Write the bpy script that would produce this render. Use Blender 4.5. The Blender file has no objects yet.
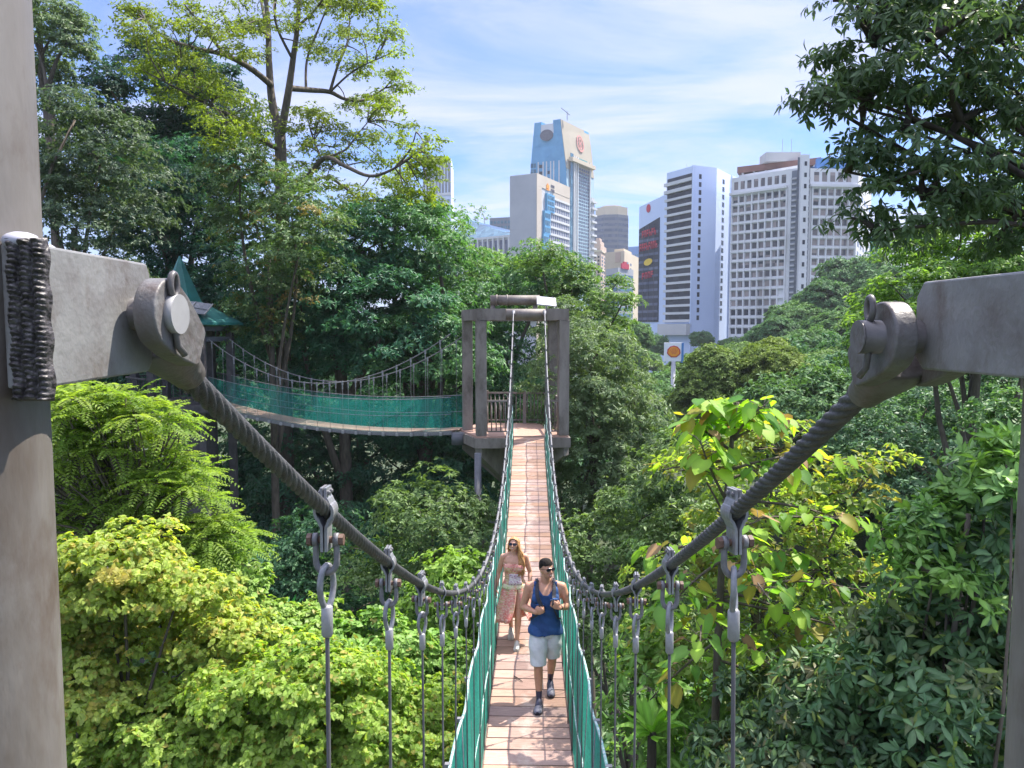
import bpy, bmesh, math, random
import numpy as np
from mathutils import Vector, Matrix
R = math.radians
random.seed(7)
scene = bpy.context.scene
col = scene.collection

# ------------------------------------------------------------------ camera
F = 740.0
YAW = math.atan(17 / F)
PITCH = math.atan(54 / F)
cam_d = bpy.data.cameras.new('camera')
cam_d.sensor_width = 36.0
cam_d.lens = 36.0 * F / 1024
cam_d.clip_start = 0.02
cam_d.clip_end = 9000
cam = bpy.data.objects.new('camera', cam_d)
col.objects.link(cam)
cam.rotation_mode = 'XYZ'
cam.rotation_euler = (math.pi / 2 - PITCH, 0, YAW)
scene.camera = cam
CM = cam.rotation_euler.to_matrix()


def at(px, py, Y):
    """world point seen at pixel (px, py) of the photograph, Y metres ahead"""
    d = CM @ Vector(((px - 512) / F, -(py - 384) / F, -1))
    return d * (Y / d.y)


# ------------------------------------------------------------------ tagging
def tag(o, label=None, cat=None, group=None, kind=None):
    if label: o['label'] = label
    if cat: o['category'] = cat
    if group: o['group'] = group
    if kind: o['kind'] = kind
    return o


def empty(name, loc=(0, 0, 0), label=None, cat=None, group=None, rz=0):
    o = bpy.data.objects.new(name, None)
    o.location = loc
    o.rotation_euler = (0, 0, rz)
    o.empty_display_size = .1
    col.objects.link(o)
    return tag(o, label, cat, group)


def kids(o):
    return [c for c in bpy.data.objects if c.parent is o]


KIDS = {}


def setp(o, parent):
    o.parent = parent
    KIDS.setdefault(parent.name, []).append(o)


def copy_tree(o, parent=None):
    c = o.copy()
    col.objects.link(c)
    if parent is not None:
        setp(c, parent)
    for ch in list(KIDS.get(o.name, [])):
        copy_tree(ch, c)
    return c


# ------------------------------------------------------------------ mesh builder
class MB:
    def __init__(s):
        s.v = []; s.f = []; s.sm = []

    def add(s, vs, fs, smooth=False):
        b = len(s.v)
        s.v += [tuple(p) for p in vs]
        for f in fs:
            s.f.append(tuple(i + b for i in f)); s.sm.append(smooth)
        return s

    def box(s, c, size, rot=None, bevel=0.0):
        hx, hy, hz = size[0] / 2, size[1] / 2, size[2] / 2
        c = Vector(c)
        if bevel > 0:
            b = min(bevel, hx * .9, hy * .9, hz * .9)
            bm = bmesh.new()
            bmesh.ops.create_cube(bm, size=1)
            for v in bm.verts:
                v.co = Vector((v.co.x * 2 * hx, v.co.y * 2 * hy, v.co.z * 2 * hz))
            bmesh.ops.bevel(bm, geom=bm.edges[:] , offset=b, segments=2, affect='EDGES', profile=.6)
            vs = [(rot @ v.co if rot else v.co.copy()) + c for v in bm.verts]
            bm.verts.index_update()
            fs = [[v.index for v in f.verts] for f in bm.faces]
            bm.free()
            return s.add(vs, fs)
        vs = []
        for dx in (-1, 1):
            for dy in (-1, 1):
                for dz in (-1, 1):
                    p = Vector((dx * hx, dy * hy, dz * hz))
                    vs.append((rot @ p if rot else p) + c)
        return s.add(vs, [(0, 1, 3, 2), (4, 6, 7, 5), (0, 4, 5, 1), (2, 3, 7, 6), (0, 2, 6, 4), (1, 5, 7, 3)])

    def beam(s, p, q, w, h, up=(0, 0, 1), ext=0.0):
        p = Vector(p); q = Vector(q)
        d = (q - p); L = d.length; d.normalize()
        u = Vector(up)
        x = d.cross(u)
        if x.length < 1e-4: x = d.cross(Vector((0, 1, 0)))
        x.normalize(); z = x.cross(d).normalized()
        rot = Matrix((x, d, z)).transposed()
        return s.box((p + q) / 2, (w, L + 2 * ext, h), rot)

    def tube(s, pts, r, n=10, caps=True, smooth=True, prof=None):
        pts = [Vector(p) for p in pts]
        m = len(pts)
        rs = r if isinstance(r, (list, tuple)) else [r] * m
        b = len(s.v)
        ref = None
        for i, p in enumerate(pts):
            t = (pts[min(i + 1, m - 1)] - pts[max(i - 1, 0)])
            if t.length < 1e-9: t = Vector((0, 0, 1))
            t.normalize()
            if ref is None:
                a = Vector((0, 0, 1)) if abs(t.z) < .9 else Vector((1, 0, 0))
                ref = (a - t * a.dot(t)).normalized()
            else:
                ref = ref - t * ref.dot(t)
                ref.normalize()
            bi = t.cross(ref)
            for k in range(n):
                a = 2 * math.pi * k / n
                rr = rs[i] if prof is None else rs[i] * prof(a, i)
                s.v.append(tuple(p + (ref * math.cos(a) + bi * math.sin(a)) * rr))
        for i in range(m - 1):
            for k in range(n):
                k2 = (k + 1) % n
                s.f.append((b + i * n + k, b + i * n + k2, b + (i + 1) * n + k2, b + (i + 1) * n + k)); s.sm.append(smooth)
        if caps:
            s.f.append(tuple(b + k for k in range(n))[::-1]); s.sm.append(False)
            s.f.append(tuple(b + (m - 1) * n + k for k in range(n))); s.sm.append(False)
        return s

    def prism(s, poly, lift, smooth=False):
        """poly: list of 3D points of a flat outline; lift: vector of extrusion"""
        n = len(poly); lift = Vector(lift)
        a = [Vector(p) for p in poly]
        vs = a + [p + lift for p in a]
        fs = [tuple(range(n))[::-1], tuple(range(n, 2 * n))]
        b = len(s.v)
        s.v += [tuple(p) for p in vs]
        for f in fs:
            s.f.append(tuple(i + b for i in f)); s.sm.append(False)
        for k in range(n):
            k2 = (k + 1) % n
            s.f.append((b + k, b + k2, b + n + k2, b + n + k)); s.sm.append(smooth)
        return s

    def loft(s, rings, smooth=True, caps=True):
        n = len(rings[0]); b = len(s.v)
        for r_ in rings:
            s.v += [tuple(p) for p in r_]
        for i in range(len(rings) - 1):
            for k in range(n):
                k2 = (k + 1) % n
                s.f.append((b + i * n + k, b + i * n + k2, b + (i + 1) * n + k2, b + (i + 1) * n + k)); s.sm.append(smooth)
        if caps:
            s.f.append(tuple(b + k for k in range(n))[::-1]); s.sm.append(False)
            e = b + (len(rings) - 1) * n
            s.f.append(tuple(e + k for k in range(n))); s.sm.append(False)
        return s

    def ball(s, c, r, nu=12, nv=8, rot=None):
        rx, ry, rz = r if isinstance(r, (tuple, list)) else (r, r, r)
        c = Vector(c)
        rings = []
        for j in range(1, nv):
            ph = math.pi * j / nv
            ring = []
            for i in range(nu):
                th = 2 * math.pi * i / nu
                p = Vector((rx * math.sin(ph) * math.cos(th), ry * math.sin(ph) * math.sin(th), -rz * math.cos(ph)))
                ring.append((rot @ p if rot else p) + c)
            rings.append(ring)
        return s.loft(rings)

    def mesh(s, name):
        me = bpy.data.meshes.new(name)
        me.from_pydata(s.v, [], s.f)
        me.polygons.foreach_set('use_smooth', s.sm)
        bm = bmesh.new(); bm.from_mesh(me)
        bmesh.ops.recalc_face_normals(bm, faces=bm.faces)
        bm.to_mesh(me); bm.free()
        return me

    def build(s, name, mat, parent=None, loc=None):
        me = s.mesh(name)
        me.materials.append(mat)
        o = bpy.data.objects.new(name, me)
        col.objects.link(o)
        if parent is not None: setp(o, parent)
        if loc is not None: o.location = loc
        return o


# ------------------------------------------------------------------ materials
def new_mat(name):
    m = bpy.data.materials.new(name)
    m.use_nodes = True
    nt = m.node_tree
    b = nt.nodes['Principled BSDF']
    return m, nt, b


def nd(nt, t, **kw):
    n = nt.nodes.new(t)
    for k, v in kw.items():
        if k.startswith('i_'):
            n.inputs[k[2:].replace('_', ' ')].default_value = v
        else:
            setattr(n, k, v)
    return n


def ramp(nt, fac, stops):
    r_ = nt.nodes.new('ShaderNodeValToRGB')
    while len(r_.color_ramp.elements) < len(stops):
        r_.color_ramp.elements.new(.5)
    for e, (p, c) in zip(r_.color_ramp.elements, stops):
        e.position = p; e.color = (*c, 1)
    nt.links.new(fac, r_.inputs[0])
    return r_.outputs[0]


def rough_mat(name, stops, scale=6, detail=6, rough=.6, metal=0.0, bump=0.0, bscale=40, spec=.5, stretch=None, rrange=0.0, coord='Object', grime=None):
    """noise-mottled surface with optional bump"""
    m, nt, b = new_mat(name)
    tc = nd(nt, 'ShaderNodeTexCoord')
    src = tc.outputs[coord]
    if stretch:
        mp = nd(nt, 'ShaderNodeMapping')
        mp.inputs['Scale'].default_value = stretch
        nt.links.new(src, mp.inputs[0]); src = mp.outputs[0]
    n = nd(nt, 'ShaderNodeTexNoise')
    n.inputs['Scale'].default_value = scale; n.inputs['Detail'].default_value = detail
    n.inputs['Roughness'].default_value = .65
    nt.links.new(src, n.inputs['Vector'])
    c = ramp(nt, n.outputs['Fac'], stops)
    if grime:
        ng = nd(nt, 'ShaderNodeTexNoise'); ng.inputs['Scale'].default_value = grime[1]; ng.inputs['Detail'].default_value = 8; ng.inputs['Roughness'].default_value = .72
        mg = nd(nt, 'ShaderNodeMapping'); mg.inputs['Location'].default_value = (3.1, 7.7, 1.3); mg.inputs['Scale'].default_value = (1, 1, .55)
        nt.links.new(tc.outputs[coord], mg.inputs[0]); nt.links.new(mg.outputs[0], ng.inputs['Vector'])
        gf = ramp(nt, ng.outputs['Fac'], [(.50, (0, 0, 0)), (.66, (grime[2],) * 3)])
        mxg = nd(nt, 'ShaderNodeMixRGB'); mxg.inputs[2].default_value = (*grime[0], 1)
        nt.links.new(gf, mxg.inputs[0]); nt.links.new(c, mxg.inputs[1]); c = mxg.outputs[0]
    nt.links.new(c, b.inputs['Base Color'])
    b.inputs['Roughness'].default_value = rough
    b.inputs['Metallic'].default_value = metal
    b.inputs['Specular IOR Level'].default_value = spec
    if rrange:
        mr = nd(nt, 'ShaderNodeMapRange')
        mr.inputs['To Min'].default_value = rough - rrange; mr.inputs['To Max'].default_value = rough + rrange
        nt.links.new(n.outputs['Fac'], mr.inputs['Value']); nt.links.new(mr.outputs[0], b.inputs['Roughness'])
    if bump:
        n2 = nd(nt, 'ShaderNodeTexNoise')
        n2.inputs['Scale'].default_value = bscale; n2.inputs['Detail'].default_value = 4
        nt.links.new(src, n2.inputs['Vector'])
        bp = nd(nt, 'ShaderNodeBump')
        bp.inputs['Strength'].default_value = bump; bp.inputs['Distance'].default_value = .01
        nt.links.new(n2.outputs['Fac'], bp.inputs['Height']); nt.links.new(bp.outputs[0], b.inputs['Normal'])
    return m


def leaf_mat(name, rough=.5, trans=.38, spec=.35, tcol=(1.25, 1.3, .55)):
    m, nt, b = new_mat(name)
    at_ = nd(nt, 'ShaderNodeAttribute', attribute_name='tint')
    b.inputs['Roughness'].default_value = rough
    b.inputs['Specular IOR Level'].default_value = spec
    nt.links.new(at_.outputs['Color'], b.inputs['Base Color'])
    mul = nd(nt, 'ShaderNodeMixRGB', blend_type='MULTIPLY')
    mul.inputs[0].default_value = 1
    mul.inputs[2].default_value = (*tcol, 1)
    nt.links.new(at_.outputs['Color'], mul.inputs[1])
    tr = nd(nt, 'ShaderNodeBsdfTranslucent')
    nt.links.new(mul.outputs[0], tr.inputs[0])
    mx = nd(nt, 'ShaderNodeMixShader'); mx.inputs[0].default_value = trans
    nt.links.new(b.outputs[0], mx.inputs[1]); nt.links.new(tr.outputs[0], mx.inputs[2])
    nt.links.new(mx.outputs[0], nt.nodes['Material Output'].inputs['Surface'])
    return m


M = {}
M['leaf'] = leaf_mat('leaf')
M['leaf_thin'] = leaf_mat('thin_leaf', .5, .55, .25, (1.5, 1.5, .5))
M['leaf_gloss'] = leaf_mat('glossy_leaf', .46, .3, .4)
M['leaf_far'] = leaf_mat('far_leaf', .6, .3, .2)
M['bark'] = rough_mat('bark', [(.3, (.05, .04, .03)), (.7, (.14, .115, .09))], 9, rough=.85, bump=.6, bscale=25, stretch=(1, 1, .25))
M['bark_dark'] = rough_mat('dark_bark', [(.3, (.025, .02, .016)), (.7, (.07, .055, .045))], 9, rough=.9, bump=.5, bscale=25, stretch=(1, 1, .25))
M['steel_l'] = rough_mat('galvanised_paint', [(.3, (.30, .30, .31)), (.5, (.37, .37, .37)), (.72, (.44, .43, .42))], 14, rough=.5, bump=.25, bscale=60, rrange=.12)
M['pole'] = rough_mat('pole_paint', [(.30, (.11, .088, .072)), (.45, (.17, .155, .142)), (.62, (.215, .20, .19)), (.75, (.25, .24, .23))], 6, grime=((.085, .060, .045), 9, .92), rough=.5, bump=.22, bscale=35, rrange=.15, stretch=(1, 1, .35))
M['plate'] = rough_mat('plate_paint', [(.28, (.15, .135, .13)), (.5, (.225, .225, .225)), (.7, (.27, .27, .265))], 9, grime=((.095, .07, .055), 16, .85), rough=.45, bump=.12, bscale=120, rrange=.1)
M['weld'] = rough_mat('weld', [(.35, (.02, .016, .016)), (.58, (.09, .08, .08)), (.75, (.26, .24, .235))], 120, rough=.4, bump=.5, bscale=110)
M['socket'] = rough_mat('socket_paint', [(.25, (.08, .055, .045)), (.45, (.17, .16, .158)), (.75, (.245, .245, .245))], 11, grime=((.075, .042, .03), 22, .8), rough=.48, bump=.25, bscale=70, rrange=.12)
M['pin'] = rough_mat('pin_steel', [(.3, (.06, .055, .055)), (.7, (.16, .15, .15))], 20, rough=.4, bump=.1)
M['pin_face'] = rough_mat('pin_face', [(.3, (.27, .27, .28)), (.7, (.36, .36, .37))], 15, rough=.5)
M['rope_d'] = rough_mat('hanger_rope', [(.3, (.05, .05, .052)), (.7, (.11, .11, .112))], 40, rough=.6, metal=.1)
M['rope_l'] = rough_mat('sunlit_tone_rope', [(.3, (.11, .11, .115)), (.7, (.22, .22, .23))], 30, rough=.55)  # far half of the cable; sunlight put into its lighter grey
M['rope'] = rough_mat('wire_rope', [(.3, (.05, .05, .055)), (.6, (.11, .11, .115)), (.8, (.16, .16, .165))], 25, rough=.55, metal=.2, bump=.3, bscale=300)
M['rust'] = rough_mat('rusty_bolt', [(.3, (.09, .05, .035)), (.6, (.17, .10, .07)), (.8, (.28, .25, .23))], 60, rough=.65)
M['galv'] = rough_mat('galvanised', [(.3, (.19, .20, .22)), (.55, (.29, .30, .32)), (.75, (.38, .39, .41))], 25, grime=((.16, .10, .07), 30, .6), rough=.42, metal=.3, bump=.1, bscale=90)
M['galv_d'] = rough_mat('weathered_galvanised', [(.3, (.13, .13, .14)), (.55, (.21, .21, .22)), (.75, (.28, .28, .29))], 30, rough=.5, metal=.2, bump=.15, bscale=90)
M['ferrule'] = rough_mat('aluminium_ferrule', [(.3, (.28, .28, .29)), (.7, (.40, .40, .41))], 30, rough=.45, metal=.3)
M['tower'] = rough_mat('tower_paint', [(.3, (.14, .118, .10)), (.55, (.20, .175, .155)), (.8, (.25, .225, .20))], 3, grime=((.075, .062, .05), 2.2, .7), rough=.65, bump=.15, stretch=(1, 1, .3))
M['tower_d'] = rough_mat('tower_edge', [(.3, (.07, .075, .09)), (.7, (.13, .135, .15))], 3, rough=.6)
M['deckside'] = rough_mat('dark_timber', [(.3, (.08, .06, .05)), (.7, (.17, .13, .11))], 8, rough=.8)
M['white'] = rough_mat('white_sheet', [(.3, (.62, .62, .66)), (.7, (.74, .74, .78))], 3, rough=.4)
M['lilac'] = rough_mat('pale_panel', [(.3, (.36, .36, .42)), (.7, (.44, .44, .50))], 3, rough=.5)
M['hutroof'] = rough_mat('teal_roof', [(.3, (.018, .13, .12)), (.7, (.035, .20, .18))], 2, rough=.5)
M['hutwood'] = rough_mat('hut_timber', [(.3, (.05, .045, .05)), (.7, (.12, .11, .11))], 3, rough=.75)
M['solar'] = rough_mat('solar_cells', [(.4, (.03, .04, .06)), (.6, (.07, .09, .12))], 8, rough=.2)
# ================================================================== near poles and lugs
HX = .455                 # half distance between the main cables
Y0, Z0, Y1, Z1 = .84, .012, 21.6, .52
SAG = 2.99


def cable_z(y):
    t = (y - Y0) / (Y1 - Y0)
    return Z0 + (Z1 - Z0) * t - 4 * SAG * t * (1 - t)


def deck_z(y):
    t = (y - .5) / 21.5
    return -3.6 + .4 * t - 4 * 1.05 * t * (1 - t)


def net_h(y):
    t = max(0, min(1, (18 - y) / 13)); t = t * t * (3 - 2 * t)
    return 1.0 + .40 * t


def steel_pole(s, word):
    e = empty('steel_pole', (s * .553, .685, -3.6), 'thick grey steel pole with a welded lug plate at the %s edge of the view' % word, 'pole', 'near anchor poles')
    L = lambda x, y, z: Vector((s * x, y, z)) - Vector(e.location)
    mb = MB()
    n = 48
    mb.tube([L(.553, .685, z) for z in (-3.6, -2, -1, -.5, 0, .5, 1.2)], .085, n)
    mb.build('pole', M['pole'], e)
    pb = MB()
    for zz in (1.2,):
        pb.tube([L(.553, .685, zz), L(.553, .685, zz + .02)], .105, n)
    pb.build('cap_plate', M['pole'], e)
    # lug plate: runs from the pole forward, chamfered nose
    p = MB()
    a = Vector((.440, .655 if s < 0 else .60, 0)); b = Vector((.451, .878, 0))
    d = (b - a).normalized(); nrm = Vector((d.y, -d.x, 0))  # to outside
    if nrm.x < 0: nrm = -nrm
    Lp = (b - a).length
    out = [(0, -.053), (Lp - .012, -.049), (Lp, -.038), (Lp, .066), (Lp - .008, .078), (0, .077)] if s < 0 else [(0, -.043), (Lp - .02, -.045), (Lp, -.03), (Lp, .038), (Lp - .016, .055), (0, .052)]
    bm = bmesh.new()
    poly = []
    for (u, z) in out:
        w = a + d * u
        poly.append(L(w.x, w.y, z))
    lift = Vector((s * nrm.x, nrm.y, 0)) * .030
    p.prism(poly, lift)
    po = p.build('lug_plate', M['plate'], e)
    bv = po.modifiers.new('bev', 'BEVEL'); bv.width = .0025; bv.segments = 2; bv.limit_method = 'ANGLE'
    # weld: three runs of rippled bead laid side by side up the pole end of the plate
    w = MB()
    rr = random.Random(5 + s)
    z0w, z1w = (-.064, .082) if s < 0 else (-.05, .056)
    NU, NV = 30, 210
    jit = [[rr.uniform(-.4, .4) for _ in range(64)] for _ in range(3)]
    amp = [[rr.uniform(.5, 1.3) for _ in range(64)] for _ in range(3)]
    grid = []
    for iv in range(NV + 1):
        v = z0w + (z1w - z0w) * iv / NV
        row = []
        for iu in range(NU + 1):
            u = iu / NU
            cidx = min(2, int(u * 3)); uu = (u * 3 - cidx) * 2 - 1
            wob = .12 * math.sin(v * 260 + cidx * 2)
            uu = max(-1, min(1, uu + wob * (1 - abs(uu))))
            ph = v * 205 + .55 * uu * uu + cidx * .4 + .25 * math.sin(v * 90 + cidx)
            k = int(math.floor(ph)) % 64
            fr = ph - math.floor(ph)
            fr = max(0, min(1, fr + jit[cidx][k] * fr * (1 - fr)))
            bead = math.sqrt(max(0, 1 - uu * uu * .92))
            rip = (fr ** .6) * (1 - fr ** 9)
            h = .0035 + .0060 * bead + .0052 * bead * rip * amp[cidx][k] + rr.uniform(-.0004, .0004)
            lat = nrm * (-.0125 + .034 * u + .0012 * math.sin(v * 170))
            edge = min(1, min(iv, NV - iv) / 3) * min(1, min(iu, NU - iu) / 1.5)
            q = a + lat - d * (h * edge)
            row.append(L(q.x, q.y + .0012, v))
        grid.append(row)
    b0 = len(w.v)
    for row in grid: w.v += [tuple(p) for p in row]
    for iv in range(NV):
        for iu in range(NU):
            k = b0 + iv * (NU + 1) + iu
            w.f.append((k, k + 1, k + NU + 2, k + NU + 1)); w.sm.append(True)
    q = a + nrm * .0135
    w.box(L(q.x, q.y + .0105, (z0w + z1w) / 2), (.026, .018, z1w - z0w - .004))
    w.build('weld_bead', M['weld'], po)
    w2 = MB()
    q = a + nrm * .016 - d * .002
    w2.ball(L(q.x, q.y + .010, .079), (.015, .018, .009), 14, 8)
    w2.ball(L(q.x - .004, q.y + .028, .076), (.010, .02, .005), 12, 8)
    w2.build('painted_gusset', M['lilac'], po)
    return e


steel_pole(-1, 'left')
steel_pole(1, 'right')


# ================================================================== main cables
def rope_prof(lay, pts):
    acc = [0]
    for i in range(1, len(pts)):
        acc.append(acc[-1] + (Vector(pts[i]) - Vector(pts[i - 1])).length)

    def f(a, i):
        x = 3 * (a - 2 * math.pi * acc[i] / lay)
        return .70 + .33 * abs(math.cos(x)) ** .6
    return f


def main_cable(s, word):
    e = empty('suspension_cable', (s * HX, Y0, Z0), '%s main steel wire cable sagging from the near pole to the far tower' % word, 'cable', 'main bridge cables')
    O = Vector(e.location)
    # stranded rope, fine near the camera
    ys = []
    y = Y0 + .17
    y -= .036 if s < 0 else .014
    while y < 7:
        ys.append(y); y += .0045 if y < 3.5 else .02
    near = [Vector((s * HX, yy, cable_z(yy))) - O for yy in ys]
    while y < Y1:
        ys.append(y); y += .06
    far = [Vector((s * HX, yy, cable_z(yy))) - O for yy in ys if yy > 6.8]
    pts = near
    mb = MB(); mb.tube(pts, .0158, 48, prof=rope_prof(.185, pts))
    mb.build('wire_rope', M['rope'], e)
    mb = MB(); mb.tube(far, .0162, 18, prof=rope_prof(.15, far)); mb.build('sunlit_tone_rope', M['rope_l'], e)
    # open spelter socket
    t = Vector((0, 1, (cable_z(Y0 + .12) - cable_z(Y0)) / .12)).normalized()
    pin = Vector((0, -.004 if s < 0 else .028, .006 if s < 0 else -.020))
    z = Vector((1, 0, 0)).cross(t); z = z if z.z > 0 else -z
    sk = MB()
    # basket: cone that grips the rope
    ring = []
    N = 28
    prof = [(.068, .028, .050), (.08, .032, .053), (.098, .033, .049), (.12, .031, .040), (.15, .0265, .030), (.18, .0235, .025), (.187, .021, .022), (.188, .018, .018)]
    rings = []
    for (u, ra, rb) in prof:
        c = pin + t * u
        rings.append([c + z * (ra * math.cos(2 * math.pi * k / N)) + Vector((1, 0, 0)) * (rb * math.sin(2 * math.pi * k / N)) for k in range(N)])
    sk.loft(rings)
    # two ears
    for sx in (-1, 1):
        oc = Vector((sx * .0415, 0, 0))
        outl = []
        for k in range(25):
            a = math.pi / 2 + math.pi * k / 24
            outl.append((math.cos(a) * .045, math.sin(a) * .045))
        outl += [(.03, -.043), (.06, -.037), (.088, -.030), (.096, -.024), (.096, .024), (.088, .030), (.06, .037), (.03, .043)]
        poly = [pin + oc + t * u + z * v - Vector((.014, 0, 0)) for (u, v) in outl]
        sk.prism(poly, Vector((.028, 0, 0)), True)
        # spacer boss
        sk.tube([pin + Vector((sx * .0135, 0, 0)), pin + Vector((sx * .034, 0, 0))], .021, 24)
    so = sk.build('cable_socket', M['socket'], e)
    so.matrix_basis = Matrix.Translation(pin) @ Matrix.Scale(.9, 4) @ Matrix.Translation(-pin)
    bv = so.modifiers.new('bev', 'BEVEL'); bv.width = .0105; bv.segments = 4; bv.limit_method = 'ANGLE'; bv.angle_limit = R(50)
    pn = MB()
    hd = .082 if s > 0 else .064
    pn.tube([pin + Vector((-hd if s > 0 else -.07, 0, 0)), pin + Vector((.07 if s > 0 else hd, 0, 0))], .0215, 32)
    po = pn.build('pin', M['pin'] , so)
    pf = MB()
    sgn = -s
    pf.tube([pin + Vector((sgn * (hd - .011 if s < 0 else hd - .001), 0, 0)), pin + Vector((sgn * (hd + .0015), 0, 0))], .025 if s < 0 else .0215, 32)
    pf.build('pin_face', M['pin_face'] if s < 0 else M['socket'], so)
    # cotter pin: loop above, bent leg below
    cp = MB()
    px = sgn * (.060 if s < 0 else .070)
    loop = []
    for k in range(17):
        a = -math.pi / 2 + 2 * math.pi * (k + .5) / 17
        loop.append(pin + Vector((px, -.004 + .0085 * math.cos(a) * 1.0, .036 + .0145 * math.sin(a))))
    cp.tube(loop, .0042, 8)
    cp.tube([pin + Vector((px, -.004, .024)), pin + Vector((px, -.003, -.022)), pin + Vector((px, .002, -.04)), pin + Vector((px + sgn * .004, .012, -.052))], .0045, 8)
    cp.build('cotter_pin', M['pin'], so)
    return e


main_cable(-1, 'left')
main_cable(1, 'right')


# ================================================================== hangers
def make_hanger():
    """built round the cable axis at the origin; suspender rope has unit length"""
    e = empty('bridge_hanger')
    HW = .026      # half length along cable
    T = .0075
    # one clamp half as an outline in x-z, thickened
    mid = [(.0016, .058), (.0016, .034), (.006, .0275)]
    for k in range(9):
        a = R(55 - k * 110 / 8)
        mid.append((.0195 * math.cos(a), .0195 * math.sin(a) + 0))
    mid += [(.006, -.0275), (.002, -.035), (.002, -.094)]
    for sx in (-1, 1):
        mb = MB()
        outer = []
        for i, (x, z) in enumerate(mid):
            x0, z0 = mid[max(i - 1, 0)]; x1, z1 = mid[min(i + 1, len(mid) - 1)]
            dx, dz = x1 - x0, z1 - z0
            l = math.hypot(dx, dz)
            nx, nz = -dz / l, dx / l
            if nx < 0: nx, nz = -nx, -nz
            outer.append((x + nx * T, z + nz * T))
        strip = mid + outer[::-1]
        rings = []
        n = len(mid)
        bm_v = []
        for yy in (-HW, HW):
            ring = [Vector((sx * x, yy + .5 * z * -0.0, z)) for (x, z) in strip]
            rings.append(ring)
        b = len(mb.v)
        mb.v += [tuple(p) for r_ in rings for p in r_]
        m = len(strip)
        for k in range(m):
            k2 = (k + 1) % m
            mb.f.append((b + k, b + k2, b + m + k2, b + m + k)); mb.sm.append(False)
        for off in (0, m):
            for i in range(n - 1):
                mb.f.append((b + off + i, b + off + i + 1, b + off + m - 2 - i, b + off + m - 1 - i)); mb.sm.append(False)
        mb.build('clamp', M['galv'], e)
    # top bolts with nuts
    for yy in (-.014, .014):
        bo = MB()
        bo.tube([(-.016, yy, .046), (.016, yy, .046)], .0036, 8)
        for sx in (-1, 1):
            bo.tube([(sx * .0092, yy, .046), (sx * .0135, yy, .046)], .0066, 6, smooth=False)
        bo.build('bolt', M['galv_d'], e)
    # lower pin of the shackle with rusty nut
    pb = MB()
    pb.tube([(-.048, 0, -.070), (.046, 0, -.070)], .0085, 10)
    pb.tube([(.034, 0, -.070), (.047, 0, -.070)], .0145, 6, smooth=False)
    pb.tube([(-.050, 0, -.070), (-.038, 0, -.070)], .0155, 6, smooth=False)
    pb.build('shackle_pin', M['rust'], e)
    sh = MB()
    pts = [(-.027, 0, -.062), (-.027, 0, -.09), (-.028, 0, -.115)]
    for k in range(1, 12):
        a = math.pi + math.pi * k / 12
        pts.append((.028 * math.cos(a), 0, -.120 + .030 * math.sin(a)))
    pts += [(.028, 0, -.115), (.027, 0, -.09), (.027, 0, -.062)]
    sh.tube(pts, .0085, 10)
    for sx in (-1, 1):
        sh.tube([(sx * .0205, 0, -.070), (sx * .034, 0, -.070)], .0165, 12)
    sh.build('shackle', M['galv_d'], e)
    # rope eye round a thimble, seen turned a quarter
    lp = MB()
    pts = []
    for k in range(21):
        a = 2 * math.pi * k / 20
        u = math.sin(a); w = math.cos(a)
        wid = .024 * (1 - .55 * max(0, -w))
        pts.append((.012 * u, wid * u, -.185 + .052 * w))
    pts[0] = pts[0]
    lp.tube([pts[(k + 10) % 20] for k in range(21)], .0085, 8, caps=False)
    lp.build('thimble_eye', M['galv'], e)
    fe = MB()
    fe.tube([(0, 0, -.228), (0, 0, -.234), (0, 0, -.30), (0, 0, -.306)], [.010, .0155, .0155, .011], 14)
    fe.build('ferrule', M['ferrule'], e)
    ro = MB()
    ro.tube([(0, 0, 0), (0, 0, -1)], .0060, 8)
    r_ = ro.build('suspender_rope', M['rope_d'], e)
    r_.location = (0, 0, -.30)
    return e


HSP = .72
HY = [1.625 + HSP * k for k in range(28) if 1.645 + HSP * k < 21.3]
ORD = ['nearest', 'second', 'third', 'fourth', 'fifth', 'sixth', 'seventh', 'eighth', 'ninth', 'tenth', 'eleventh', 'twelfth',
       'thirteenth', 'fourteenth', 'fifteenth', 'sixteenth', 'seventeenth', 'eighteenth', 'nineteenth', 'twentieth', 'twenty-first',
       'twenty-second', 'twenty-third', 'twenty-fourth', 'twenty-fifth', 'twenty-sixth', 'twenty-seventh', 'twenty-eighth']
proto = make_hanger()
first = True
rr = random.Random(3)
for s, word in ((-1, 'left'), (1, 'right')):
    for k, y in enumerate(HY):
        o = proto if first else copy_tree(proto)
        first = False
        z = cable_z(y)
        o.location = (s * HX, y, z); o.scale = (.85, .85, .94)
        o.rotation_euler = (rr.uniform(-.05, .05) - .0, 0, (math.pi if s > 0 else 0) + rr.uniform(-.2, .2))
        tag(o, 'grey clamp, shackle and rope hanger on the %s cable, %s hanger from the near pole' % (word, ORD[k] if k else 'first'), 'hanger', 'rope hangers on the %s cable' % word)
        zb = deck_z(y) - .07
        for ch in KIDS[o.name]:
            if ch.name.startswith('suspender'):
                ch.scale = (1, 1, max(.25, z - .28 - zb) / .94)

# ================================================================== walkway deck
DW = .455
wk = empty('walkway_deck', (0, .5, -3.6), 'narrow plank walkway of the hanging bridge in weathered pinkish brown boards', 'bridge deck')
OW = Vector(wk.location)


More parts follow.
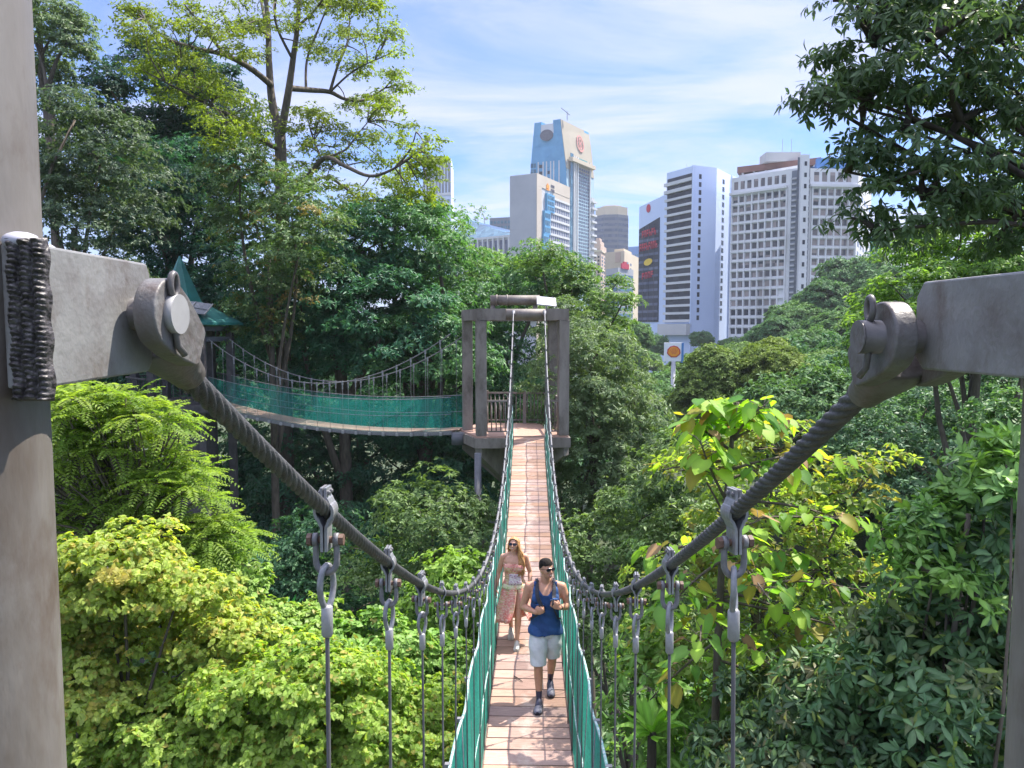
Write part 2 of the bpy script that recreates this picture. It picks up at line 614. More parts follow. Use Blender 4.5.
def plank_mat():
    m, nt, b = new_mat('weathered_planks')
    at_ = nd(nt, 'ShaderNodeAttribute', attribute_name='tint')
    tc = nd(nt, 'ShaderNodeTexCoord')
    mp = nd(nt, 'ShaderNodeMapping'); mp.inputs['Scale'].default_value = (1.5, 14, 14)
    nt.links.new(tc.outputs['Object'], mp.inputs[0])
    n = nd(nt, 'ShaderNodeTexNoise'); n.inputs['Scale'].default_value = 4; n.inputs['Detail'].default_value = 8; n.inputs['Roughness'].default_value = .7
    nt.links.new(mp.outputs[0], n.inputs['Vector'])
    g = ramp(nt, n.outputs['Fac'], [(.25, (.62, .58, .56)), (.6, (1.08, 1.05, 1.03))])
    mul = nd(nt, 'ShaderNodeMixRGB', blend_type='MULTIPLY'); mul.inputs[0].default_value = 1
    nt.links.new(at_.outputs['Color'], mul.inputs[1]); nt.links.new(g, mul.inputs[2])
    # pale patches, more of them down the middle
    n2 = nd(nt, 'ShaderNodeTexNoise'); n2.inputs['Scale'].default_value = 3.2; n2.inputs['Detail'].default_value = 7; n2.inputs['Roughness'].default_value = .72
    nt.links.new(tc.outputs['Object'], n2.inputs['Vector'])
    sx = nd(nt, 'ShaderNodeSeparateXYZ'); nt.links.new(tc.outputs['Object'], sx.inputs[0])
    ab = nd(nt, 'ShaderNodeMath', operation='ABSOLUTE'); nt.links.new(sx.outputs[0], ab.inputs[0])
    mr = nd(nt, 'ShaderNodeMapRange'); mr.inputs['From Min'].default_value = 0; mr.inputs['From Max'].default_value = .42
    mr.inputs['To Min'].default_value = .07; mr.inputs['To Max'].default_value = -.14
    nt.links.new(ab.outputs[0], mr.inputs['Value'])
    ad = nd(nt, 'ShaderNodeMath', operation='ADD'); nt.links.new(n2.outputs['Fac'], ad.inputs[0]); nt.links.new(mr.outputs[0], ad.inputs[1])
    w = ramp(nt, ad.outputs[0], [(.52, (0, 0, 0)), (.66, (1, 1, 1))])
    mx = nd(nt, 'ShaderNodeMixRGB'); mx.inputs[2].default_value = (.55, .455, .39, 1)
    fm = nd(nt, 'ShaderNodeMath', operation='MULTIPLY'); fm.inputs[1].default_value = .6
    nt.links.new(w, fm.inputs[0]); nt.links.new(fm.outputs[0], mx.inputs[0]); nt.links.new(mul.outputs[0], mx.inputs[1])
    nt.links.new(mx.outputs[0], b.inputs['Base Color'])
    b.inputs['Roughness'].default_value = .7
    b.inputs['Specular IOR Level'].default_value = .3
    bp = nd(nt, 'ShaderNodeBump'); bp.inputs['Strength'].default_value = .3; bp.inputs['Distance'].default_value = .004
    nt.links.new(n.outputs['Fac'], bp.inputs['Height']); nt.links.new(bp.outputs[0], b.inputs['Normal'])
    return m


M['plank'] = plank_mat()
pm = MB(); tints = []
rr = random.Random(11)
y = .5
while y < 21.9:
    w = .243 if rr.random() < .75 else rr.choice((.16, .3, .2))
    z0, z1 = deck_z(y), deck_z(y + w)
    sl = math.atan2(z1 - z0, w)
    rot = Matrix.Rotation(sl, 3, 'X') @ Matrix.Rotation(rr.uniform(-.006, .006), 3, 'Y') @ Matrix.Rotation(rr.uniform(-.008, .008), 3, 'Z')
    nb = len(pm.v)
    pm.box(Vector((rr.uniform(-.008, .008), y + w / 2, (z0 + z1) / 2 - .0125 + rr.uniform(-.002, .002))) - OW, (DW * 2 + rr.uniform(-.015, .015), w - .020, .025), rot, bevel=.003)
    b_ = rr.uniform(.74, 1.16); h = rr.uniform(-.03, .02)
    tints += [(.41 * b_ + h, .27 * b_, .212 * b_ - h, 1)] * (len(pm.v) - nb)
    y += w
po = pm.build('planks', M['plank'], wk)
a_ = po.data.color_attributes.new('tint', 'FLOAT_COLOR', 'POINT')
a_.data.foreach_set('color', np.array(tints, dtype=np.float32).ravel())
for s in (-1, 1):
    sb = MB()
    pts = [Vector((s * (DW - .05), yy, deck_z(yy) - .075)) - OW for yy in np.linspace(.5, 21.9, 60)]
    for i in range(59):
        sb.beam(pts[i], pts[i + 1], .06, .09)
    sb.build('stringer', M['deckside'], wk)
    eb = MB()
    pts = [Vector((s * (DW + .006), yy, deck_z(yy) + .006)) - OW for yy in np.linspace(.5, 21.9, 90)]
    eb.tube(pts, .011, 6)
    eb.build('edge_rope', M['deckside'], wk)
for k, y in enumerate(HY):
    if y < 3: continue
    cb = MB(); cb.box(Vector((0, y, deck_z(y) - .06 - .055)) - OW, (1.08, .06, .05)); cb.build('cross_beam', M['galv_d'], wk)


# ================================================================== safety nets
def net_mat(name, k=.2, cols=((.012, .22, .165), (.025, .31, .235), (.07, .40, .31))):
    """woven threads: the flatter the line of sight, the more thread and the less hole it meets"""
    m, nt, b = new_mat(name)
    uv = nd(nt, 'ShaderNodeUVMap', uv_map='UVMap')
    n = nd(nt, 'ShaderNodeTexNoise'); n.inputs['Scale'].default_value = 3; n.inputs['Detail'].default_value = 6
    nt.links.new(uv.outputs[0], n.inputs['Vector'])
    c = ramp(nt, n.outputs['Fac'], [(.3, cols[0]), (.55, cols[1]), (.75, cols[2])])
    nf = nd(nt, 'ShaderNodeTexNoise'); nf.inputs['Scale'].default_value = 38; nf.inputs['Detail'].default_value = 5; nf.inputs['Roughness'].default_value = .75
    nt.links.new(uv.outputs[0], nf.inputs['Vector'])
    sk_ = ramp(nt, nf.outputs['Fac'], [(.34, (.40, .46, .5)), (.5, (.95, .95, .95)), (.68, (1.5, 1.35, 1.3))])
    mc = nd(nt, 'ShaderNodeMixRGB', blend_type='MULTIPLY'); mc.inputs[0].default_value = 1
    nt.links.new(c, mc.inputs[1]); nt.links.new(sk_, mc.inputs[2]); c = mc.outputs[0]
    nt.links.new(c, b.inputs['Base Color']); b.inputs['Roughness'].default_value = .6
    tr = nd(nt, 'ShaderNodeBsdfTranslucent'); nt.links.new(c, tr.inputs[0])
    m1 = nd(nt, 'ShaderNodeMixShader'); m1.inputs[0].default_value = .45 if k < .2 else .3
    nt.links.new(b.outputs[0], m1.inputs[1]); nt.links.new(tr.outputs[0], m1.inputs[2])
    gm = nd(nt, 'ShaderNodeNewGeometry')
    dt = nd(nt, 'ShaderNodeVectorMath', operation='DOT_PRODUCT')
    nt.links.new(gm.outputs['Incoming'], dt.inputs[0]); nt.links.new(gm.outputs['Normal'], dt.inputs[1])
    ab = nd(nt, 'ShaderNodeMath', operation='ABSOLUTE'); nt.links.new(dt.outputs['Value'], ab.inputs[0])
    mxn = nd(nt, 'ShaderNodeMath', operation='MAXIMUM'); mxn.inputs[1].default_value = .02; nt.links.new(ab.outputs[0], mxn.inputs[0])
    dv = nd(nt, 'ShaderNodeMath', operation='DIVIDE', use_clamp=True); dv.inputs[0].default_value = k; nt.links.new(mxn.outputs[0], dv.inputs[1])
    tp = nd(nt, 'ShaderNodeBsdfTransparent')
    m2 = nd(nt, 'ShaderNodeMixShader')
    nt.links.new(dv.outputs[0], m2.inputs[0]); nt.links.new(tp.outputs[0], m2.inputs[1]); nt.links.new(m1.outputs[0], m2.inputs[2])
    nt.links.new(m2.outputs[0], nt.nodes['Material Output'].inputs['Surface'])
    return m


M['net'] = net_mat('green_net', .17)
M['net_far'] = net_mat('green_net_open', .15, ((.02, .34, .30), (.04, .45, .40), (.10, .55, .50)))
M['netrope'] = rough_mat('net_rope', [(.35, (.08, .3, .26)), (.6, (.45, .52, .50)), (.75, (.66, .68, .66))], 40, rough=.6)


def net_sheet(bot, top, parent, mat, nz=7, slack=.03, seed=1):
    """cloth between two polylines (world points), bulging a little"""
    rr = random.Random(seed)
    O = Vector(parent.location)
    n = len(bot); vs = []; uvs = []; fs = []
    acc = 0
    ph = rr.uniform(0, 6)
    for i in range(n):
        if i: acc += (bot[i] - bot[i - 1]).length
        along = (bot[min(i + 1, n - 1)] - bot[max(i - 1, 0)]).normalized()
        side = along.cross(Vector((0, 0, 1))).normalized()
        for k in range(nz + 1):
            t = k / nz
            h = (top[i] - bot[i]).length
            bulge = slack * math.sin(math.pi * t) * (.5 + .5 * math.sin(acc * 2.3 + ph) + .4 * math.sin(acc * 5.1 + 3 * t))
            vs.append(bot[i].lerp(top[i], t) + side * bulge - O); uvs.append((acc, t * h))
    for i in range(n - 1):
        for k in range(nz):
            a = i * (nz + 1) + k
            fs.append((a, a + nz + 1, a + nz + 2, a + 1))
    me = bpy.data.meshes.new('netting'); me.from_pydata([tuple(v) for v in vs], [], fs)
    me.polygons.foreach_set('use_smooth', [True] * len(fs))
    ul = me.uv_layers.new(name='UVMap')
    for lp in me.loops:
        ul.data[lp.index].uv = uvs[lp.vertex_index]
    me.materials.append(mat)
    o = bpy.data.objects.new('netting', me); col.objects.link(o); setp(o, parent)
    return o


for s, word in ((-1, 'left'), (1, 'right')):
    e = empty('safety_net', (s * .47, .8, deck_z(.8)), 'tall green mesh net along the %s side of the plank walkway' % word, 'safety net', 'nets beside the walkway')
    O = Vector(e.location)
    ys = np.linspace(.8, 21.85, 160)
    bot = [Vector((s * (DW + .008), y, deck_z(y) + .01)) for y in ys]
    top = [Vector((s * (.49 + .012 * math.sin(y * 4.36)), y, deck_z(y) + net_h(y) + .012 * math.cos(y * 8.72))) for y in ys]
    mid = [b.lerp(t, .42) + Vector((-s * .012, 0, 0)) for b, t in zip(bot, top)]
    net_sheet(bot, top, e, M['net'], 8, .02, 4 + s)
    tr = MB(); tr.tube([p - O for p in top], .011, 6); tr.build('top_rope', M['netrope'], e)
    tr = MB(); tr.tube([p - O for p in mid], .008, 6); tr.build('middle_rope', M['netrope'], e)
    for k, y in enumerate(HY):
        if y < 4: continue
        i = int(np.argmin(abs(ys - y)))
        c = MB()
        c.tube([top[i] - O + Vector((-s * .012, 0, 0)), top[i] - O + Vector((-s * .03 + s * .06, 0, .002))], .011, 6)
        c.box(top[i] - O + Vector((s * .015, 0, 0)), (.035, .03, .03))
        c.tube([bot[i] - O + Vector((-s * .006, 0, 0)), bot[i].lerp(top[i], .42) - O + Vector((-s * .018, 0, 0)), top[i] - O], .0045, 5)
        c.build('rope_clip', M['galv_d'], e)
# ================================================================== far tower
ZP = -3.2
TV = [Vector((-1.45, 22.3, 0)), Vector((1.04, 22.5, 0)), Vector((.80, 25.2, 0)), Vector((-1.62, 25.2, 0)), Vector((-1.97, 23.6, 0))]
TC = Vector((-.5, 23.8, 0))
tw = empty('bridge_tower', (TC.x, TC.y, ZP), 'grey brown steel portal tower and platform at the far end of the walkway', 'tower')
OT = Vector(tw.location)
for v in TV:
    mb = MB(); mb.box(Vector((v.x, v.y, (ZP + .30) / 2)) - OT, (.31, .31, .30 - ZP), Matrix.Rotation(.2, 3, 'Z'), bevel=.02)
    mb.build('post', M['tower'], tw)
for i in range(5):
    a, b = TV[i], TV[(i + 1) % 5]
    mb = MB()
    za = .47
    if i == 0:
        d = (b - a).normalized()
        p0 = a + d * .62; p1 = b - d * .42
        mb.beam(a + Vector((0, 0, za)) - OT, p0 + Vector((0, 0, za)) - OT, .34, .34, ext=.12)
        mb.build('ring_beam', M['tower'], tw)
        mb = MB(); mb.beam(p1 + Vector((0, 0, za)) - OT, b + Vector((0, 0, za)) - OT, .34, .34, ext=.12)
        mb.build('ring_beam', M['tower'], tw)
        pm = MB(); pm.tube([p0 - d * .1 + Vector((0, 0, za)) - OT, p1 + d * .1 + Vector((0, 0, za)) - OT], .165, 20)
        pm.build('pipe_beam', M['tower'], tw)
        for s in (-1, 1):
            lg = MB(); lg.box(Vector((s * HX, 22.22, .50)) - OT, (.05, .36, .18)); lg.tube([Vector((s * HX - .06, 22.05, .48)) - OT, Vector((s * HX + .06, 22.05, .48)) - OT], .03, 10)
            lg.tube([Vector((s * HX, 22.06, .48)) - OT, Vector((s * HX, 21.8, .53)) - OT, Vector((s * HX, 21.5, .44)) - OT], [.06, .055, .03], 10)
            lg.build('cable_anchor', M['galv_d'], tw)
    else:
        mb.beam(a + Vector((0, 0, za - .002 * i)) - OT, b + Vector((0, 0, za - .002 * i)) - OT, .32, .335, ext=.1)
        mb.build('ring_beam', M['tower'], tw)
pm = MB()
pm.tube([Vector((-1.28, 24.6, .98)) - OT, Vector((.35, 24.6, .98)) - OT], .165, 20)
pm.tube([Vector((-1.10, 24.6, .98)) - OT, Vector((-1.04, 24.6, .98)) - OT], .19, 20)
pm.tube([Vector((-.75, 24.6, .98)) - OT, Vector((-.70, 24.6, .98)) - OT], .19, 20)
pm.tube([Vector((-1.2, 24.6, .3)) - OT, Vector((-1.2, 24.6, .9)) - OT], .08, 10)
pm.tube([Vector((.2, 24.6, .3)) - OT, Vector((.2, 24.6, .9)) - OT], .08, 10)
pm.build('upper_pipe', M['tower'], tw)
pm = MB(); pm.box(Vector((.56, 24.0, .92)) - OT, (.62, .75, .03), Matrix.Rotation(R(22), 3, 'X') @ Matrix.Rotation(R(6), 3, 'Y'))
pm.box(Vector((.56, 24.2, .7)) - OT, (.05, .05, .4))
pm.build('roof_panel', M['lilac'], tw)
pm = MB(); pm.box(Vector((.13, 22.5, .2)) - OT, (.17, .02, .12)); pm.build('notice_plate', M['white'], tw)
# platform slab
oc = [TC + (v - TC) * (1 + .30 / (v - TC).length) for v in TV]
pm = MB(); pm.prism([Vector((v.x, v.y, ZP - .36)) - OT for v in oc], (0, 0, .30)); pm.build('platform', M['tower'], tw)
pm = MB(); oc2 = [TC + (v - TC) * (1 + .22 / (v - TC).length) for v in TV]
pm.prism([Vector((v.x, v.y, ZP - .056)) - OT for v in oc2], (0, 0, .056))
fo = pm.build('platform_floor', M['plank'], tw)
a_ = fo.data.color_attributes.new('tint', 'FLOAT_COLOR', 'POINT')
a_.data.foreach_set('color', np.array([(.40, .265, .21, 1)] * len(fo.data.vertices), dtype=np.float32).ravel())
pm = MB(); v = oc[4]
pm.tube([Vector((v.x + .05, v.y - .3, ZP - .42)) - OT, Vector((v.x + .05, v.y - .3, ZP - .05)) - OT], .24, 16); pm.build('corner_drum', M['tower_d'], tw)
# column, brackets
pm = MB(); pm.tube([Vector((TC.x, TC.y, -19)) - OT, Vector((TC.x, TC.y, ZP - .36)) - OT], .34, 20); pm.build('column', M['tower_d'], tw)
for v in oc:
    pm = MB()
    e_ = TC.lerp(v, .93)
    d = (v - TC).normalized(); sd = d.cross(Vector((0, 0, 1))) * .12
    poly = [Vector((e_.x, e_.y, ZP - .37)), Vector((TC.x, TC.y, ZP - .37)), Vector((TC.x, TC.y, ZP - 2.1)), Vector((TC.x + d.x * .45, TC.y + d.y * .45, ZP - 1.7)), Vector((e_.x, e_.y, ZP - .62))]
    pm.prism([p - sd - OT for p in poly], sd * 2); pm.build('bracket', M['tower'], tw)


def railing(p, q, parent, O, mat, n, h=1.05, name='railing', posts=(1, 1)):
    mb = MB(); p = Vector(p); q = Vector(q)
    mb.beam(p + Vector((0, 0, h)) - O, q + Vector((0, 0, h)) - O, .06, .06)
    mb.beam(p + Vector((0, 0, .12)) - O, q + Vector((0, 0, .12)) - O, .04, .04)
    for k in range(n + 1):
        a = p.lerp(q, k / n)
        mb.tube([a + Vector((0, 0, .12)) - O, a + Vector((0, 0, h)) - O], .018, 6)
    if posts[0]: mb.box(p + Vector((0, 0, h / 2 + .04)) - O, (.12, .12, h + .08))
    if posts[1]: mb.box(q + Vector((0, 0, h / 2 + .04)) - O, (.12, .12, h + .08))
    mb.build(name, mat, parent)


P = lambda x, y: Vector((x, y, ZP))
railing(P(-1.27, 22.33), P(-.58, 22.36), tw, OT, M['tower'], 5, posts=(0, 1))
railing(P(.58, 22.46), P(.9, 22.49), tw, OT, M['tower'], 3, posts=(1, 0))
railing(P(-1.45, 25.25), P(-.15, 25.25), tw, OT, M['tower'], 9)
railing(P(-.05, 25.25), P(.66, 25.25), tw, OT, M['tower'], 6, posts=(0, 1))
railing(P(1.0, 22.7), P(.82, 25.0), tw, OT, M['tower'], 12, posts=(0, 0))
pole = empty('support_pole', (at(478, 500, 21.2).x, 21.2, -19), 'slender black pole standing left of the walkway below the tower platform', 'pole')
pm = MB(); pm.tube([(0, 0, 0), (0, 0, 19 - .36 + ZP)], .10, 12); pm.build('shaft', M['tower_d'], pole)
pm = MB(); pm.tube([(0, 0, 13.0), (0, 0, 13.12)], .13, 12); pm.build('collar', M['tower_d'], pole)

# ================================================================== second bridge
A2 = Vector((-2.25, 23.7, ZP)); H2 = Vector((-11.9, 28.2, -2.85))
d2 = (H2 - A2); d2.z = 0; d2.normalize(); s2 = Vector((d2.y, -d2.x, 0))
s2 = s2 if s2.y < 0 else -s2      # towards the camera
b2 = empty('side_walkway', tuple(A2), 'second hanging plank bridge curving left from the tower to the hut', 'bridge deck')
O2 = Vector(b2.location)


def d2z(t): return A2.z + (H2.z - A2.z) * t - .36 * 4 * t * (1 - t)


def d2p(t): 
    p = A2.lerp(H2, t); p.z = d2z(t); return p


NT = 60
pm = MB()
for i in range(NT):
    a, b = d2p(i / NT), d2p((i + 1) / NT)
    pm.beam(a - O2, b - d2 * .012 - O2, .92, .04)
fo = pm.build('planks', M['plank'], b2)
a_ = fo.data.color_attributes.new('tint', 'FLOAT_COLOR', 'POINT')
a_.data.foreach_set('color', np.array([(.26, .18, .145, 1)] * len(fo.data.vertices), dtype=np.float32).ravel())
for s in (1, -1):
    sb = MB()
    for i in range(NT):
        a, b = d2p(i / NT) + s2 * .47 * s, d2p((i + 1) / NT) + s2 * .47 * s
        sb.beam(a - O2 - Vector((0, 0, .06)), b - O2 - Vector((0, 0, .06)), .06, .12)
    sb.build('stringer', M['galv_d'], b2)
N2 = 19
for s, word in ((1, 'near'), (-1, 'far')):
    nt_ = empty('safety_net', tuple(A2 + s2 * .5 * s), 'see-through teal net along the %s side of the second bridge' % word, 'safety net', 'nets of the second bridge')
    O = Vector(nt_.location)
    bot = [d2p(t) + s2 * .5 * s for t in np.linspace(0, 1, 50)]
    top = [p + Vector((0, 0, 1.08)) + s2 * .04 * s for p in bot]
    net_sheet(bot, top, nt_, M['net_far'], 5, .03, 9)
    tr = MB(); tr.tube([p - O for p in top], .014, 5); tr.build('top_rope', M['galv_d'], nt_)
    tr = MB(); tr.tube([b.lerp(t, .5) - O for b, t in zip(bot, top)], .010, 5); tr.build('middle_rope', M['galv_d'], nt_)
    cb = empty('suspension_cable', tuple(A2 + s2 * .5 * s), 'thin %s-side cable of the second bridge hanging between tower and hut' % word, 'cable', 'cables of the second bridge')
    O = Vector(cb.location)
    zc = lambda t: (-.12 + (-.35 + .12) * t) - 4 * 1.62 * t * (1 - t)
    pts = [A2.lerp(H2, t) * 1 for t in np.linspace(0, 1, 60)]
    pts = [Vector((p.x, p.y, zc(t))) + s2 * .5 * s - O for p, t in zip(pts, np.linspace(0, 1, 60))]
    tr = MB(); tr.tube(pts, .018, 6); tr.build('wire_rope', M['galv_d'], cb)
    pr = None
    for k in range(N2):
        t = (k + .7) / N2
        p = d2p(t) + s2 * .5 * s
        zt = zc(t)
        if pr is None:
            h = empty('bridge_hanger')
            c = MB(); c.box((0, 0, -.03), (.05, .05, .14)); c.box((0, 0, -.17), (.03, .03, .16)); c.build('clamp', M['galv'], h)
            c = MB(); c.tube([(0, 0, 0), (0, 0, -1)], .006, 5); c.build('suspender_rope', M['galv_d'], h)
            c = MB(); c.box((0, 0, 0), (.09, .12, .10)); c.build('foot_clip', M['ferrule'], h)
            pr = h
        else:
            h = copy_tree(pr)
        h.location = (p.x, p.y, zt)
        tag(h, '%s hanger from the tower on the %s cable of the second bridge' % (ORD[k] if k else 'first', word), 'hanger', 'hangers of the second bridge')
        for ch in KIDS[h.name]:
            if ch.name.startswith('susp'): ch.scale = (1, 1, zt - p.z + .06)
            if ch.name.startswith('foot'): ch.location = (0, 0, p.z - .08 - zt)

# ================================================================== roofed hut tower
hc = at(181, 300, 29.5)
ht = empty('roofed_tower', (hc.x, hc.y, -19), 'dark timber tower with a pointed teal roof where the second bridge ends at left', 'tower')
OH = Vector(ht.location)


def pyr(z0, r0, z1, r1, n=6, rot=.3):
    mb = MB()
    rings = [[Vector((hc.x + r * math.cos(2 * math.pi * k / n + rot), hc.y + r * math.sin(2 * math.pi * k / n + rot), z)) - OH for k in range(n)] for (z, r) in ((z0, r0), (z1, r1))]
    mb.loft(rings, smooth=False)
    return mb


zap = at(181, 256, 29.5).z
pyr(1.13, .77, zap, .03).build('spire', M['hutroof'], ht)
ro = pyr(.30, 2.3, 1.16, .73).build('roof', M['hutroof'], ht)
pyr(.20, 2.33, .297, 2.33).build('eave_board', M['hutroof'], ro)
sp = MB(); sp.box(Vector((hc.x + 1.0, hc.y - 1.25, .86)) - OH, (1.3, .9, .04), Matrix.Rotation(R(28), 3, 'X') @ Matrix.Rotation(R(8), 3, 'Y'))
so = sp.build('solar_panel', M['solar'], ro)
sp = MB()
for dx in (-.66, 0, .66):
    sp.box(Vector((hc.x + 1.0 + dx, hc.y - 1.27, .88 - dx * .14)) - OH, (.04, .92, .045), Matrix.Rotation(R(28), 3, 'X') @ Matrix.Rotation(R(8), 3, 'Y'))
sp.box(Vector((hc.x + 1.0, hc.y - 1.27, .86)) - OH, (1.36, .05, .05), Matrix.Rotation(R(8), 3, 'Y')); sp.build('panel_frame', M['ferrule'], so)
for k in range(6):
    a = 2 * math.pi * k / 6 + .3
    mb = MB(); x, y = 1.8 * math.cos(a), 1.8 * math.sin(a)
    mb.box((x, y, 9.57), (.26, .26, 19.14)); mb.build('post', M['hutwood'], ht)
for zz, nm in ((-.36, 'tie_beam'), (.06, 'tie_beam')):
    for k in range(6):
        a, b = 2 * math.pi * k / 6 + .3, 2 * math.pi * (k + 1) / 6 + .3
        mb = MB(); mb.beam((1.8 * math.cos(a), 1.8 * math.sin(a), 19 + zz), (1.8 * math.cos(b), 1.8 * math.sin(b), 19 + zz), .16, .18); mb.build(nm, M['tower_d'], ht)
mb = MB(); mb.prism([(2.4 * math.cos(2 * math.pi * k / 6 + .3), 2.4 * math.sin(2 * math.pi * k / 6 + .3), 19 - 3.15) for k in range(6)], (0, 0, .28)); mb.build('platform', M['hutwood'], ht)
for k in range(6):
    a, b = 2 * math.pi * k / 6 + .3, 2 * math.pi * (k + 1) / 6 + .3
    if k == 5: continue
    pa = Vector((hc.x + 2.1 * math.cos(a), hc.y + 2.1 * math.sin(a), -2.86)); pb = Vector((hc.x + 2.1 * math.cos(b), hc.y + 2.1 * math.sin(b), -2.86))
    railing(pa, pb, ht, OH, M['hutwood'], 9, 1.0, posts=(0, 0))
mb = MB(); mb.box((.4, -.2, 12.6), (1.4, 1.3, 6.4)); mb.build('stair_core', M['hutwood'], ht)
# ================================================================== people
def remesh(mb, voxel, smooth=3):
    me = mb.mesh('temp')
    o = bpy.data.objects.new('temp', me); col.objects.link(o)
    m = o.modifiers.new('r', 'REMESH'); m.mode = 'VOXEL'; m.voxel_size = voxel
    s = o.modifiers.new('s', 'SMOOTH'); s.factor = .5; s.iterations = smooth
    dg = bpy.context.evaluated_depsgraph_get()
    out = bpy.data.meshes.new_from_object(o.evaluated_get(dg))
    bpy.data.objects.remove(o); bpy.data.meshes.remove(me)
    return out


def limb(mb, pts, rad, n=14):
    """rounded tapered limb with smoothed joints"""
    P = [Vector(p) for p in pts]
    Q = []; Rr = []
    for i in range(len(P) - 1):
        p0 = P[max(i - 1, 0)]; p1 = P[i]; p2 = P[i + 1]; p3 = P[min(i + 2, len(P) - 1)]
        for k in range(4):
            t = k / 4
            Q.append(.5 * ((2 * p1) + (p2 - p0) * t + (2 * p0 - 5 * p1 + 4 * p2 - p3) * t * t + (3 * p1 - p0 - 3 * p2 + p3) * t ** 3))
            Rr.append(rad[i] + (rad[i + 1] - rad[i]) * t)
    Q.append(P[-1]); Rr.append(rad[-1])
    mb.tube(Q, Rr, n)
    mb.ball(P[0], rad[0], 12, 8); mb.ball(P[-1], rad[-1], 12, 8)


def ering(c, rx, ry, n=28, sq=1.0, tilt=0.0):
    out = []
    for k in range(n):
        a = 2 * math.pi * k / n
        ca, sa = math.cos(a), math.sin(a)
        out.append(Vector((c[0] + rx * math.copysign(abs(ca) ** sq, ca), c[1] + ry * math.copysign(abs(sa) ** sq, sa), c[2] + tilt * ry * sa)))
    return out


def frame(f, n):
    f = Vector(f).normalized(); n = Vector(n); n = (n - f * n.dot(f)).normalized()
    s = f.cross(n)
    return f, s, n


def hand(mb, W, f, n, thumb, curl=(.35, .45, .35), sc=1.0):
    """palm, four unequal fingers curling towards the palm normal n, thumb on side `thumb` (+1/-1 along f x n)"""
    W = Vector(W); f, s, n = frame(f, n)
    rot = Matrix((f, s, n)).transposed()
    mb.ball(W + f * .048 * sc, (.056 * sc, .042 * sc, .017 * sc), 14, 10, rot)
    mb.ball(W + f * .01 * sc, (.03 * sc, .028 * sc, .02 * sc), 10, 8, rot)
    for i, (lat, ln) in enumerate(((.031, .066), (.0105, .078), (-.0105, .073), (-.031, .056))):
        p = W + f * (.088 - .004 * abs(i - 1)) * sc + s * lat * thumb * sc
        pts = [p - f * .03 * sc, p]; a = 0
        for k, part in enumerate((.45, .32, .23)):
            a += curl[k]
            p = p + (f * math.cos(a) + n * math.sin(a)) * ln * part * sc
            pts.append(p)
        mb.tube(pts, [.0095 * sc, .0098 * sc, .009 * sc, .0082 * sc, .0066 * sc], 8); mb.ball(pts[-1], .0066 * sc, 8, 6)
    p = W + f * .02 * sc + s * .03 * thumb * sc
    q = p + (f * .7 + s * thumb * .55 + n * .35).normalized() * .035 * sc
    r_ = q + (f * .85 + n * .6 - s * thumb * .1).normalized() * .030 * sc
    t_ = r_ + (f * .7 + n * .6 - s * thumb * .5).normalized() * .024 * sc
    mb.tube([p, q, r_, t_], [.014 * sc, .0125 * sc, .0105 * sc, .008 * sc], 8); mb.ball(t_, .008 * sc, 8, 6)


def head(mb, C, rot, sc=1.0, fem=False):
    """C: centre of skull; rot: head rotation, face towards local -Y"""
    T = lambda x, y, z: Vector(C) + rot @ (Vector((x, y, z)) * sc)

    def b(c, r):
        mb.ball(T(*c), tuple(v * sc for v in r), 16, 12, rot)
    b((0, .012, .022), (.074, .094, .088))            # skull
    b((0, -.018, -.02), (.066, .072, .078))           # face mass
    jw = .050 if not fem else .044
    b((0, -.028, -.065), (jw, .055, .042))            # jaw
    b((0, -.062, -.094), (.020 if not fem else .015, .018, .016))   # chin
    b((0, -.078, .012), (.055, .014, .010))           # brow
    mb.tube([T(0, -.084, .005), T(0, -.100, -.026), T(0, -.108, -.040)], [.008 * sc, .0105 * sc, .012 * sc], 8)
    b((0, -.096, -.043), (.016, .012, .009))
    for s in (-1, 1):
        b((s * .036, -.066, -.028), (.022, .018, .018))   # cheek
        b((s * .075, .014, -.012), (.008, .020, .030))    # ear
        b((s * .030, -.080, -.006), (.014, .008, .008))   # lid mass behind the glasses
    b((0, -.083, -.062), (.024, .010, .0055)); b((0, -.080, -.073), (.020, .010, .0065))   # lips
    return T


def seg_d(p, a, b):
    ab = b - a
    t = max(0, min(1, (p - a).dot(ab) / ab.length_squared))
    return (p - (a + ab * t)).length


def classify(me, bones):
    """nearest bone per vertex"""
    co = np.empty(len(me.vertices) * 3); me.vertices.foreach_get('co', co); co = co.reshape(-1, 3)
    names = list(bones)
    best = np.full(len(co), 1e9); idx = np.zeros(len(co), int)
    for i, nme in enumerate(names):
        for (a, b, r) in bones[nme]:
            a = np.array(a, float); b = np.array(b, float); ab = b - a
            t = np.clip(((co - a) @ ab) / ab.dot(ab), 0, 1)
            d = np.linalg.norm(co - (a + t[:, None] * ab), axis=1) / r
            m = d < best
            best[m] = d[m]; idx[m] = i
    return co, np.array([names[i] for i in idx])


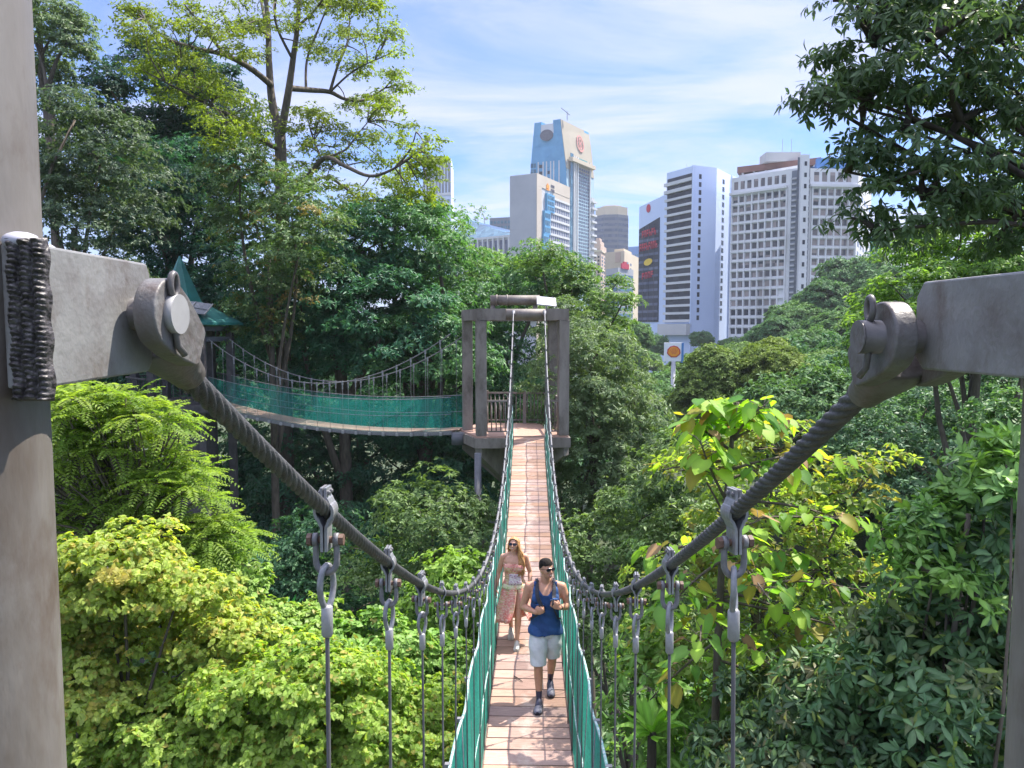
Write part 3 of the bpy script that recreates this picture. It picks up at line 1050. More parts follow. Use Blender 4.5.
def shell(me, mask, off, name, mat, parent):
    """cloth: the masked faces of the body pushed out along their normals"""
    bm = bmesh.new(); bm.from_mesh(me)
    bm.verts.ensure_lookup_table(); bm.normal_update()
    dead = [v for v in bm.verts if not mask[v.index]]
    offs = {v: (v.normal.copy(), off(v.co) if callable(off) else off) for v in bm.verts if mask[v.index]}
    for v, (n_, d) in offs.items(): v.co += n_ * d
    bmesh.ops.delete(bm, geom=dead, context='VERTS')
    # relax the border a little so the hems run clean
    for _ in range(4):
        bd = [e for e in bm.edges if e.is_boundary]
        nb = {}
        for e in bd:
            for v in e.verts: nb.setdefault(v, []).append(e.other_vert(v).co.copy())
        for v, l in nb.items():
            if len(l) == 2: v.co = v.co * .5 + (l[0] + l[1]) * .25
    m2 = bpy.data.meshes.new(name); bm.to_mesh(m2); bm.free()
    m2.polygons.foreach_set('use_smooth', [True] * len(m2.polygons))
    m2.materials.append(mat)
    for a in [a.name for a in m2.color_attributes]: m2.color_attributes.remove(m2.color_attributes[a])
    o = bpy.data.objects.new(name, m2); col.objects.link(o); setp(o, parent)
    sd = o.modifiers.new('thick', 'SOLIDIFY'); sd.thickness = .004; sd.offset = 1
    return o


def skin_mat(name):
    m, nt, b = new_mat(name)
    at_ = nd(nt, 'ShaderNodeAttribute', attribute_name='tint')
    tc = nd(nt, 'ShaderNodeTexCoord'); n = nd(nt, 'ShaderNodeTexNoise'); n.inputs['Scale'].default_value = 30; n.inputs['Detail'].default_value = 5
    nt.links.new(tc.outputs['Object'], n.inputs['Vector'])
    r_ = ramp(nt, n.outputs['Fac'], [(.3, (.9, .87, .86)), (.7, (1.06, 1.05, 1.05))])
    mx = nd(nt, 'ShaderNodeMixRGB', blend_type='MULTIPLY'); mx.inputs[0].default_value = 1
    nt.links.new(at_.outputs['Color'], mx.inputs[1]); nt.links.new(r_, mx.inputs[2])
    nt.links.new(mx.outputs[0], b.inputs['Base Color'])
    b.inputs['Roughness'].default_value = .48; b.inputs['Subsurface Weight'].default_value = .12
    b.inputs['Subsurface Radius'].default_value = (.012, .005, .003)
    return m


M['skin'] = skin_mat('skin')
M['tank'] = rough_mat('blue_jersey', [(.3, (.010, .045, .15)), (.6, (.016, .065, .20)), (.8, (.025, .085, .25))], 12, rough=.8, bump=.25, bscale=18)
M['shorts'] = rough_mat('white_cotton', [(.3, (.55, .57, .60)), (.7, (.72, .73, .74))], 9, rough=.85, bump=.3, bscale=16)
M['hair_d'] = rough_mat('dark_hair', [(.3, (.006, .005, .005)), (.7, (.02, .015, .013))], 60, rough=.75, bump=.8, bscale=160, spec=.2)
M['hair_b'] = rough_mat('blond_hair', [(.3, (.30, .135, .04)), (.7, (.56, .31, .12))], 40, rough=.45, bump=.4, bscale=120)
M['lens'] = rough_mat('sunglass_lens', [(.3, (.012, .012, .02)), (.7, (.02, .02, .035))], 5, rough=.12)
M['strap'] = rough_mat('black_strap', [(.3, (.012, .014, .022)), (.7, (.03, .032, .045))], 30, rough=.7)
M['shoe'] = rough_mat('navy_shoe', [(.35, (.02, .022, .05)), (.7, (.05, .05, .09))], 25, rough=.6)
M['sole'] = rough_mat('dark_sole', [(.3, (.02, .02, .03)), (.7, (.05, .05, .06))], 20, rough=.7)
M['toe'] = rough_mat('grey_toe', [(.3, (.12, .12, .16)), (.7, (.19, .19, .24))], 25, rough=.6)
M['pale'] = rough_mat('pale_canvas', [(.3, (.50, .46, .40)), (.7, (.64, .60, .54))], 25, rough=.7)


def finish_body(me, name, parent, base, tint):
    a = me.color_attributes.new('tint', 'FLOAT_COLOR', 'POINT')
    cols = np.ones((len(me.vertices), 4), np.float32); cols[:, :3] = base
    tint(cols)
    a.data.foreach_set('color', cols.ravel())
    me.materials.clear(); me.materials.append(M['skin'])
    me.polygons.foreach_set('use_smooth', [True] * len(me.polygons))
    o = bpy.data.objects.new(name, me); col.objects.link(o); setp(o, parent)
    return o


def shoe(parent, heel, toe, h=.09, w=.048, mat='shoe', toe_mat=None, sole_mat='sole', pitch=0):
    """heel/toe: ground points of the sole's centre line"""
    heel = Vector(heel); toe = Vector(toe)
    f = (toe - heel); Ln = f.length; f.normalize()
    s = f.cross(Vector((0, 0, 1))).normalized(); u = s.cross(f).normalized()
    prof = [(-.02, .55, .55), (0, .82, .82), (.12, .95, 1.05), (.30, .92, 1.0), (.45, .95, .78), (.62, 1.05, .56), (.80, 1.08, .46), (.93, .88, .38), (1.0, .5, .26)]
    up = MB(); so = MB()
    rings = []; sr = []
    for (t, ww, hh) in prof:
        c = heel + f * (t * Ln)
        rings.append([c + s * (w * ww * math.cos(a)) + u * (.018 + max(0, math.sin(a)) * h * hh - (.008 if math.sin(a) < 0 else 0)) for a in np.linspace(0, 2 * math.pi, 17)[:-1]])
        sr.append([c + s * (w * ww * 1.06 * cx) + u * cz for cx, cz in ((-1, 0), (-1, .024), (1, .024), (1, 0))])
    up.loft(rings); so.loft(sr, smooth=False)
    o = up.build('shoe', M[mat], parent)
    so.build('sole', M[sole_mat], o)
    if toe_mat:
        tm = MB()
        rr_ = []
        for (t, ww, hh) in prof[5:]:
            c = heel + f * (t * Ln)
            rr_.append([c + s * (w * ww * 1.03 * math.cos(a)) + u * (.019 + max(0, math.sin(a)) * h * hh * 1.05) for a in np.linspace(0, 2 * math.pi, 17)[:-1]])
        tm.loft(rr_); tm.build('toe_cap', M[toe_mat], o)
    return o


def sunglasses(T, rot, parent, sc=1.0, w=.028, h=.019):
    mb = MB()
    V = lambda x, y, z: T(x, y, z)
    for s in (-1, 1):
        outl = [V(s * .034 + w * math.copysign(abs(math.cos(a)) ** .7, math.cos(a)), -.094 + .010 * ((abs(s * .034 + w * math.cos(a)) / .06) ** 2), .000 + h * math.copysign(abs(math.sin(a)) ** .8, math.sin(a))) for a in np.linspace(0, 2 * math.pi, 19)[:-1]]
        mb.prism(outl, rot @ Vector((0, -.006, 0)) * sc)
        mb.tube([V(s * .060, -.085, .008), V(s * .075, -.04, .008), V(s * .079, .012, .006)], .0035 * sc, 6)
    mb.tube([V(-.01, -.098, .006), V(.01, -.098, .006)], .004 * sc, 6)
    mb.tube([V(-.062, -.086, .012), V(-.03, -.098, .018), V(0, -.100, .010), V(.03, -.098, .018), V(.062, -.086, .012)], .0035 * sc, 6)
    return mb.build('sunglasses', M['lens'], parent)


# ------------------------------------------------------------------ the man
def man():
    X, Y = .20, 8.58
    e = empty('person', (X, Y, deck_z(Y) + .002), 'man in blue tank top and white shorts walking towards us holding his backpack straps', 'person')
    slope = (deck_z(Y + .3) - deck_z(Y - .3)) / .6
    J = dict(hr=(-.092, -.01, .93), kr=(-.088, -.14, .505), ar=(-.078, -.145, .095),
             hl=(.092, .01, .93), kl=(.088, .06, .50), al=(.072, .30, .135),
             sr=(-.205, .01, 1.465), er=(-.275, .035, 1.195), wr=(-.125, -.165, 1.20),
             sl=(.205, .01, 1.465), el=(.285, .0, 1.22), wl=(.165, -.19, 1.27))
    J = {k: Vector(v) for k, v in J.items()}
    mb = MB()
    rings = [ering((0, .01, .84), .10, .09), ering((0, .01, .88), .165, .112), ering((0, .012, .95), .170, .115), ering((0, .005, 1.04), .156, .104), ering((0, .0, 1.12), .152, .102),
             ering((0, -.002, 1.22), .170, .112), ering((0, -.004, 1.31), .188, .122), ering((0, 0, 1.40), .196, .118), ering((0, .008, 1.455), .178, .098), ering((0, .015, 1.50), .115, .074), ering((0, .015, 1.53), .066, .06)]
    mb.loft(rings)
    for s in (-1, 1):
        mb.ball((s * .088, -.082, 1.345), (.085, .042, .062), 14, 10)      # chest
        mb.ball((s * .185, .012, 1.445), (.062, .060, .062), 14, 10)       # deltoid root
        limb(mb, [(s * .05, .03, 1.53), (s * .12, .02, 1.495), (s * .185, .01, 1.475)], [.045, .045, .05])   # trapezius
        mb.ball((s * .08, .085, .90), (.085, .06, .08), 12, 8)
    limb(mb, [(0, .015, 1.49), (0, -.002, 1.56), (0, -.012, 1.62)], [.066, .058, .056])
    for h, k, a in (('hr', 'kr', 'ar'), ('hl', 'kl', 'al')):
        H, K, A = J[h], J[k], J[a]
        th = H.lerp(K, .35) + Vector((0, -.012, 0)); ca = K.lerp(A, .32) + Vector((0, .022, 0))
        limb(mb, [H, th, H.lerp(K, .75), K, ca, K.lerp(A, .7) + Vector((0, .008, 0)), A], [.090, .084, .066, .055, .056, .042, .036])
    for s_, el, w, f_ in (('sr', 'er', 'wr', 1), ('sl', 'el', 'wl', -1)):
        S, E, W = J[s_], J[el], J[w]
        limb(mb, [S, S.lerp(E, .4), S.lerp(E, .8), E, E.lerp(W, .3), E.lerp(W, .7), W], [.057, .053, .044, .041, .043, .034, .027])
    hand(mb, J['wr'], (.80, -.25, .42), (.35, .9, .1), 1, (1.1, 1.3, .9), 1.12)
    hand(mb, J['wl'], (-.75, -.1, .5), (-.2, .95, .1), -1, (1.1, 1.3, .9), 1.12)
    rot = Matrix.Rotation(R(34), 3, 'Z') @ Matrix.Rotation(R(-9), 3, 'X')
    HC = Vector((.012, -.03, 1.70))
    T = head(mb, HC, rot, 1.0)
    # feet inside the shoes
    limb(mb, [J['ar'], J['ar'] + Vector((-.01, -.05, -.04)), J['ar'] + Vector((-.02, -.15, -.055))], [.036, .036, .03])
    limb(mb, [J['al'], J['al'] + Vector((.0, -.05, -.045)), J['al'] + Vector((.005, -.13, -.085))], [.036, .036, .03])
    me = remesh(mb, .0058, 4)
    bones = dict(torso=[((0, 0, .86), (0, 0, 1.42), .15), ((-.13, .01, 1.44), (.13, .01, 1.44), .09), ((-.09, 0, .9), (.09, 0, .9), .12)],
                 neck=[((0, 0, 1.55), (0, -.01, 1.60), .06)], head=[((0, -.02, 1.66), (0, -.02, 1.76), .10)],
                 armr=[(J['sr'] + Vector((-.03, 0, 0)), J['er'], .055), (J['er'], J['wr'], .042), (J['wr'], J['wr'] + Vector((.08, -.04, .04)), .05)],
                 arml=[(J['sl'] + Vector((.03, 0, 0)), J['el'], .055), (J['el'], J['wl'], .042), (J['wl'], J['wl'] + Vector((-.08, -.04, .04)), .05)],
                 thr=[(J['hr'] + Vector((0, 0, -.06)), J['kr'], .07)], thl=[(J['hl'] + Vector((0, 0, -.06)), J['kl'], .07)],
                 cr=[(J['kr'], J['ar'], .05)], cl=[(J['kl'], J['al'], .05)],
                 fr=[(J['ar'], J['ar'] + Vector((-.02, -.15, -.055)), .04)], fl=[(J['al'], J['al'] + Vector((.005, -.13, -.085)), .04)])
    co, lab = classify(me, {k: [(tuple(a), tuple(b), r) for a, b, r in v] for k, v in bones.items()})
    ri = rot.inverted()
    hl = (co - np.array(HC)) @ np.array(ri.transposed())
    ishead = (co[:, 2] > 1.56)

    def tint(c):
        lips = ishead & (abs(hl[:, 0]) < .024) & (hl[:, 1] < -.07) & (hl[:, 2] < -.054) & (hl[:, 2] > -.082)
        c[lips, :3] = (.36, .13, .10)
        teeth = ishead & (abs(hl[:, 0]) < .017) & (hl[:, 1] < -.082) & (abs(hl[:, 2] + .0675) < .004)
        c[teeth, :3] = (.7, .66, .6)
        jaw = ishead & (hl[:, 2] < -.045) & (hl[:, 1] < .0) & ~lips
        c[jaw, :3] *= (.84, .84, .88)
        brow = ishead & (hl[:, 1] < -.068) & (abs(hl[:, 2] - .022) < .005) & (abs(hl[:, 0]) > .012) & (abs(hl[:, 0]) < .052)
        c[brow, :3] = (.04, .03, .025)
        c[(lab == 'fr') | (lab == 'fl')] = (.03, .03, .06, 1)
        sock = ((lab == 'cr') | (lab == 'cl')) & (co[:, 2] < .21 + (lab == 'cl') * .05)
        c[sock] = (.035, .035, .07, 1)
    body_o = finish_body(me, 'body', e, (.50, .265, .17), tint)
    torso = np.isin(lab, ['torso', 'thr', 'thl', 'armr', 'arml', 'neck'])
    x, y, z = co.T
    neckline = np.where(y < 0.02, np.minimum(1.53, 1.395 + .16 * np.clip(abs(x) / .115, 0, 1.2) ** 2.2), 1.50)
    arm_cut = np.where(z > 1.24, .168 - .022 * np.clip((z - 1.30) / .16, 0, 1), .5)
    mk = torso & (z > .885 + .012 * np.sin(x * 22)) & (z < neckline) & (abs(x) < arm_cut) & ~(np.isin(lab, ['armr', 'arml']) & (z < 1.36))
    shell(me, mk, lambda c: .010 + .030 * max(0, (1.15 - c.z) / .3) + .003 * math.sin(c.z * 60 + c.x * 25), 'tank_top', M['tank'], e)
    leg_line = np.where(x < 0, .535, .555)
    mk = np.isin(lab, ['torso', 'thr', 'thl', 'cr', 'cl']) & (z > leg_line) & (z < .925)
    shell(me, mk, lambda c: .012 + .022 * max(0, min(1, (.93 - c.z) / .2)) + .003 * math.sin(c.z * 40 + c.x * 60), 'shorts', M['shorts'], e)
    hair = ishead & (hl[:, 2] > .045 - .10 * np.clip((hl[:, 1] + .02) / .09, 0, 1.2)) & (hl[:, 1] > -.088 + .3 * np.clip(.085 - hl[:, 2], 0, 1) ) & ~((abs(hl[:, 0]) > .078) & (hl[:, 2] < .02))
    HCv = Vector(HC)
    shell(me, hair, lambda c: .003 + .017 * max(0, min(1, ((ri @ (c - HCv)).z - .045) / .05)) + .0025 * math.sin(c.x * 260) * math.cos(c.y * 240), 'hair', M['hair_d'], e)
    sunglasses(T, rot, e)
    # shoes
    g0 = lambda x, y: (y) * slope
    shoe(e, (-.075, -.105, g0(0, -.1)), (-.10, -.385, g0(0, -.38)), .10, .048, 'shoe', 'toe')
    shoe(e, (.072, .335, g0(0, .33) + .055), (.078, .06, g0(0, .06) + .004), .10, .046, 'shoe', 'toe')
    wt = MB(); 
    wv = (J['el'] - J['wl']).normalized()
    wt.tube([J['wl'] + wv * .012, J['wl'] + wv * .034], .031, 14); wt.build('wristband', M['strap'], e)
    # backpack: a thing of its own
    b = empty('backpack', tuple(Vector(e.location) + Vector((0, .20, 1.18))), 'small black backpack on the back of the man in blue, its straps in his hands', 'backpack')
    OB = Vector((0, .20, 1.18))
    bg = MB()
    bg.loft([ering(Vector((0, .215 - .0, z)) - OB, w, d, 20, .6) for (z, w, d) in ((.98, .11, .05), (1.0, .135, .075), (1.15, .14, .085), (1.32, .13, .075), (1.42, .10, .05), (1.44, .06, .03))])
    bg.build('bag', M['strap'], b)
    for s, w in ((-1, J['wr']), (1, J['wl'])):
        st = MB()
        hpos = w + Vector((-s * .075, -.025, .045))
        path = [Vector((s * .10, .15, 1.43)), Vector((s * .105, .07, 1.535)), Vector((s * .105, .0, 1.545)), Vector((s * .105, -.085, 1.475)), Vector((s * .10, -.142, 1.39)), hpos + Vector((0, .012, .03)), hpos + Vector((0, .012, -.03)),
                Vector((s * .15, -.125, 1.12)), Vector((s * .19, .0, 1.06)), Vector((s * .13, .15, 1.03))]
        Q = []
        for i in range(len(path) - 1):
            p0 = path[max(i - 1, 0)]; p1 = path[i]; p2 = path[i + 1]; p3 = path[min(i + 2, len(path) - 1)]
            for k in range(5):
                t = k / 5
                Q.append(.5 * ((2 * p1) + (p2 - p0) * t + (2 * p0 - 5 * p1 + 4 * p2 - p3) * t * t + (3 * p1 - p0 - 3 * p2 + p3) * t ** 3))
        Q.append(path[-1])
        for i in range(len(Q) - 1):
            wd = .046 if i < 24 else .022
            d = (Q[i + 1] - Q[i]).normalized()
            outv = Vector((Q[i].x * .3, Q[i].y, 0)) if abs(d.z) > .5 else Vector((0, 0, 1))
            st.beam(Q[i] - OB, Q[i + 1] - OB, wd, .010, up=outv, ext=.003)
        st.build('strap', M['strap'], b)
    return e


# ------------------------------------------------------------------ the woman
def dress_mat():
    m, nt, b = new_mat('patterned_dress')
    tc = nd(nt, 'ShaderNodeTexCoord'); sp = nd(nt, 'ShaderNodeSeparateXYZ'); nt.links.new(tc.outputs['Object'], sp.inputs[0])
    v = nd(nt, 'ShaderNodeTexVoronoi'); v.inputs['Scale'].default_value = 26; nt.links.new(tc.outputs['Object'], v.inputs['Vector'])
    n = nd(nt, 'ShaderNodeTexNoise'); n.inputs['Scale'].default_value = 6; n.inputs['Detail'].default_value = 3; nt.links.new(tc.outputs['Object'], n.inputs['Vector'])
    wv = nd(nt, 'ShaderNodeTexWave', bands_direction='Z'); wv.inputs['Scale'].default_value = 9; wv.inputs['Distortion'].default_value = 2; nt.links.new(tc.outputs['Object'], wv.inputs['Vector'])
    pat = ramp(nt, v.outputs['Distance'], [(.0, (.66, .52, .42)), (.25, (.52, .10, .10)), (.45, (.68, .26, .22)), (.7, (.70, .46, .38))])
    pat2 = ramp(nt, n.outputs['Fac'], [(.36, (.66, .13, .10)), (.5, (.58, .28, .24)), (.62, (.50, .42, .20))])
    mx = nd(nt, 'ShaderNodeMixRGB'); nt.links.new(wv.outputs['Fac'], mx.inputs[0]); nt.links.new(pat, mx.inputs[1]); nt.links.new(pat2, mx.inputs[2])
    nt.links.new(mx.outputs[0], b.inputs['Base Color']); b.inputs['Roughness'].default_value = .85
    return m


M['dress'] = dress_mat()
M['panel'] = rough_mat('woven_panel', [(.38, (.30, .08, .22)), (.46, (.66, .58, .62)), (.58, (.72, .66, .68)), (.68, (.38, .14, .30))], 42, 3, rough=.85)
M['sash'] = rough_mat('green_sash', [(.35, (.36, .42, .16)), (.5, (.60, .60, .40)), (.65, (.66, .50, .42))], 30, 3, rough=.85)


def woman():
    X, Y = -.205, 10.3
    e = empty('person', (X, Y, deck_z(Y) + .002), 'blonde woman in a strapless pink patterned dress and sunglasses walking behind the man', 'person')
    J = dict(hr=(-.085, .02, .82), kr=(-.075, .07, .45), ar=(-.055, .27, .13), hl=(.085, -.01, .82), kl=(.062, -.13, .455), al=(.045, -.14, .085),
             sr=(-.165, .02, 1.30), er=(-.235, .05, 1.05), wr=(-.275, -.02, .83), sl=(.165, .02, 1.30), el=(.235, .05, 1.06), wl=(.235, -.09, .87))
    J = {k: Vector(v) for k, v in J.items()}
    mb = MB()
    mb.loft([ering((0, .01, .74), .09, .08), ering((0, .01, .78), .165, .115), ering((0, .015, .85), .172, .118), ering((0, .01, .93), .145, .098), ering((0, .0, 1.0), .128, .086),
             ering((0, -.004, 1.09), .140, .094), ering((0, -.004, 1.17), .155, .10), ering((0, .002, 1.25), .158, .09), ering((0, .01, 1.305), .135, .07), ering((0, .015, 1.335), .08, .055), ering((0, .015, 1.36), .052, .048)])
    for s in (-1, 1):
        mb.ball((s * .072, -.075, 1.165), (.068, .055, .062), 14, 10)
        limb(mb, [(s * .04, .02, 1.36), (s * .10, .02, 1.325), (s * .155, .02, 1.305)], [.034, .034, .044])
        mb.ball((s * .075, .085, .82), (.088, .06, .08), 12, 8)
    limb(mb, [(0, .015, 1.32), (0, .002, 1.39), (0, -.004, 1.44)], [.052, .046, .046])
    for h, k, a in (('hr', 'kr', 'ar'), ('hl', 'kl', 'al')):
        H, K, A = J[h], J[k], J[a]
        limb(mb, [H, H.lerp(K, .35) + Vector((0, -.01, 0)), H.lerp(K, .75), K, K.lerp(A, .32) + Vector((0, .02, 0)), K.lerp(A, .7), A], [.088, .080, .060, .050, .050, .036, .031])
    for s_, el, w in (('sr', 'er', 'wr'), ('sl', 'el', 'wl')):
        S, E, W = J[s_], J[el], J[w]
        limb(mb, [S, S.lerp(E, .4), S.lerp(E, .8), E, E.lerp(W, .3), E.lerp(W, .7), W], [.047, .043, .037, .034, .035, .028, .023])
    hand(mb, J['wr'], (-.08, -.15, -1), (1, -.1, 0), -1, (.25, .35, .3), .95)
    hand(mb, J['wl'], (-.1, -.5, -.8), (-1, 0, .1), 1, (.3, .4, .3), .95)
    rot = Matrix.Rotation(R(-12), 3, 'Z') @ Matrix.Rotation(R(-19), 3, 'X')
    HC = Vector((-.005, -.02, 1.495))
    T = head(mb, HC, rot, .93, True)
    limb(mb, [J['al'], J['al'] + Vector((0, -.05, -.04)), J['al'] + Vector((0, -.13, -.055))], [.031, .032, .026])
    limb(mb, [J['ar'], J['ar'] + Vector((0, -.05, -.045)), J['ar'] + Vector((0, -.12, -.085))], [.031, .032, .026])
    me = remesh(mb, .0058, 4)
    co, lab = classify(me, {k: [(tuple(a), tuple(b), r) for a, b, r in v] for k, v in dict(
        torso=[((0, 0, .8), (0, 0, 1.22), .14), ((-.1, .01, 1.26), (.1, .01, 1.26), .08)], head=[((0, -.02, 1.40), (0, -.02, 1.54), .09)],
        arm=[(J['sr'] + Vector((-.02, 0, 0)), J['er'], .05), (J['er'], J['wr'], .04), (J['wr'], J['wr'] + Vector((0, 0, -.15)), .05), (J['sl'] + Vector((.02, 0, 0)), J['el'], .05), (J['el'], J['wl'], .04), (J['wl'], J['wl'] + Vector((0, -.05, -.13)), .05)],
        leg=[(J['hr'], J['kr'], .08), (J['hl'], J['kl'], .08), (J['kr'], J['ar'], .05), (J['kl'], J['al'], .05)]).items()})
    ri = rot.inverted(); hl = (co - np.array(HC)) @ np.array(ri.transposed()) / .93
    ishead = co[:, 2] > 1.375

    def tint(c):
        lips = ishead & (abs(hl[:, 0]) < .022) & (hl[:, 1] < -.07) & (hl[:, 2] < -.054) & (hl[:, 2] > -.082)
        c[lips, :3] = (.50, .14, .13)
        teeth = ishead & (abs(hl[:, 0]) < .016) & (hl[:, 1] < -.082) & (abs(hl[:, 2] + .0675) < .0045)
        c[teeth, :3] = (.75, .7, .65)
    finish_body(me, 'body', e, (.56, .31, .215), tint)
    x, y, z = co.T
    mk = (lab == 'torso') & (z > .985) & (z < 1.215 + .010 * np.cos(x * 40) - .02 * (y > 0.03)) & (abs(x) < .168)
    shell(me, mk, lambda c: .008 + .002 * math.sin(c.x * 90), 'bodice', M['dress'], e)
    # skirt: open at the front left of the centre so that the forward leg shows
    sk = MB(); N = 72; rows = []
    zr = [(1.01, .136, .096), (.95, .150, .106), (.88, .176, .126), (.80, .188, .138), (.70, .206, .165), (.60, .232, .19), (.50, .262, .215), (.42, .285, .24), (.36, .30, .255), (.30, .31, .265)]
    g0 = R(-90 + 16)
    for i, (zz, rx, ry) in enumerate(zr):
        t = i / (len(zr) - 1)
        gap = R(2 + 24 * max(0, (t - .28) / .72))
        row = []
        for k in range(N):
            u = k / (N - 1)
            a = g0 + gap + (2 * math.pi - 2 * gap) * u
            fold = 1 + t * (.10 * math.sin(a * 7 + 2 * t) + .05 * math.sin(a * 13 + 1))
            edge = min(u, 1 - u)
            hem = max(0, .16 - edge) * .9 * t + .05 * math.sin(a * 2 + 1) * t
            row.append(Vector((rx * fold * math.cos(a), .01 + ry * fold * math.sin(a) - .03 * t * (edge < .1), zz + hem)))
        rows.append(row)
    b0 = 0
    for row in rows: sk.v += [tuple(p) for p in row]
    for i in range(len(rows) - 1):
        for k in range(N - 1):
            sk.f.append((i * N + k, i * N + k + 1, (i + 1) * N + k + 1, (i + 1) * N + k)); sk.sm.append(True)
    so = sk.build('skirt', M['dress'], e)
    sd = so.modifiers.new('thick', 'SOLIDIFY'); sd.thickness = .004
    # woven panel and sash at the waist
    def band(z0, z1, a0, a1, off, name, mat):
        m_ = MB(); n = 24
        def rad(zq):
            for i in range(len(zr) - 1):
                if zr[i][0] >= zq >= zr[i + 1][0]:
                    t = (zr[i][0] - zq) / (zr[i][0] - zr[i + 1][0]); return zr[i][1] + (zr[i + 1][1] - zr[i][1]) * t, zr[i][2] + (zr[i + 1][2] - zr[i][2]) * t
            return zr[0][1], zr[0][2] + max(0, zq - 1.01) * .18
        rows_ = []
        for j in range(5):
            zq = z0 + (z1 - z0) * j / 4; rx, ry = rad(zq)
            rows_.append([Vector(((rx + off) * math.cos(a), .01 + (ry + off) * math.sin(a), zq)) for a in np.linspace(R(a0), R(a1), n)])
        for r_ in rows_: m_.v += [tuple(p) for p in r_]
        for j in range(4):
            for k in range(n - 1):
                m_.f.append((j * n + k, j * n + k + 1, (j + 1) * n + k + 1, (j + 1) * n + k)); m_.sm.append(True)
        o = m_.build(name, mat, e); s_ = o.modifiers.new('thick', 'SOLIDIFY'); s_.thickness = .005
    band(.915, 1.075, -118, -48, .016, 'waist_panel', M['panel'])
    band(.845, .912, -160, -22, .012, 'sash', M['sash'])
    # hair: cap plus strands over her left shoulder
    hair = ishead & (hl[:, 2] > .035 - .20 * np.clip((hl[:, 1] + .03) / .09, 0, 1.0)) & (hl[:, 1] > -.07 + .5 * np.clip(.08 - hl[:, 2], 0, .06)) & (hl[:, 2] > -.09)
    ho = shell(me, hair, lambda c: .014 + .003 * math.sin(c.x * 300 + c.z * 100), 'hair', M['hair_b'], e)
    st = MB(); rr_ = random.Random(8)
    for k in range(110):
        left = rr_.random() < .78
        s = 1 if left else -1
        a = rr_.uniform(-.3, 1.0)
        p0 = T(s * .07 * math.cos(a * .6), -.02 + .085 * math.sin(a), rr_.uniform(-.01, .075))
        p1 = T(s * (.082 + rr_.uniform(0, .016)), -.005 + .05 * a, -.06)
        if left:
            p2 = Vector((.075 + rr_.uniform(-.02, .06), -.05 + rr_.uniform(-.03, .09), 1.34)); p3 = Vector((.10 + rr_.uniform(-.035, .06), -.085 + rr_.uniform(-.03, .05), 1.21 + rr_.uniform(-.03, .03))); p4 = Vector((.10 + rr_.uniform(-.05, .07), -.095 + rr_.uniform(-.03, .03), 1.08 + rr_.uniform(-.05, .05)))
        else:
            p2 = Vector((-.07 + rr_.uniform(-.03, .03), .06 + rr_.uniform(-.02, .04), 1.37)); p3 = Vector((-.06 + rr_.uniform(-.05, .04), .10 + rr_.uniform(-.02, .03), 1.25)); p4 = Vector((-.05 + rr_.uniform(-.05, .06), .115, 1.15 + rr_.uniform(-.05, .05)))
        limb(st, [p0, p1, p2, p3, p4], [.007, .008, .0075, .006, .002], 5)
    st.build('hair_strands', M['hair_b'], ho)
    sunglasses(T, rot, e, .93, .030, .022)
    shoe(e, (.045, -.10, .0), (.040, -.335, .0), .085, .042, 'pale', None, 'pale')
    shoe(e, (-.055, .295, .045), (-.05, .055, .004), .085, .042, 'pale', None, 'pale')
    return e


for o_, s_ in ((man(), .955), (woman(), .955)):
    o_.scale = (s_, s_, s_)
for o_ in col.objects:
    if o_.name == 'backpack':
        mp_ = [q for q in col.objects if q.get('label', '').startswith('man in blue')][0]
        o_.location = mp_.location + Vector((0, .20, 1.18)) * .955; o_.scale = (.955,) * 3
# a fallen twig on the boards
tp = at(518, 683, 9.15)
t_ = empty('fallen_twig', (tp.x, 9.15, deck_z(9.15) + .012), 'small dark twig lying on the boards left of the man\'s feet', 'twig')
mb = MB(); mb.tube([(-.055, .07, .0), (-.02, .02, .006), (.03, -.05, .004), (.06, -.09, .0)], [.004, .007, .006, .003], 6); mb.tube([(-.02, .02, .006), (-.035, .01, .004), (-.045, -.01, .0)], [.004, .003, .002], 5)
mb.build('stick', M['bark_dark'], t_)
# ================================================================== foliage
def nrm(a):
    return a / np.maximum(np.linalg.norm(a, axis=-1, keepdims=True), 1e-9)


TEMPL = {
    # along, across, up (fractions of length, width, length)
    'lance': (np.array([(0, 0, 0), (.42, .5, .05), (1, 0, -.10), (.42, -.5, .05)]), [(0, 3, 2), (0, 2, 1)], [1, 1, 1, 1]),
    'long': (np.array([(0, 0, 0), (.25, .36, .03), (.6, .5, .0), (1, 0, -.16), (.6, -.5, .0), (.25, -.36, .03), (.3, 0, -.015), (.65, 0, -.045)]),
             [(0, 6, 1), (1, 6, 7, 2), (2, 7, 3), (0, 5, 6), (5, 4, 7, 6), (4, 3, 7)], [1.15, .95, .95, 1, .95, .95, 1.35, 1.3]),
    'heart': (np.array([(.02, 0, 0), (-.10, .26, .01), (.10, .48, .04), (.40, .50, .03), (.75, .27, -.03), (1.0, 0, -.14),
                        (.75, -.27, -.03), (.40, -.50, .03), (.10, -.48, .04), (-.10, -.26, .01), (.35, 0, -.03), (.68, 0, -.055)]),
              [(0, 10, 2, 1), (2, 10, 3), (3, 10, 11, 4), (4, 11, 5), (0, 9, 8, 10), (8, 7, 10), (7, 6, 11, 10), (6, 5, 11)],
              [1.2, .95, .95, .95, .97, 1, .97, .95, .95, .95, 1.3, 1.2]),
}


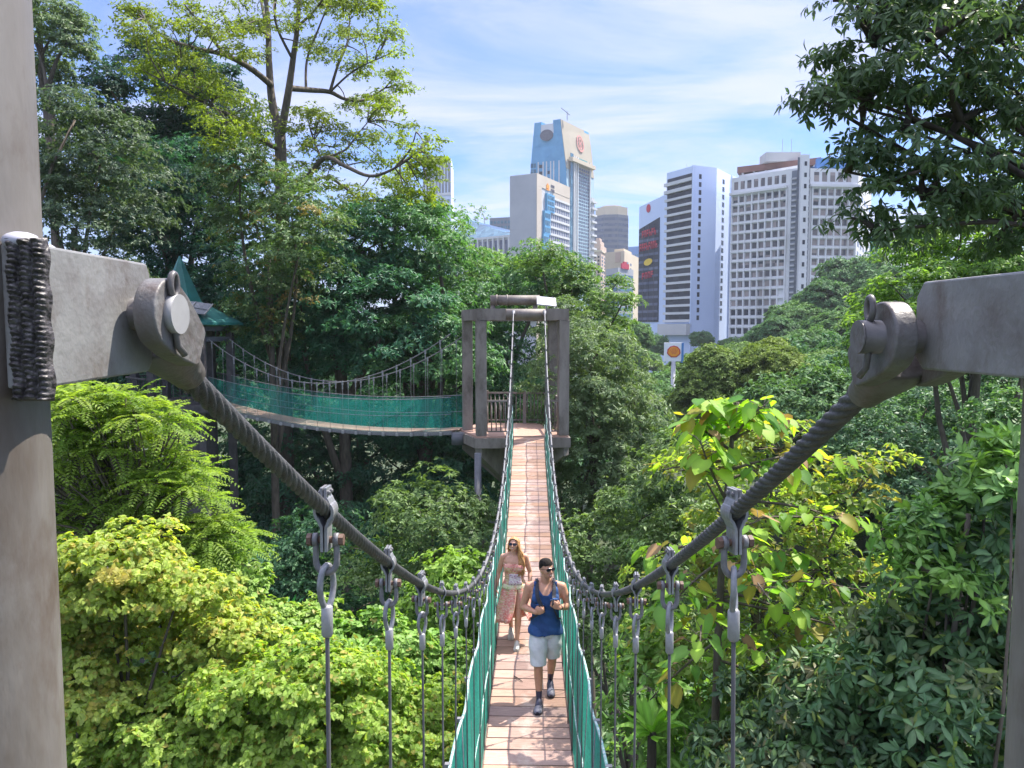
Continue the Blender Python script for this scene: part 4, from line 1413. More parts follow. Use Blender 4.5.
class Leaves:
    def __init__(s):
        s.P = []; s.D = []; s.N = []; s.L = []; s.W = []; s.C = []

    def add(s, P, D, N, L, W, C):
        s.P.append(P); s.D.append(D); s.N.append(N); s.L.append(L); s.W.append(W); s.C.append(C)

    def build(s, name, mat, parent, shape='lance', origin=(0, 0, 0)):
        P = np.concatenate(s.P) - np.array(origin); D = nrm(np.concatenate(s.D)); N = np.concatenate(s.N)
        L = np.concatenate(s.L); W = np.concatenate(s.W); C = np.concatenate(s.C)
        N = nrm(N - D * (N * D).sum(1, keepdims=True))
        X = np.cross(N, D)
        tv, tf, tc = TEMPL[shape]
        k = len(tv); n = len(P)
        V = (P[:, None, :] + D[:, None, :] * (tv[None, :, 0:1] * L[:, None, None]) + X[:, None, :] * (tv[None, :, 1:2] * W[:, None, None])
             + N[:, None, :] * (tv[None, :, 2:3] * (L * np.random.default_rng(n).uniform(-.6, 2.6, n))[:, None, None])).reshape(-1, 3)
        CC = (C[:, None, :] * np.array(tc)[None, :, None])
        CC = np.concatenate([CC, np.ones((n, k, 1))], 2).reshape(-1, 4)
        sizes = np.array([len(f) for f in tf]); flat = np.concatenate([np.array(f) for f in tf])
        loops = (np.arange(n)[:, None] * k + flat[None, :]).ravel().astype(np.int32)
        tot = np.tile(sizes, n); starts = np.concatenate([[0], np.cumsum(tot)[:-1]]).astype(np.int32)
        me = bpy.data.meshes.new(name)
        me.vertices.add(len(V)); me.vertices.foreach_set('co', V.astype(np.float32).ravel())
        me.loops.add(len(loops)); me.loops.foreach_set('vertex_index', loops)
        me.polygons.add(len(starts)); me.polygons.foreach_set('loop_start', starts)
        me.update(calc_edges=True)
        a = me.color_attributes.new('tint', 'FLOAT_COLOR', 'POINT')
        a.data.foreach_set('color', np.clip(CC, 0, 1).astype(np.float32).ravel())
        me.materials.append(mat)
        o = bpy.data.objects.new(name, me); col.objects.link(o)
        if parent is not None: setp(o, parent)
        return o


def rand_dirs(g, n):
    return nrm(g.normal(size=(n, 3)))


PAL = 1.75


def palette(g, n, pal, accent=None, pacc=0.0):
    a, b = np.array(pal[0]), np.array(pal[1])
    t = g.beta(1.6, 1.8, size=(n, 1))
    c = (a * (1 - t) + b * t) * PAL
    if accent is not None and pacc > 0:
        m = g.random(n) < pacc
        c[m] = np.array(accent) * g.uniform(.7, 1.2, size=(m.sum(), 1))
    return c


def make_crown(g, lv, lobes, density=1.0, pad_r=1.1, cl_per_pad=16, lpc=9, L=.16, W=.055, droop=.25, pal=((.02, .06, .03), (.05, .12, .04)),
               accent=None, pacc=.0, flat=.5, inner=.18, up=.8, spread=.55, zmin=-.45, jit=.25, rim=.16, tips=None):
    """lobes: list of (centre, radii). Foliage hangs in pads (branch ends); each pad is a bunch of leaf whorls."""
    cs = np.array([l[0] for l in lobes], float); rs = np.array([l[1] for l in lobes], float)
    area = (rs[:, 0] * rs[:, 1] + rs[:, 0] * rs[:, 2] + rs[:, 1] * rs[:, 2]) * 4.19
    pads = []
    for i in range(len(lobes)):
        n = max(4, int(density * area[i] / (pad_r * pad_r * 1.6)))
        d = rand_dirs(g, n * 3)
        d = d[d[:, 2] > zmin][:n]
        rad = np.where(g.random(len(d)) < inner, g.uniform(.35, .75, len(d)), g.normal(.98, rim, len(d)))
        p = cs[i] + d * rs[i] * rad[:, None]
        keep = np.ones(len(p), bool)
        for j in range(len(lobes)):
            if j != i:
                keep &= ((((p - cs[j]) / rs[j]) ** 2).sum(1) > .55)
        pads.append((p[keep], d[keep]))
    PP = np.concatenate([p for p, _ in pads]); DD = np.concatenate([d for _, d in pads])
    np_ = len(PP)
    if np_ == 0: return PP
    # whorls
    pr = pad_r * g.uniform(.6, 1.35, np_)
    n = np_ * cl_per_pad
    ip = np.repeat(np.arange(np_), cl_per_pad)
    ang = g.uniform(0, 2 * np.pi, n); rho = np.sqrt(g.random(n))
    off = np.stack([np.cos(ang) * rho, np.sin(ang) * rho, flat * (.9 * (1 - rho ** 2) - .35 + g.normal(0, jit, n))], 1) * pr[ip][:, None]
    cp = PP[ip] + off
    ax = nrm(DD[ip] * .55 + np.array([0, 0, up]) + np.stack([np.cos(ang) * rho, np.sin(ang) * rho, 0 * rho], 1) * .5 + g.normal(0, .25, (n, 3)))
    cc = palette(g, np_, pal)[ip] * .55 + palette(g, n, pal, accent, pacc) * .45
    if accent is not None and pacc > 0:
        m = g.random(np_) < pacc * .6
        cc[m[ip]] = cc[m[ip]] * .5 + np.array(accent) * .5
    # leaves
    m = n * lpc
    il = np.repeat(np.arange(n), lpc)
    a = ax[il]
    h = nrm(np.cross(a, rand_dirs(g, m)))
    e = g.uniform(-spread * .6, spread, m)[:, None]
    D = nrm(h * np.cos(e) + a * np.sin(e) - np.array([0, 0, 1]) * droop * g.uniform(.4, 1.5, (m, 1)))
    N = nrm(a + g.normal(0, .35, (m, 3)))
    ls = g.uniform(.5, 1.28, m)
    P = cp[il] + D * (.10 * L)
    C = cc[il] * g.uniform(.75, 1.28, (m, 1))
    if tips is not None:
        tm = g.random(m) < tips[1]
        C[tm] = np.array(tips[0]) * g.uniform(.7, 1.15, (tm.sum(), 1))
    lv.add(P, D, N, L * ls, W * ls * g.uniform(.8, 1.2, m), C)
    return PP


def px_lobes(Y, spec, depth=.8, dy=0.0, seed=0):
    """spec rows: pixel x, pixel y, pixel radius x, pixel radius y -> ellipsoids at Y metres"""
    rr = random.Random(seed + len(spec))
    out = []
    for row in spec:
        px, py, rx, ry = row[:4]
        yy = Y + (row[4] if len(row) > 4 else rr.uniform(-.06, .06) * Y)
        c = at(px, py, yy)
        k = yy / F
        out.append(((c.x, c.y, c.z), (rx * k, max(rx, ry) * k * depth, ry * k)))
    return out


GZ = -17.5


def ground_z(x, y):
    z = GZ + 1.2 * math.sin(x * .07 + 1) * math.cos(y * .05)
    z += 24 * math.exp(-(((x - 66) / 30) ** 2 + ((y - 150) / 45) ** 2))
    z += 7 * math.exp(-(((x + 32) / 22) ** 2 + ((y - 48) / 26) ** 2))
    z += 6 * math.exp(-(((x - 30) / 16) ** 2 + ((y - 45) / 25) ** 2))
    return z


def limb_pts(p, q, rr, sag=.12, n=7):
    p = Vector(p); q = Vector(q); L = (q - p).length
    o = Vector((rr.uniform(-1, 1), rr.uniform(-1, 1), rr.uniform(.2, 1))) * L * sag
    return [p.lerp(q, t) + o * math.sin(math.pi * t) for t in np.linspace(0, 1, n)]


def tree(name, label, lobes, group=None, seed=1, mat='leaf', shape='lance', trunk_r=.22, cat='tree', bark='bark', base=None, limbs=10, trunk_top=None, twig=.02, fill=1.7, limb_r=.5, limb_t=(.45, .85), **kw):
    g = np.random.default_rng(seed); rr = random.Random(seed)
    cs = np.array([l[0] for l in lobes]); rs = np.array([l[1] for l in lobes])
    w = rs.prod(1)
    c = (cs * w[:, None]).sum(0) / w.sum()
    if base is None:
        base = (c[0], c[1])
    bz = ground_z(base[0], base[1])
    e = empty(name, (base[0], base[1], bz), label, cat, group)
    lv = Leaves()
    kw['cl_per_pad'] = int(kw.get('cl_per_pad', 16) * fill)
    pads = make_crown(g, lv, lobes, **kw)
    lv.build('crown', M[mat], e, shape, e.location)
    O = Vector(e.location)
    tb = MB()
    top = Vector(trunk_top) if trunk_top else Vector((c[0], c[1], c[2]))
    H = top.z - bz
    tp = limb_pts((base[0], base[1], bz - .5), top, rr, .03, 9)
    n = len(tp)
    tb.tube([p - O for p in tp], [trunk_r * (1.15 - .75 * i / (n - 1)) for i in range(n)], 9)
    for l in lobes:
        lc = Vector(l[0])
        t0 = limb_t[0] + (limb_t[1] - limb_t[0]) * rr.random()
        st = tp[min(n - 2, int(t0 * n))]
        if (lc - st).length > .6:
            pp = limb_pts(st, lc, rr, .10)
            tb.tube([p - O for p in pp], [trunk_r * limb_r * (1 - .7 * i / 6) for i in range(7)], 7)
    if len(pads):
        for k in range(min(limbs, len(pads))):
            q = Vector(pads[rr.randrange(len(pads))])
            li = min(range(len(lobes)), key=lambda i: (Vector(lobes[i][0]) - q).length)
            pp = limb_pts(Vector(lobes[li][0]), q, rr, .10, 5)
            tb.tube([p - O for p in pp], [max(twig, trunk_r * .18) * (1 - .17 * i) for i in range(5)], 5)
    tb.build('trunk', M[bark], e)
    return e


# ------------------------------------------------------------------ fronds (pinnate leaves)
def frond_tree(name, label, Y, spec, n_per, seed, frond=.62, leaflet=(.12, .034), pal=((.10, .20, .02), (.22, .34, .04)), group=None, trunk_r=.12, pairs=10, nf=9):
    g = np.random.default_rng(seed); rr = random.Random(seed)
    lobes = px_lobes(Y, spec, seed=seed)
    cs = np.array([l[0] for l in lobes]); c = cs.mean(0)
    bz = ground_z(c[0], c[1])
    e = empty(name, (c[0], c[1], bz), label, 'tree', group)
    O = Vector(e.location)
    lv = Leaves(); tb = MB()
    top = Vector((c[0], c[1], c[2]))
    tp = limb_pts((c[0], c[1], bz - .4), top, rr, .03, 9)
    tb.tube([p - O for p in tp], [trunk_r * (1.1 - .08 * i) for i in range(9)], 8)
    for li, (lc, lr) in enumerate(lobes):
        n = n_per[li] if isinstance(n_per, (list, tuple)) else n_per
        d = rand_dirs(g, n * 3); d = d[d[:, 2] > -.35][:n]
        for q in d:
            p = np.array(lc) + q * np.array(lr) * g.uniform(.55, 1.08)
            pp = limb_pts(top + Vector((0, 0, -1.0)), Vector(p), rr, .08, 6)
            tb.tube([v - O for v in pp], [.028, .024, .02, .016, .013, .01], 5)
            k0 = palette(g, 1, pal)[0]
            a0 = g.uniform(0, 6.28)
            ax = nrm(q * .5 + np.array([0, 0, 1.0]))
            for f in range(nf):
                az = a0 + 2 * np.pi * f / nf + g.uniform(-.2, .2)
                h = np.array([math.cos(az), math.sin(az), 0]); h = nrm(h - ax * h.dot(ax))
                el = g.uniform(.0, .75)
                dr = h * math.cos(el) + ax * math.sin(el)
                FL = frond * g.uniform(.7, 1.15)
                ts = np.linspace(.22, 1, pairs)
                pts = p + dr * (ts * FL)[:, None] - np.array([0, 0, 1]) * ((ts ** 2) * FL * g.uniform(.2, .5))[:, None]
                tan = nrm(np.gradient(pts, axis=0))
                sd = nrm(np.cross(tan, np.array([0, 0, 1.0]) + h * .3))
                for sgn in (-1, 1):
                    D = nrm(sd * sgn + tan * .55 + g.normal(0, .08, tan.shape) - np.array([0, 0, .12]))
                    N = nrm(np.cross(tan, sd)); N = N * np.sign(N[:, 2:3] + 1e-6)
                    m = len(ts)
                    ll = leaflet[0] * np.sin(np.pi * (.25 + .7 * ts)) ** .5 * g.uniform(.85, 1.15)
                    lv.add(pts, D, N + g.normal(0, .15, N.shape), ll, np.full(m, leaflet[1]), np.tile(k0 * g.uniform(.8, 1.2), (m, 1)) * g.uniform(.85, 1.15, (m, 1)))
    lv.build('crown', M['leaf_thin'], e, 'lance', O)
    tb.build('trunk', M['bark'], e)
    return e
# ================================================================== the forest
DB = ((.014, .046, .034), (.042, .105, .062))        # dark blue green
BG = ((.020, .064, .036), (.055, .135, .060))        # blue green
MG = ((.030, .078, .022), (.080, .160, .036))        # mid green
OL = ((.055, .080, .028), (.120, .145, .050))        # olive
GG = ((.045, .075, .045), (.095, .130, .070))        # grey green
YG = ((.10, .135, .018), (.23, .25, .035))           # yellow green
LG = ((.07, .14, .025), (.17, .26, .045))            # light green

BGK = 'big trees walling in the ravine'
tree('forest_tree', 'grey-green fine-leaved tree right beside the upper part of the left steel pole', px_lobes(25, [(100, 165, 55, 50), (62, 230, 55, 60), (120, 215, 45, 55), (75, 120, 38, 28), (30, 180, 50, 60), (100, 295, 40, 50), (60, 320, 60, 60)]), BGK, 21,
     L=.13, W=.05, pad_r=.75, cl_per_pad=14, lpc=10, pal=((.026, .052, .032), (.066, .098, .052)), density=1.15, droop=.2, fill=2.3)
tree('forest_tree', 'pale feathery tree high in the top left corner, leaning out from behind the pole', px_lobes(40, [(50, 40, 34, 36), (28, 20, 40, 40), (40, 75, 30, 26), (66, 45, 22, 22)]), BGK, 22, trunk_r=.3,
     L=.2, W=.07, pad_r=.7, cl_per_pad=14, lpc=8, pal=((.06, .10, .055), (.13, .18, .09)), density=1.1, inner=.1)
tree('forest_tree', 'dark blue-green layered tree with ragged side branches against the sky at upper left', px_lobes(43, [(125, 130, 45, 26), (175, 85, 42, 26), (205, 125, 50, 40), (160, 160, 60, 45), (108, 85, 30, 15), (88, 105, 26, 13), (150, 60, 26, 16), (215, 80, 30, 25), (95, 140, 40, 20)]), BGK, 23, trunk_r=.4,
     L=.24, W=.085, pad_r=1.1, cl_per_pad=14, lpc=9, pal=((.010, .034, .030), (.028, .070, .048)), flat=.35, density=1.25, fill=2.3)
tree('forest_tree', 'very dark leafy tree behind the pointed teal roof', px_lobes(37, [(180, 225, 62, 62), (205, 190, 50, 45), (165, 290, 55, 55), (220, 300, 50, 60), (150, 200, 40, 50), (190, 370, 70, 70)]), BGK, 24, trunk_r=.4,
     L=.22, W=.08, pad_r=1.0, cl_per_pad=15, lpc=9, pal=((.012, .05, .036), (.035, .10, .06)), density=1.25, fill=2.3)
tree('forest_tree', 'olive tree with patches of orange leaves below the tall sparse tree', px_lobes(30, [(255, 225, 42, 50), (268, 285, 45, 50), (240, 178, 32, 34), (290, 205, 32, 38), (300, 250, 40, 50), (262, 330, 36, 36)]), BGK, 25, trunk_r=.2,
     L=.15, W=.06, pad_r=.7, cl_per_pad=14, lpc=9, pal=((.040, .082, .030), (.092, .145, .05)), accent=(.32, .16, .03), pacc=.05, density=1.0)
tree('forest_tree', 'big blue-green whorled-leaf tree directly above the second bridge', px_lobes(34.5, [(345, 265, 62, 46), (330, 325, 72, 50), (285, 340, 50, 46), (385, 325, 62, 56), (300, 290, 40, 40), (350, 370, 70, 30)]), BGK, 26, trunk_r=.4,
     L=.25, W=.078, pad_r=.95, cl_per_pad=15, lpc=11, pal=((.018, .072, .042), (.06, .155, .075)), flat=.5, density=1.12, droop=.3)
tree('forest_tree', 'broad mid-green tree behind the tower, left of its posts', px_lobes(36, [(410, 255, 56, 42), (435, 310, 56, 50), (395, 225, 42, 28), (432, 238, 32, 34), (430, 360, 60, 50), (380, 235, 40, 30)]), BGK, 27, trunk_r=.4,
     L=.23, W=.08, pad_r=.95, cl_per_pad=15, lpc=10, pal=((.030, .085, .036), (.075, .165, .055)), density=1.1)
tree('forest_tree', 'bright green tree with pointed tops at the foot of the white hotel block', px_lobes(44, [(478, 276, 28, 28), (508, 290, 34, 30), (450, 240, 24, 30), (530, 282, 30, 30), (470, 310, 50, 40)]), BGK, 28, trunk_r=.35,
     L=.22, W=.08, pad_r=.95, cl_per_pad=14, lpc=9, pal=((.06, .13, .03), (.13, .22, .045)), density=1.1)
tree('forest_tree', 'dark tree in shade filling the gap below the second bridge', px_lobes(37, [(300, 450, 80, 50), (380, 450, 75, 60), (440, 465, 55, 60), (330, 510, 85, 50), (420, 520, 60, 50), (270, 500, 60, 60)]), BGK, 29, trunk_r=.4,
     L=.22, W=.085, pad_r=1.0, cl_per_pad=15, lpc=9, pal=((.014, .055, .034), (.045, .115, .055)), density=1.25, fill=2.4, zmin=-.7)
tree('forest_tree', 'dark green tree seen through the open frame of the bridge tower', px_lobes(39, [(515, 335, 60, 50), (500, 395, 60, 60), (545, 290, 45, 34), (470, 380, 50, 60), (540, 430, 50, 60), (480, 470, 60, 50)]), BGK, 30, trunk_r=.35,
     L=.2, W=.065, pad_r=.95, cl_per_pad=15, lpc=10, pal=((.02, .068, .030), (.062, .13, .052)), density=1.05)
tree('forest_tree', 'open-branched green tree rising right of the tower in front of the cream office block', px_lobes(38, [(574, 286, 22, 16), (598, 302, 18, 12), (560, 292, 30, 24), (543, 266, 22, 18), (616, 284, 10, 5), (592, 322, 26, 20), (624, 300, 8, 5)]), BGK, 31, trunk_r=.2,
     L=.2, W=.07, pad_r=.7, cl_per_pad=13, lpc=8, pal=((.05, .10, .028), (.11, .18, .045)), density=1.0, inner=.1, limbs=24)
tree('forest_tree', 'olive-grey narrow-leaved tree close to the right side of the walkway', px_lobes(27, [(590, 362, 38, 34), (618, 392, 32, 40), (585, 400, 46, 56), (610, 430, 46, 48), (590, 470, 46, 55), (640, 425, 22, 32), (570, 340, 34, 40), (610, 510, 50, 40)]), BGK, 32, trunk_r=.25,
     L=.17, W=.042, pad_r=.6, cl_per_pad=15, lpc=11, pal=((.055, .098, .042), (.125, .172, .085)), droop=.5, density=1.05, zmin=-.6)

# understory below the bridge
UG = 'understory trees under the bridge'
tree('understory_tree', 'dull green bushy tree under the walkway just left of the tower column', px_lobes(21, [(430, 520, 55, 45), (470, 560, 50, 50), (400, 570, 60, 40), (450, 620, 60, 40)]), UG, 41, trunk_r=.12,
     L=.16, W=.06, pad_r=.65, cl_per_pad=13, lpc=9, pal=((.045, .085, .032), (.11, .165, .05)), density=.9)
tree('understory_tree', 'bright little tree with yellowish leaves between the left hangers and the net', px_lobes(15, [(455, 575, 28, 22), (475, 600, 30, 26), (440, 610, 36, 26), (470, 650, 40, 34)]), UG, 42, trunk_r=.09,
     L=.14, W=.07, pad_r=.45, cl_per_pad=12, lpc=8, pal=((.07, .14, .025), (.17, .26, .04)), density=1.0)
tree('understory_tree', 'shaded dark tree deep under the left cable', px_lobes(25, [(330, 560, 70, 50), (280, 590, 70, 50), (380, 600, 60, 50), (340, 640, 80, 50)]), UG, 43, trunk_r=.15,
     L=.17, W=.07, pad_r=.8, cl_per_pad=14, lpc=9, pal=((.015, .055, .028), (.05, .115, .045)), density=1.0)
tree('understory_tree', 'dull green tree under the right cable beside the olive-grey tree', px_lobes(17, [(600, 560, 45, 50), (640, 520, 36, 50), (640, 610, 50, 50), (585, 640, 50, 60), (690, 560, 50, 60), (690, 470, 40, 45)]), UG, 44, trunk_r=.12,
     L=.13, W=.05, pad_r=.5, cl_per_pad=13, lpc=9, pal=((.04, .085, .03), (.11, .16, .05)), density=1.0)

# ------------------------------------------------------------------ tall sparse tree, limbs laid out one by one
def emergent():
    Y = 35.0
    rr = random.Random(90); g = np.random.default_rng(90)
    b = at(284, 330, Y)
    bz = ground_z(b.x, Y)
    e = empty('tall_tree', (b.x, Y, bz), 'tallest tree with sparse yellow-green foliage and visible spreading limbs at upper left', 'tree', BGK)
    O = Vector(e.location)
    tb = MB()
    nodes = []

    def limb(pts, r0, r1):
        P = [at(p[0], p[1], Y + p[2]) for p in pts]
        # resample smooth
        Q = []
        for i in range(len(P) - 1):
            p0 = P[max(i - 1, 0)]; p1 = P[i]; p2 = P[i + 1]; p3 = P[min(i + 2, len(P) - 1)]
            for k in range(5):
                t = k / 5
                Q.append(.5 * ((2 * p1) + (p2 - p0) * t + (2 * p0 - 5 * p1 + 4 * p2 - p3) * t * t + (3 * p1 - p0 - 3 * p2 + p3) * t ** 3))
        Q.append(P[-1])
        n = len(Q)
        tb.tube([q - O for q in Q], [r0 + (r1 - r0) * i / (n - 1) for i in range(n)], 9)
        nodes.extend(Q)
    trunk = [Vector((b.x + .1, Y, bz - .5)), at(284, 400, Y), at(283, 260, Y), at(281, 165, Y), at(280, 130, Y)]
    tb.tube([p - O for p in trunk], [.42, .36, .32, .28, .25], 12); nodes.extend(trunk[3:])
    limb([(280, 135, 0), (272, 100, .2), (269, 60, .4), (268, 20, .8), (262, -30, 1)], .22, .08)
    limb([(281, 135, 0), (288, 95, -.3), (293, 60, -.5), (298, 20, -1), (300, -40, -1.5)], .20, .07)
    limb([(271, 85, 0), (250, 68, -1), (225, 55, -2), (195, 48, -3), (165, 38, -3.5), (145, 20, -4)], .15, .04)
    limb([(225, 55, -2), (205, 30, -2.5), (185, 5, -3)], .08, .03)
    limb([(268, 40, 0), (262, 5, 2), (255, -30, 3)], .1, .04)
    limb([(288, 88, 0), (310, 90, 1), (330, 92, 2), (345, 99, 2.5), (365, 100, 3), (385, 88, 3.5)], .15, .04)
    limb([(330, 92, 2), (338, 65, 2), (348, 40, 2.5), (350, 5, 3)], .08, .03)
    limb([(330, 92, 2), (352, 72, 1), (375, 60, .5)], .06, .02)
    limb([(306, 90, 1), (307, 60, 1.5), (318, 30, 1), (330, 0, 1)], .07, .03)
    limb([(293, 60, -.5), (275, 20, -2), (280, -20, -3)], .07, .03)
    limb([(293, 30, -.5), (315, 10, -1), (335, -20, -2)], .07, .03)
    limb([(281, 200, 0), (305, 180, -1.5), (325, 158, -2.5), (345, 166, -3.5), (370, 176, -4.5), (395, 168, -5.5), (420, 150, -6)], .14, .03)
    limb([(325, 158, -2.5), (345, 150, -2), (357, 135, -2), (368, 122, -2)], .06, .02)
    limb([(283, 215, 0), (320, 178, 1), (345, 188, 2), (362, 205, 2.5)], .1, .04)
    limb([(395, 168, -5.5), (410, 150, -6), (416, 132, -6.5)], .05, .02)
    limb([(362, 200, 2), (390, 200, 1), (410, 180, .5)], .06, .02)
    limb([(322, 160, -2.5), (312, 135, -1), (306, 110, -1)], .05, .02)
    limb([(281, 150, 0), (262, 140, -1), (240, 122, -2.5), (215, 108, -3.5), (190, 95, -4), (165, 82, -5)], .13, .03)
    limb([(215, 108, -3.5), (200, 90, -4), (180, 72, -4)], .05, .02)
    tb.build('trunk', M['bark'], e)
    pads = [(355, 40), (375, 65), (340, 30), (370, 90), (395, 72), (388, 45), (330, 60), (315, 45), (350, 75), (402, 85), (362, 15), (385, 25), (345, 5), (380, 105),
            (300, 15), (320, 5), (345, 5), (372, 8), (280, 20), (262, 30), (248, 20), (235, 32), (240, 55), (300, 45), (255, 60), (305, -10), (270, -10), (240, -5), (330, -20), (360, -15),
            (305, 108), (320, 120), (335, 132), (312, 145), (296, 125),
            (352, 112), (370, 122), (386, 108), (390, 132), (365, 142), (350, 132),
            (413, 128), (428, 145), (415, 165), (430, 168), (400, 172), (420, 182), (395, 188), (380, 176), (376, 160), (406, 195), (425, 195), (436, 160),
            (332, 162), (347, 155), (300, 165), (352, 186), (366, 198), (318, 190), (340, 205), (300, 190),
            (148, 15), (138, 8), (165, 30), (190, 20), (205, 8), (180, 3), (215, 40), (220, 18), (153, 40), (170, 50), (200, 60), (135, 25),
            (158, 70), (175, 76), (190, 88), (200, 103), (180, 98), (207, 78), (215, 118), (240, 112), (250, 128), (262, 108), (150, 66), (228, 95), (235, 130), (262, 150), (165, 92), (222, 140)]
    lv = Leaves()
    nv = np.array([tuple(n) for n in nodes])
    tw_ = MB()
    for i, (px, py) in enumerate(pads):
        for rep in range(2 if rr.random() < .85 else 1):
            q = at(px + rr.uniform(-8, 8), py + rr.uniform(-6, 6), Y)
            # depth of the nearest limb in the picture plane, jittered
            dd = ((nv[:, 0] - q.x) ** 2 + (nv[:, 2] - q.z) ** 2)
            j = int(dd.argmin())
            yq = nv[j, 1] + rr.uniform(-1.6, 1.6)
            q = at(px + rr.uniform(-9, 9), py + rr.uniform(-7, 7), yq)
            dist = np.linalg.norm(nv - np.array(q), axis=1)
            nn = Vector(nv[int(dist.argmin())])
            pp = limb_pts(nn, q, rr, .12, 5)
            tw_.tube([p - O for p in pp], [.035, .03, .025, .02, .012], 5)
            dn = py / 200
            right = px > 330
            pal = ((.06, .10, .016), (.14, .18, .026)) if (px > 370 or (px < 270 and py > 60)) else ((.05, .08, .018), (.115, .145, .03))
            make_crown(g, lv, [(tuple(q), (.68, .68, .30))], density=.85, pad_r=.40, cl_per_pad=6, lpc=5, L=.152, W=.064, droop=.15, pal=pal, flat=.35, inner=.3, zmin=-.9, rim=.2)
    lv.build('crown', M['leaf_thin'], e, 'lance', O)
    tw_.build('twigs', M['bark'], e)['kind'] = 'stuff'


emergent()

# ------------------------------------------------------------------ left foreground
frond_tree('feathery_tree', 'bright yellow-green tree with fern-like fronds just below the left lug plate', 12.5,
           [(115, 440, 55, 48), (70, 470, 50, 60), (150, 490, 60, 50), (176, 492, 34, 38), (180, 548, 46, 38), (100, 530, 70, 50), (225, 540, 26, 28), (85, 410, 40, 26), (40, 520, 50, 60), (150, 420, 40, 26)], [36, 36, 36, 24, 26, 30, 12, 18, 24, 16], 51,
           pal=((.075, .135, .022), (.15, .205, .042)))
LC = 'light green shrubs lower left'
YT = ((.44, .38, .09), .10)
tree('broadleaf_shrub', 'pale green shrub with yellow and orange young leaves along the left pole', px_lobes(10, [(100, 590, 60, 40), (160, 620, 60, 45), (80, 680, 70, 50), (220, 650, 50, 40), (120, 560, 50, 26), (50, 620, 50, 60), (10, 700, 80, 80), (180, 590, 40, 24)], .9), LC, 52, mat='leaf_thin', shape='heart', cat='shrub', trunk_r=.09,
     L=.064, W=.054, pad_r=.27, cl_per_pad=17, lpc=8, pal=((.115, .17, .03), (.27, .31, .085)), accent=(.36, .25, .06), pacc=.07, density=1.25, rim=.25, droop=.35, tips=YT, inner=.14)
tree('broadleaf_shrub', 'rounded green shrub just left of the bright left hanger ropes', px_lobes(12.5, [(230, 600, 36, 28), (215, 570, 30, 22), (270, 660, 60, 40), (300, 640, 50, 30), (245, 640, 45, 36)], .9), LC, 53, mat='leaf', shape='heart', cat='shrub', trunk_r=.09,
     L=.082, W=.068, pad_r=.32, cl_per_pad=15, lpc=8, pal=((.08, .155, .026), (.19, .265, .06)), density=1.2, rim=.25, droop=.35, tips=((.30, .28, .07), .06), inner=.14)
tree('broadleaf_shrub', 'wide light green shrub crossing behind the left hanger ropes at the bottom', px_lobes(9.5, [(190, 730, 70, 45), (280, 740, 70, 45), (360, 730, 60, 45), (330, 690, 60, 36), (410, 740, 50, 45), (120, 770, 80, 50), (240, 790, 90, 50), (380, 790, 80, 50), (60, 790, 80, 60), (255, 690, 45, 30)], .9), LC, 54, mat='leaf_thin', shape='heart', cat='shrub', trunk_r=.09,
     L=.064, W=.054, pad_r=.27, cl_per_pad=17, lpc=8, pal=((.095, .165, .028), (.235, .295, .075)), density=1.25, rim=.25, droop=.35, tips=((.36, .32, .08), .07), inner=.14)
tree('broadleaf_shrub', 'mid-green shrub close to the left net at the bottom of the photo', px_lobes(11.5, [(400, 680, 50, 36), (430, 720, 50, 45), (370, 650, 50, 28), (440, 770, 50, 50), (310, 655, 36, 24), (455, 690, 30, 36)], .9), LC, 55, mat='leaf', shape='heart', cat='shrub', trunk_r=.09,
     L=.088, W=.074, pad_r=.34, cl_per_pad=15, lpc=8, pal=((.055, .13, .022), (.14, .225, .045)), density=1.2, rim=.25, droop=.35, tips=((.30, .28, .07), .05), inner=.14)


# bird's nest fern: long strap leaves in the shade
def strap_plant(name, label, p, n, L, W, seed, pal, cat='plant', group=None, upr=.9):
    g = np.random.default_rng(seed)
    e = empty(name, tuple(p), label, cat, group)
    lv = Leaves()
    az = g.uniform(0, 6.28, n)
    el = g.uniform(.35, 1.3, n) * upr
    D = np.stack([np.cos(az) * np.cos(el), np.sin(az) * np.cos(el), np.sin(el)], 1)
    N = nrm(np.array([0, 0, 1.0]) - D * D[:, 2:3] + g.normal(0, .1, (n, 3)))
    lv.add(np.tile(np.array(p), (n, 1)) + D * .04, D, N, L * g.uniform(.7, 1.1, n), W * g.uniform(.8, 1.1, n), palette(g, n, pal))
    lv.build('fronds', M['leaf_gloss'], e, 'long', p)
    st = MB(); st.tube([(0, 0, -2.2), (0, 0, -.6), (0, 0, .05)], [.07, .06, .05], 8); st.build('stem', M['bark_dark'], e)
    return e


strap_plant('nest_fern', 'dark green fern with long strap leaves in the shade left of the first hanger', at(278, 635, 15.5), 26, 1.15, .20, 61, ((.012, .075, .035), (.03, .14, .055)))
strap_plant('nest_fern', 'small strap-leaved plant among the shrubs at the bottom right of the walkway', at(652, 735, 8.2), 22, .5, .1, 62, ((.09, .2, .03), (.19, .33, .05)))

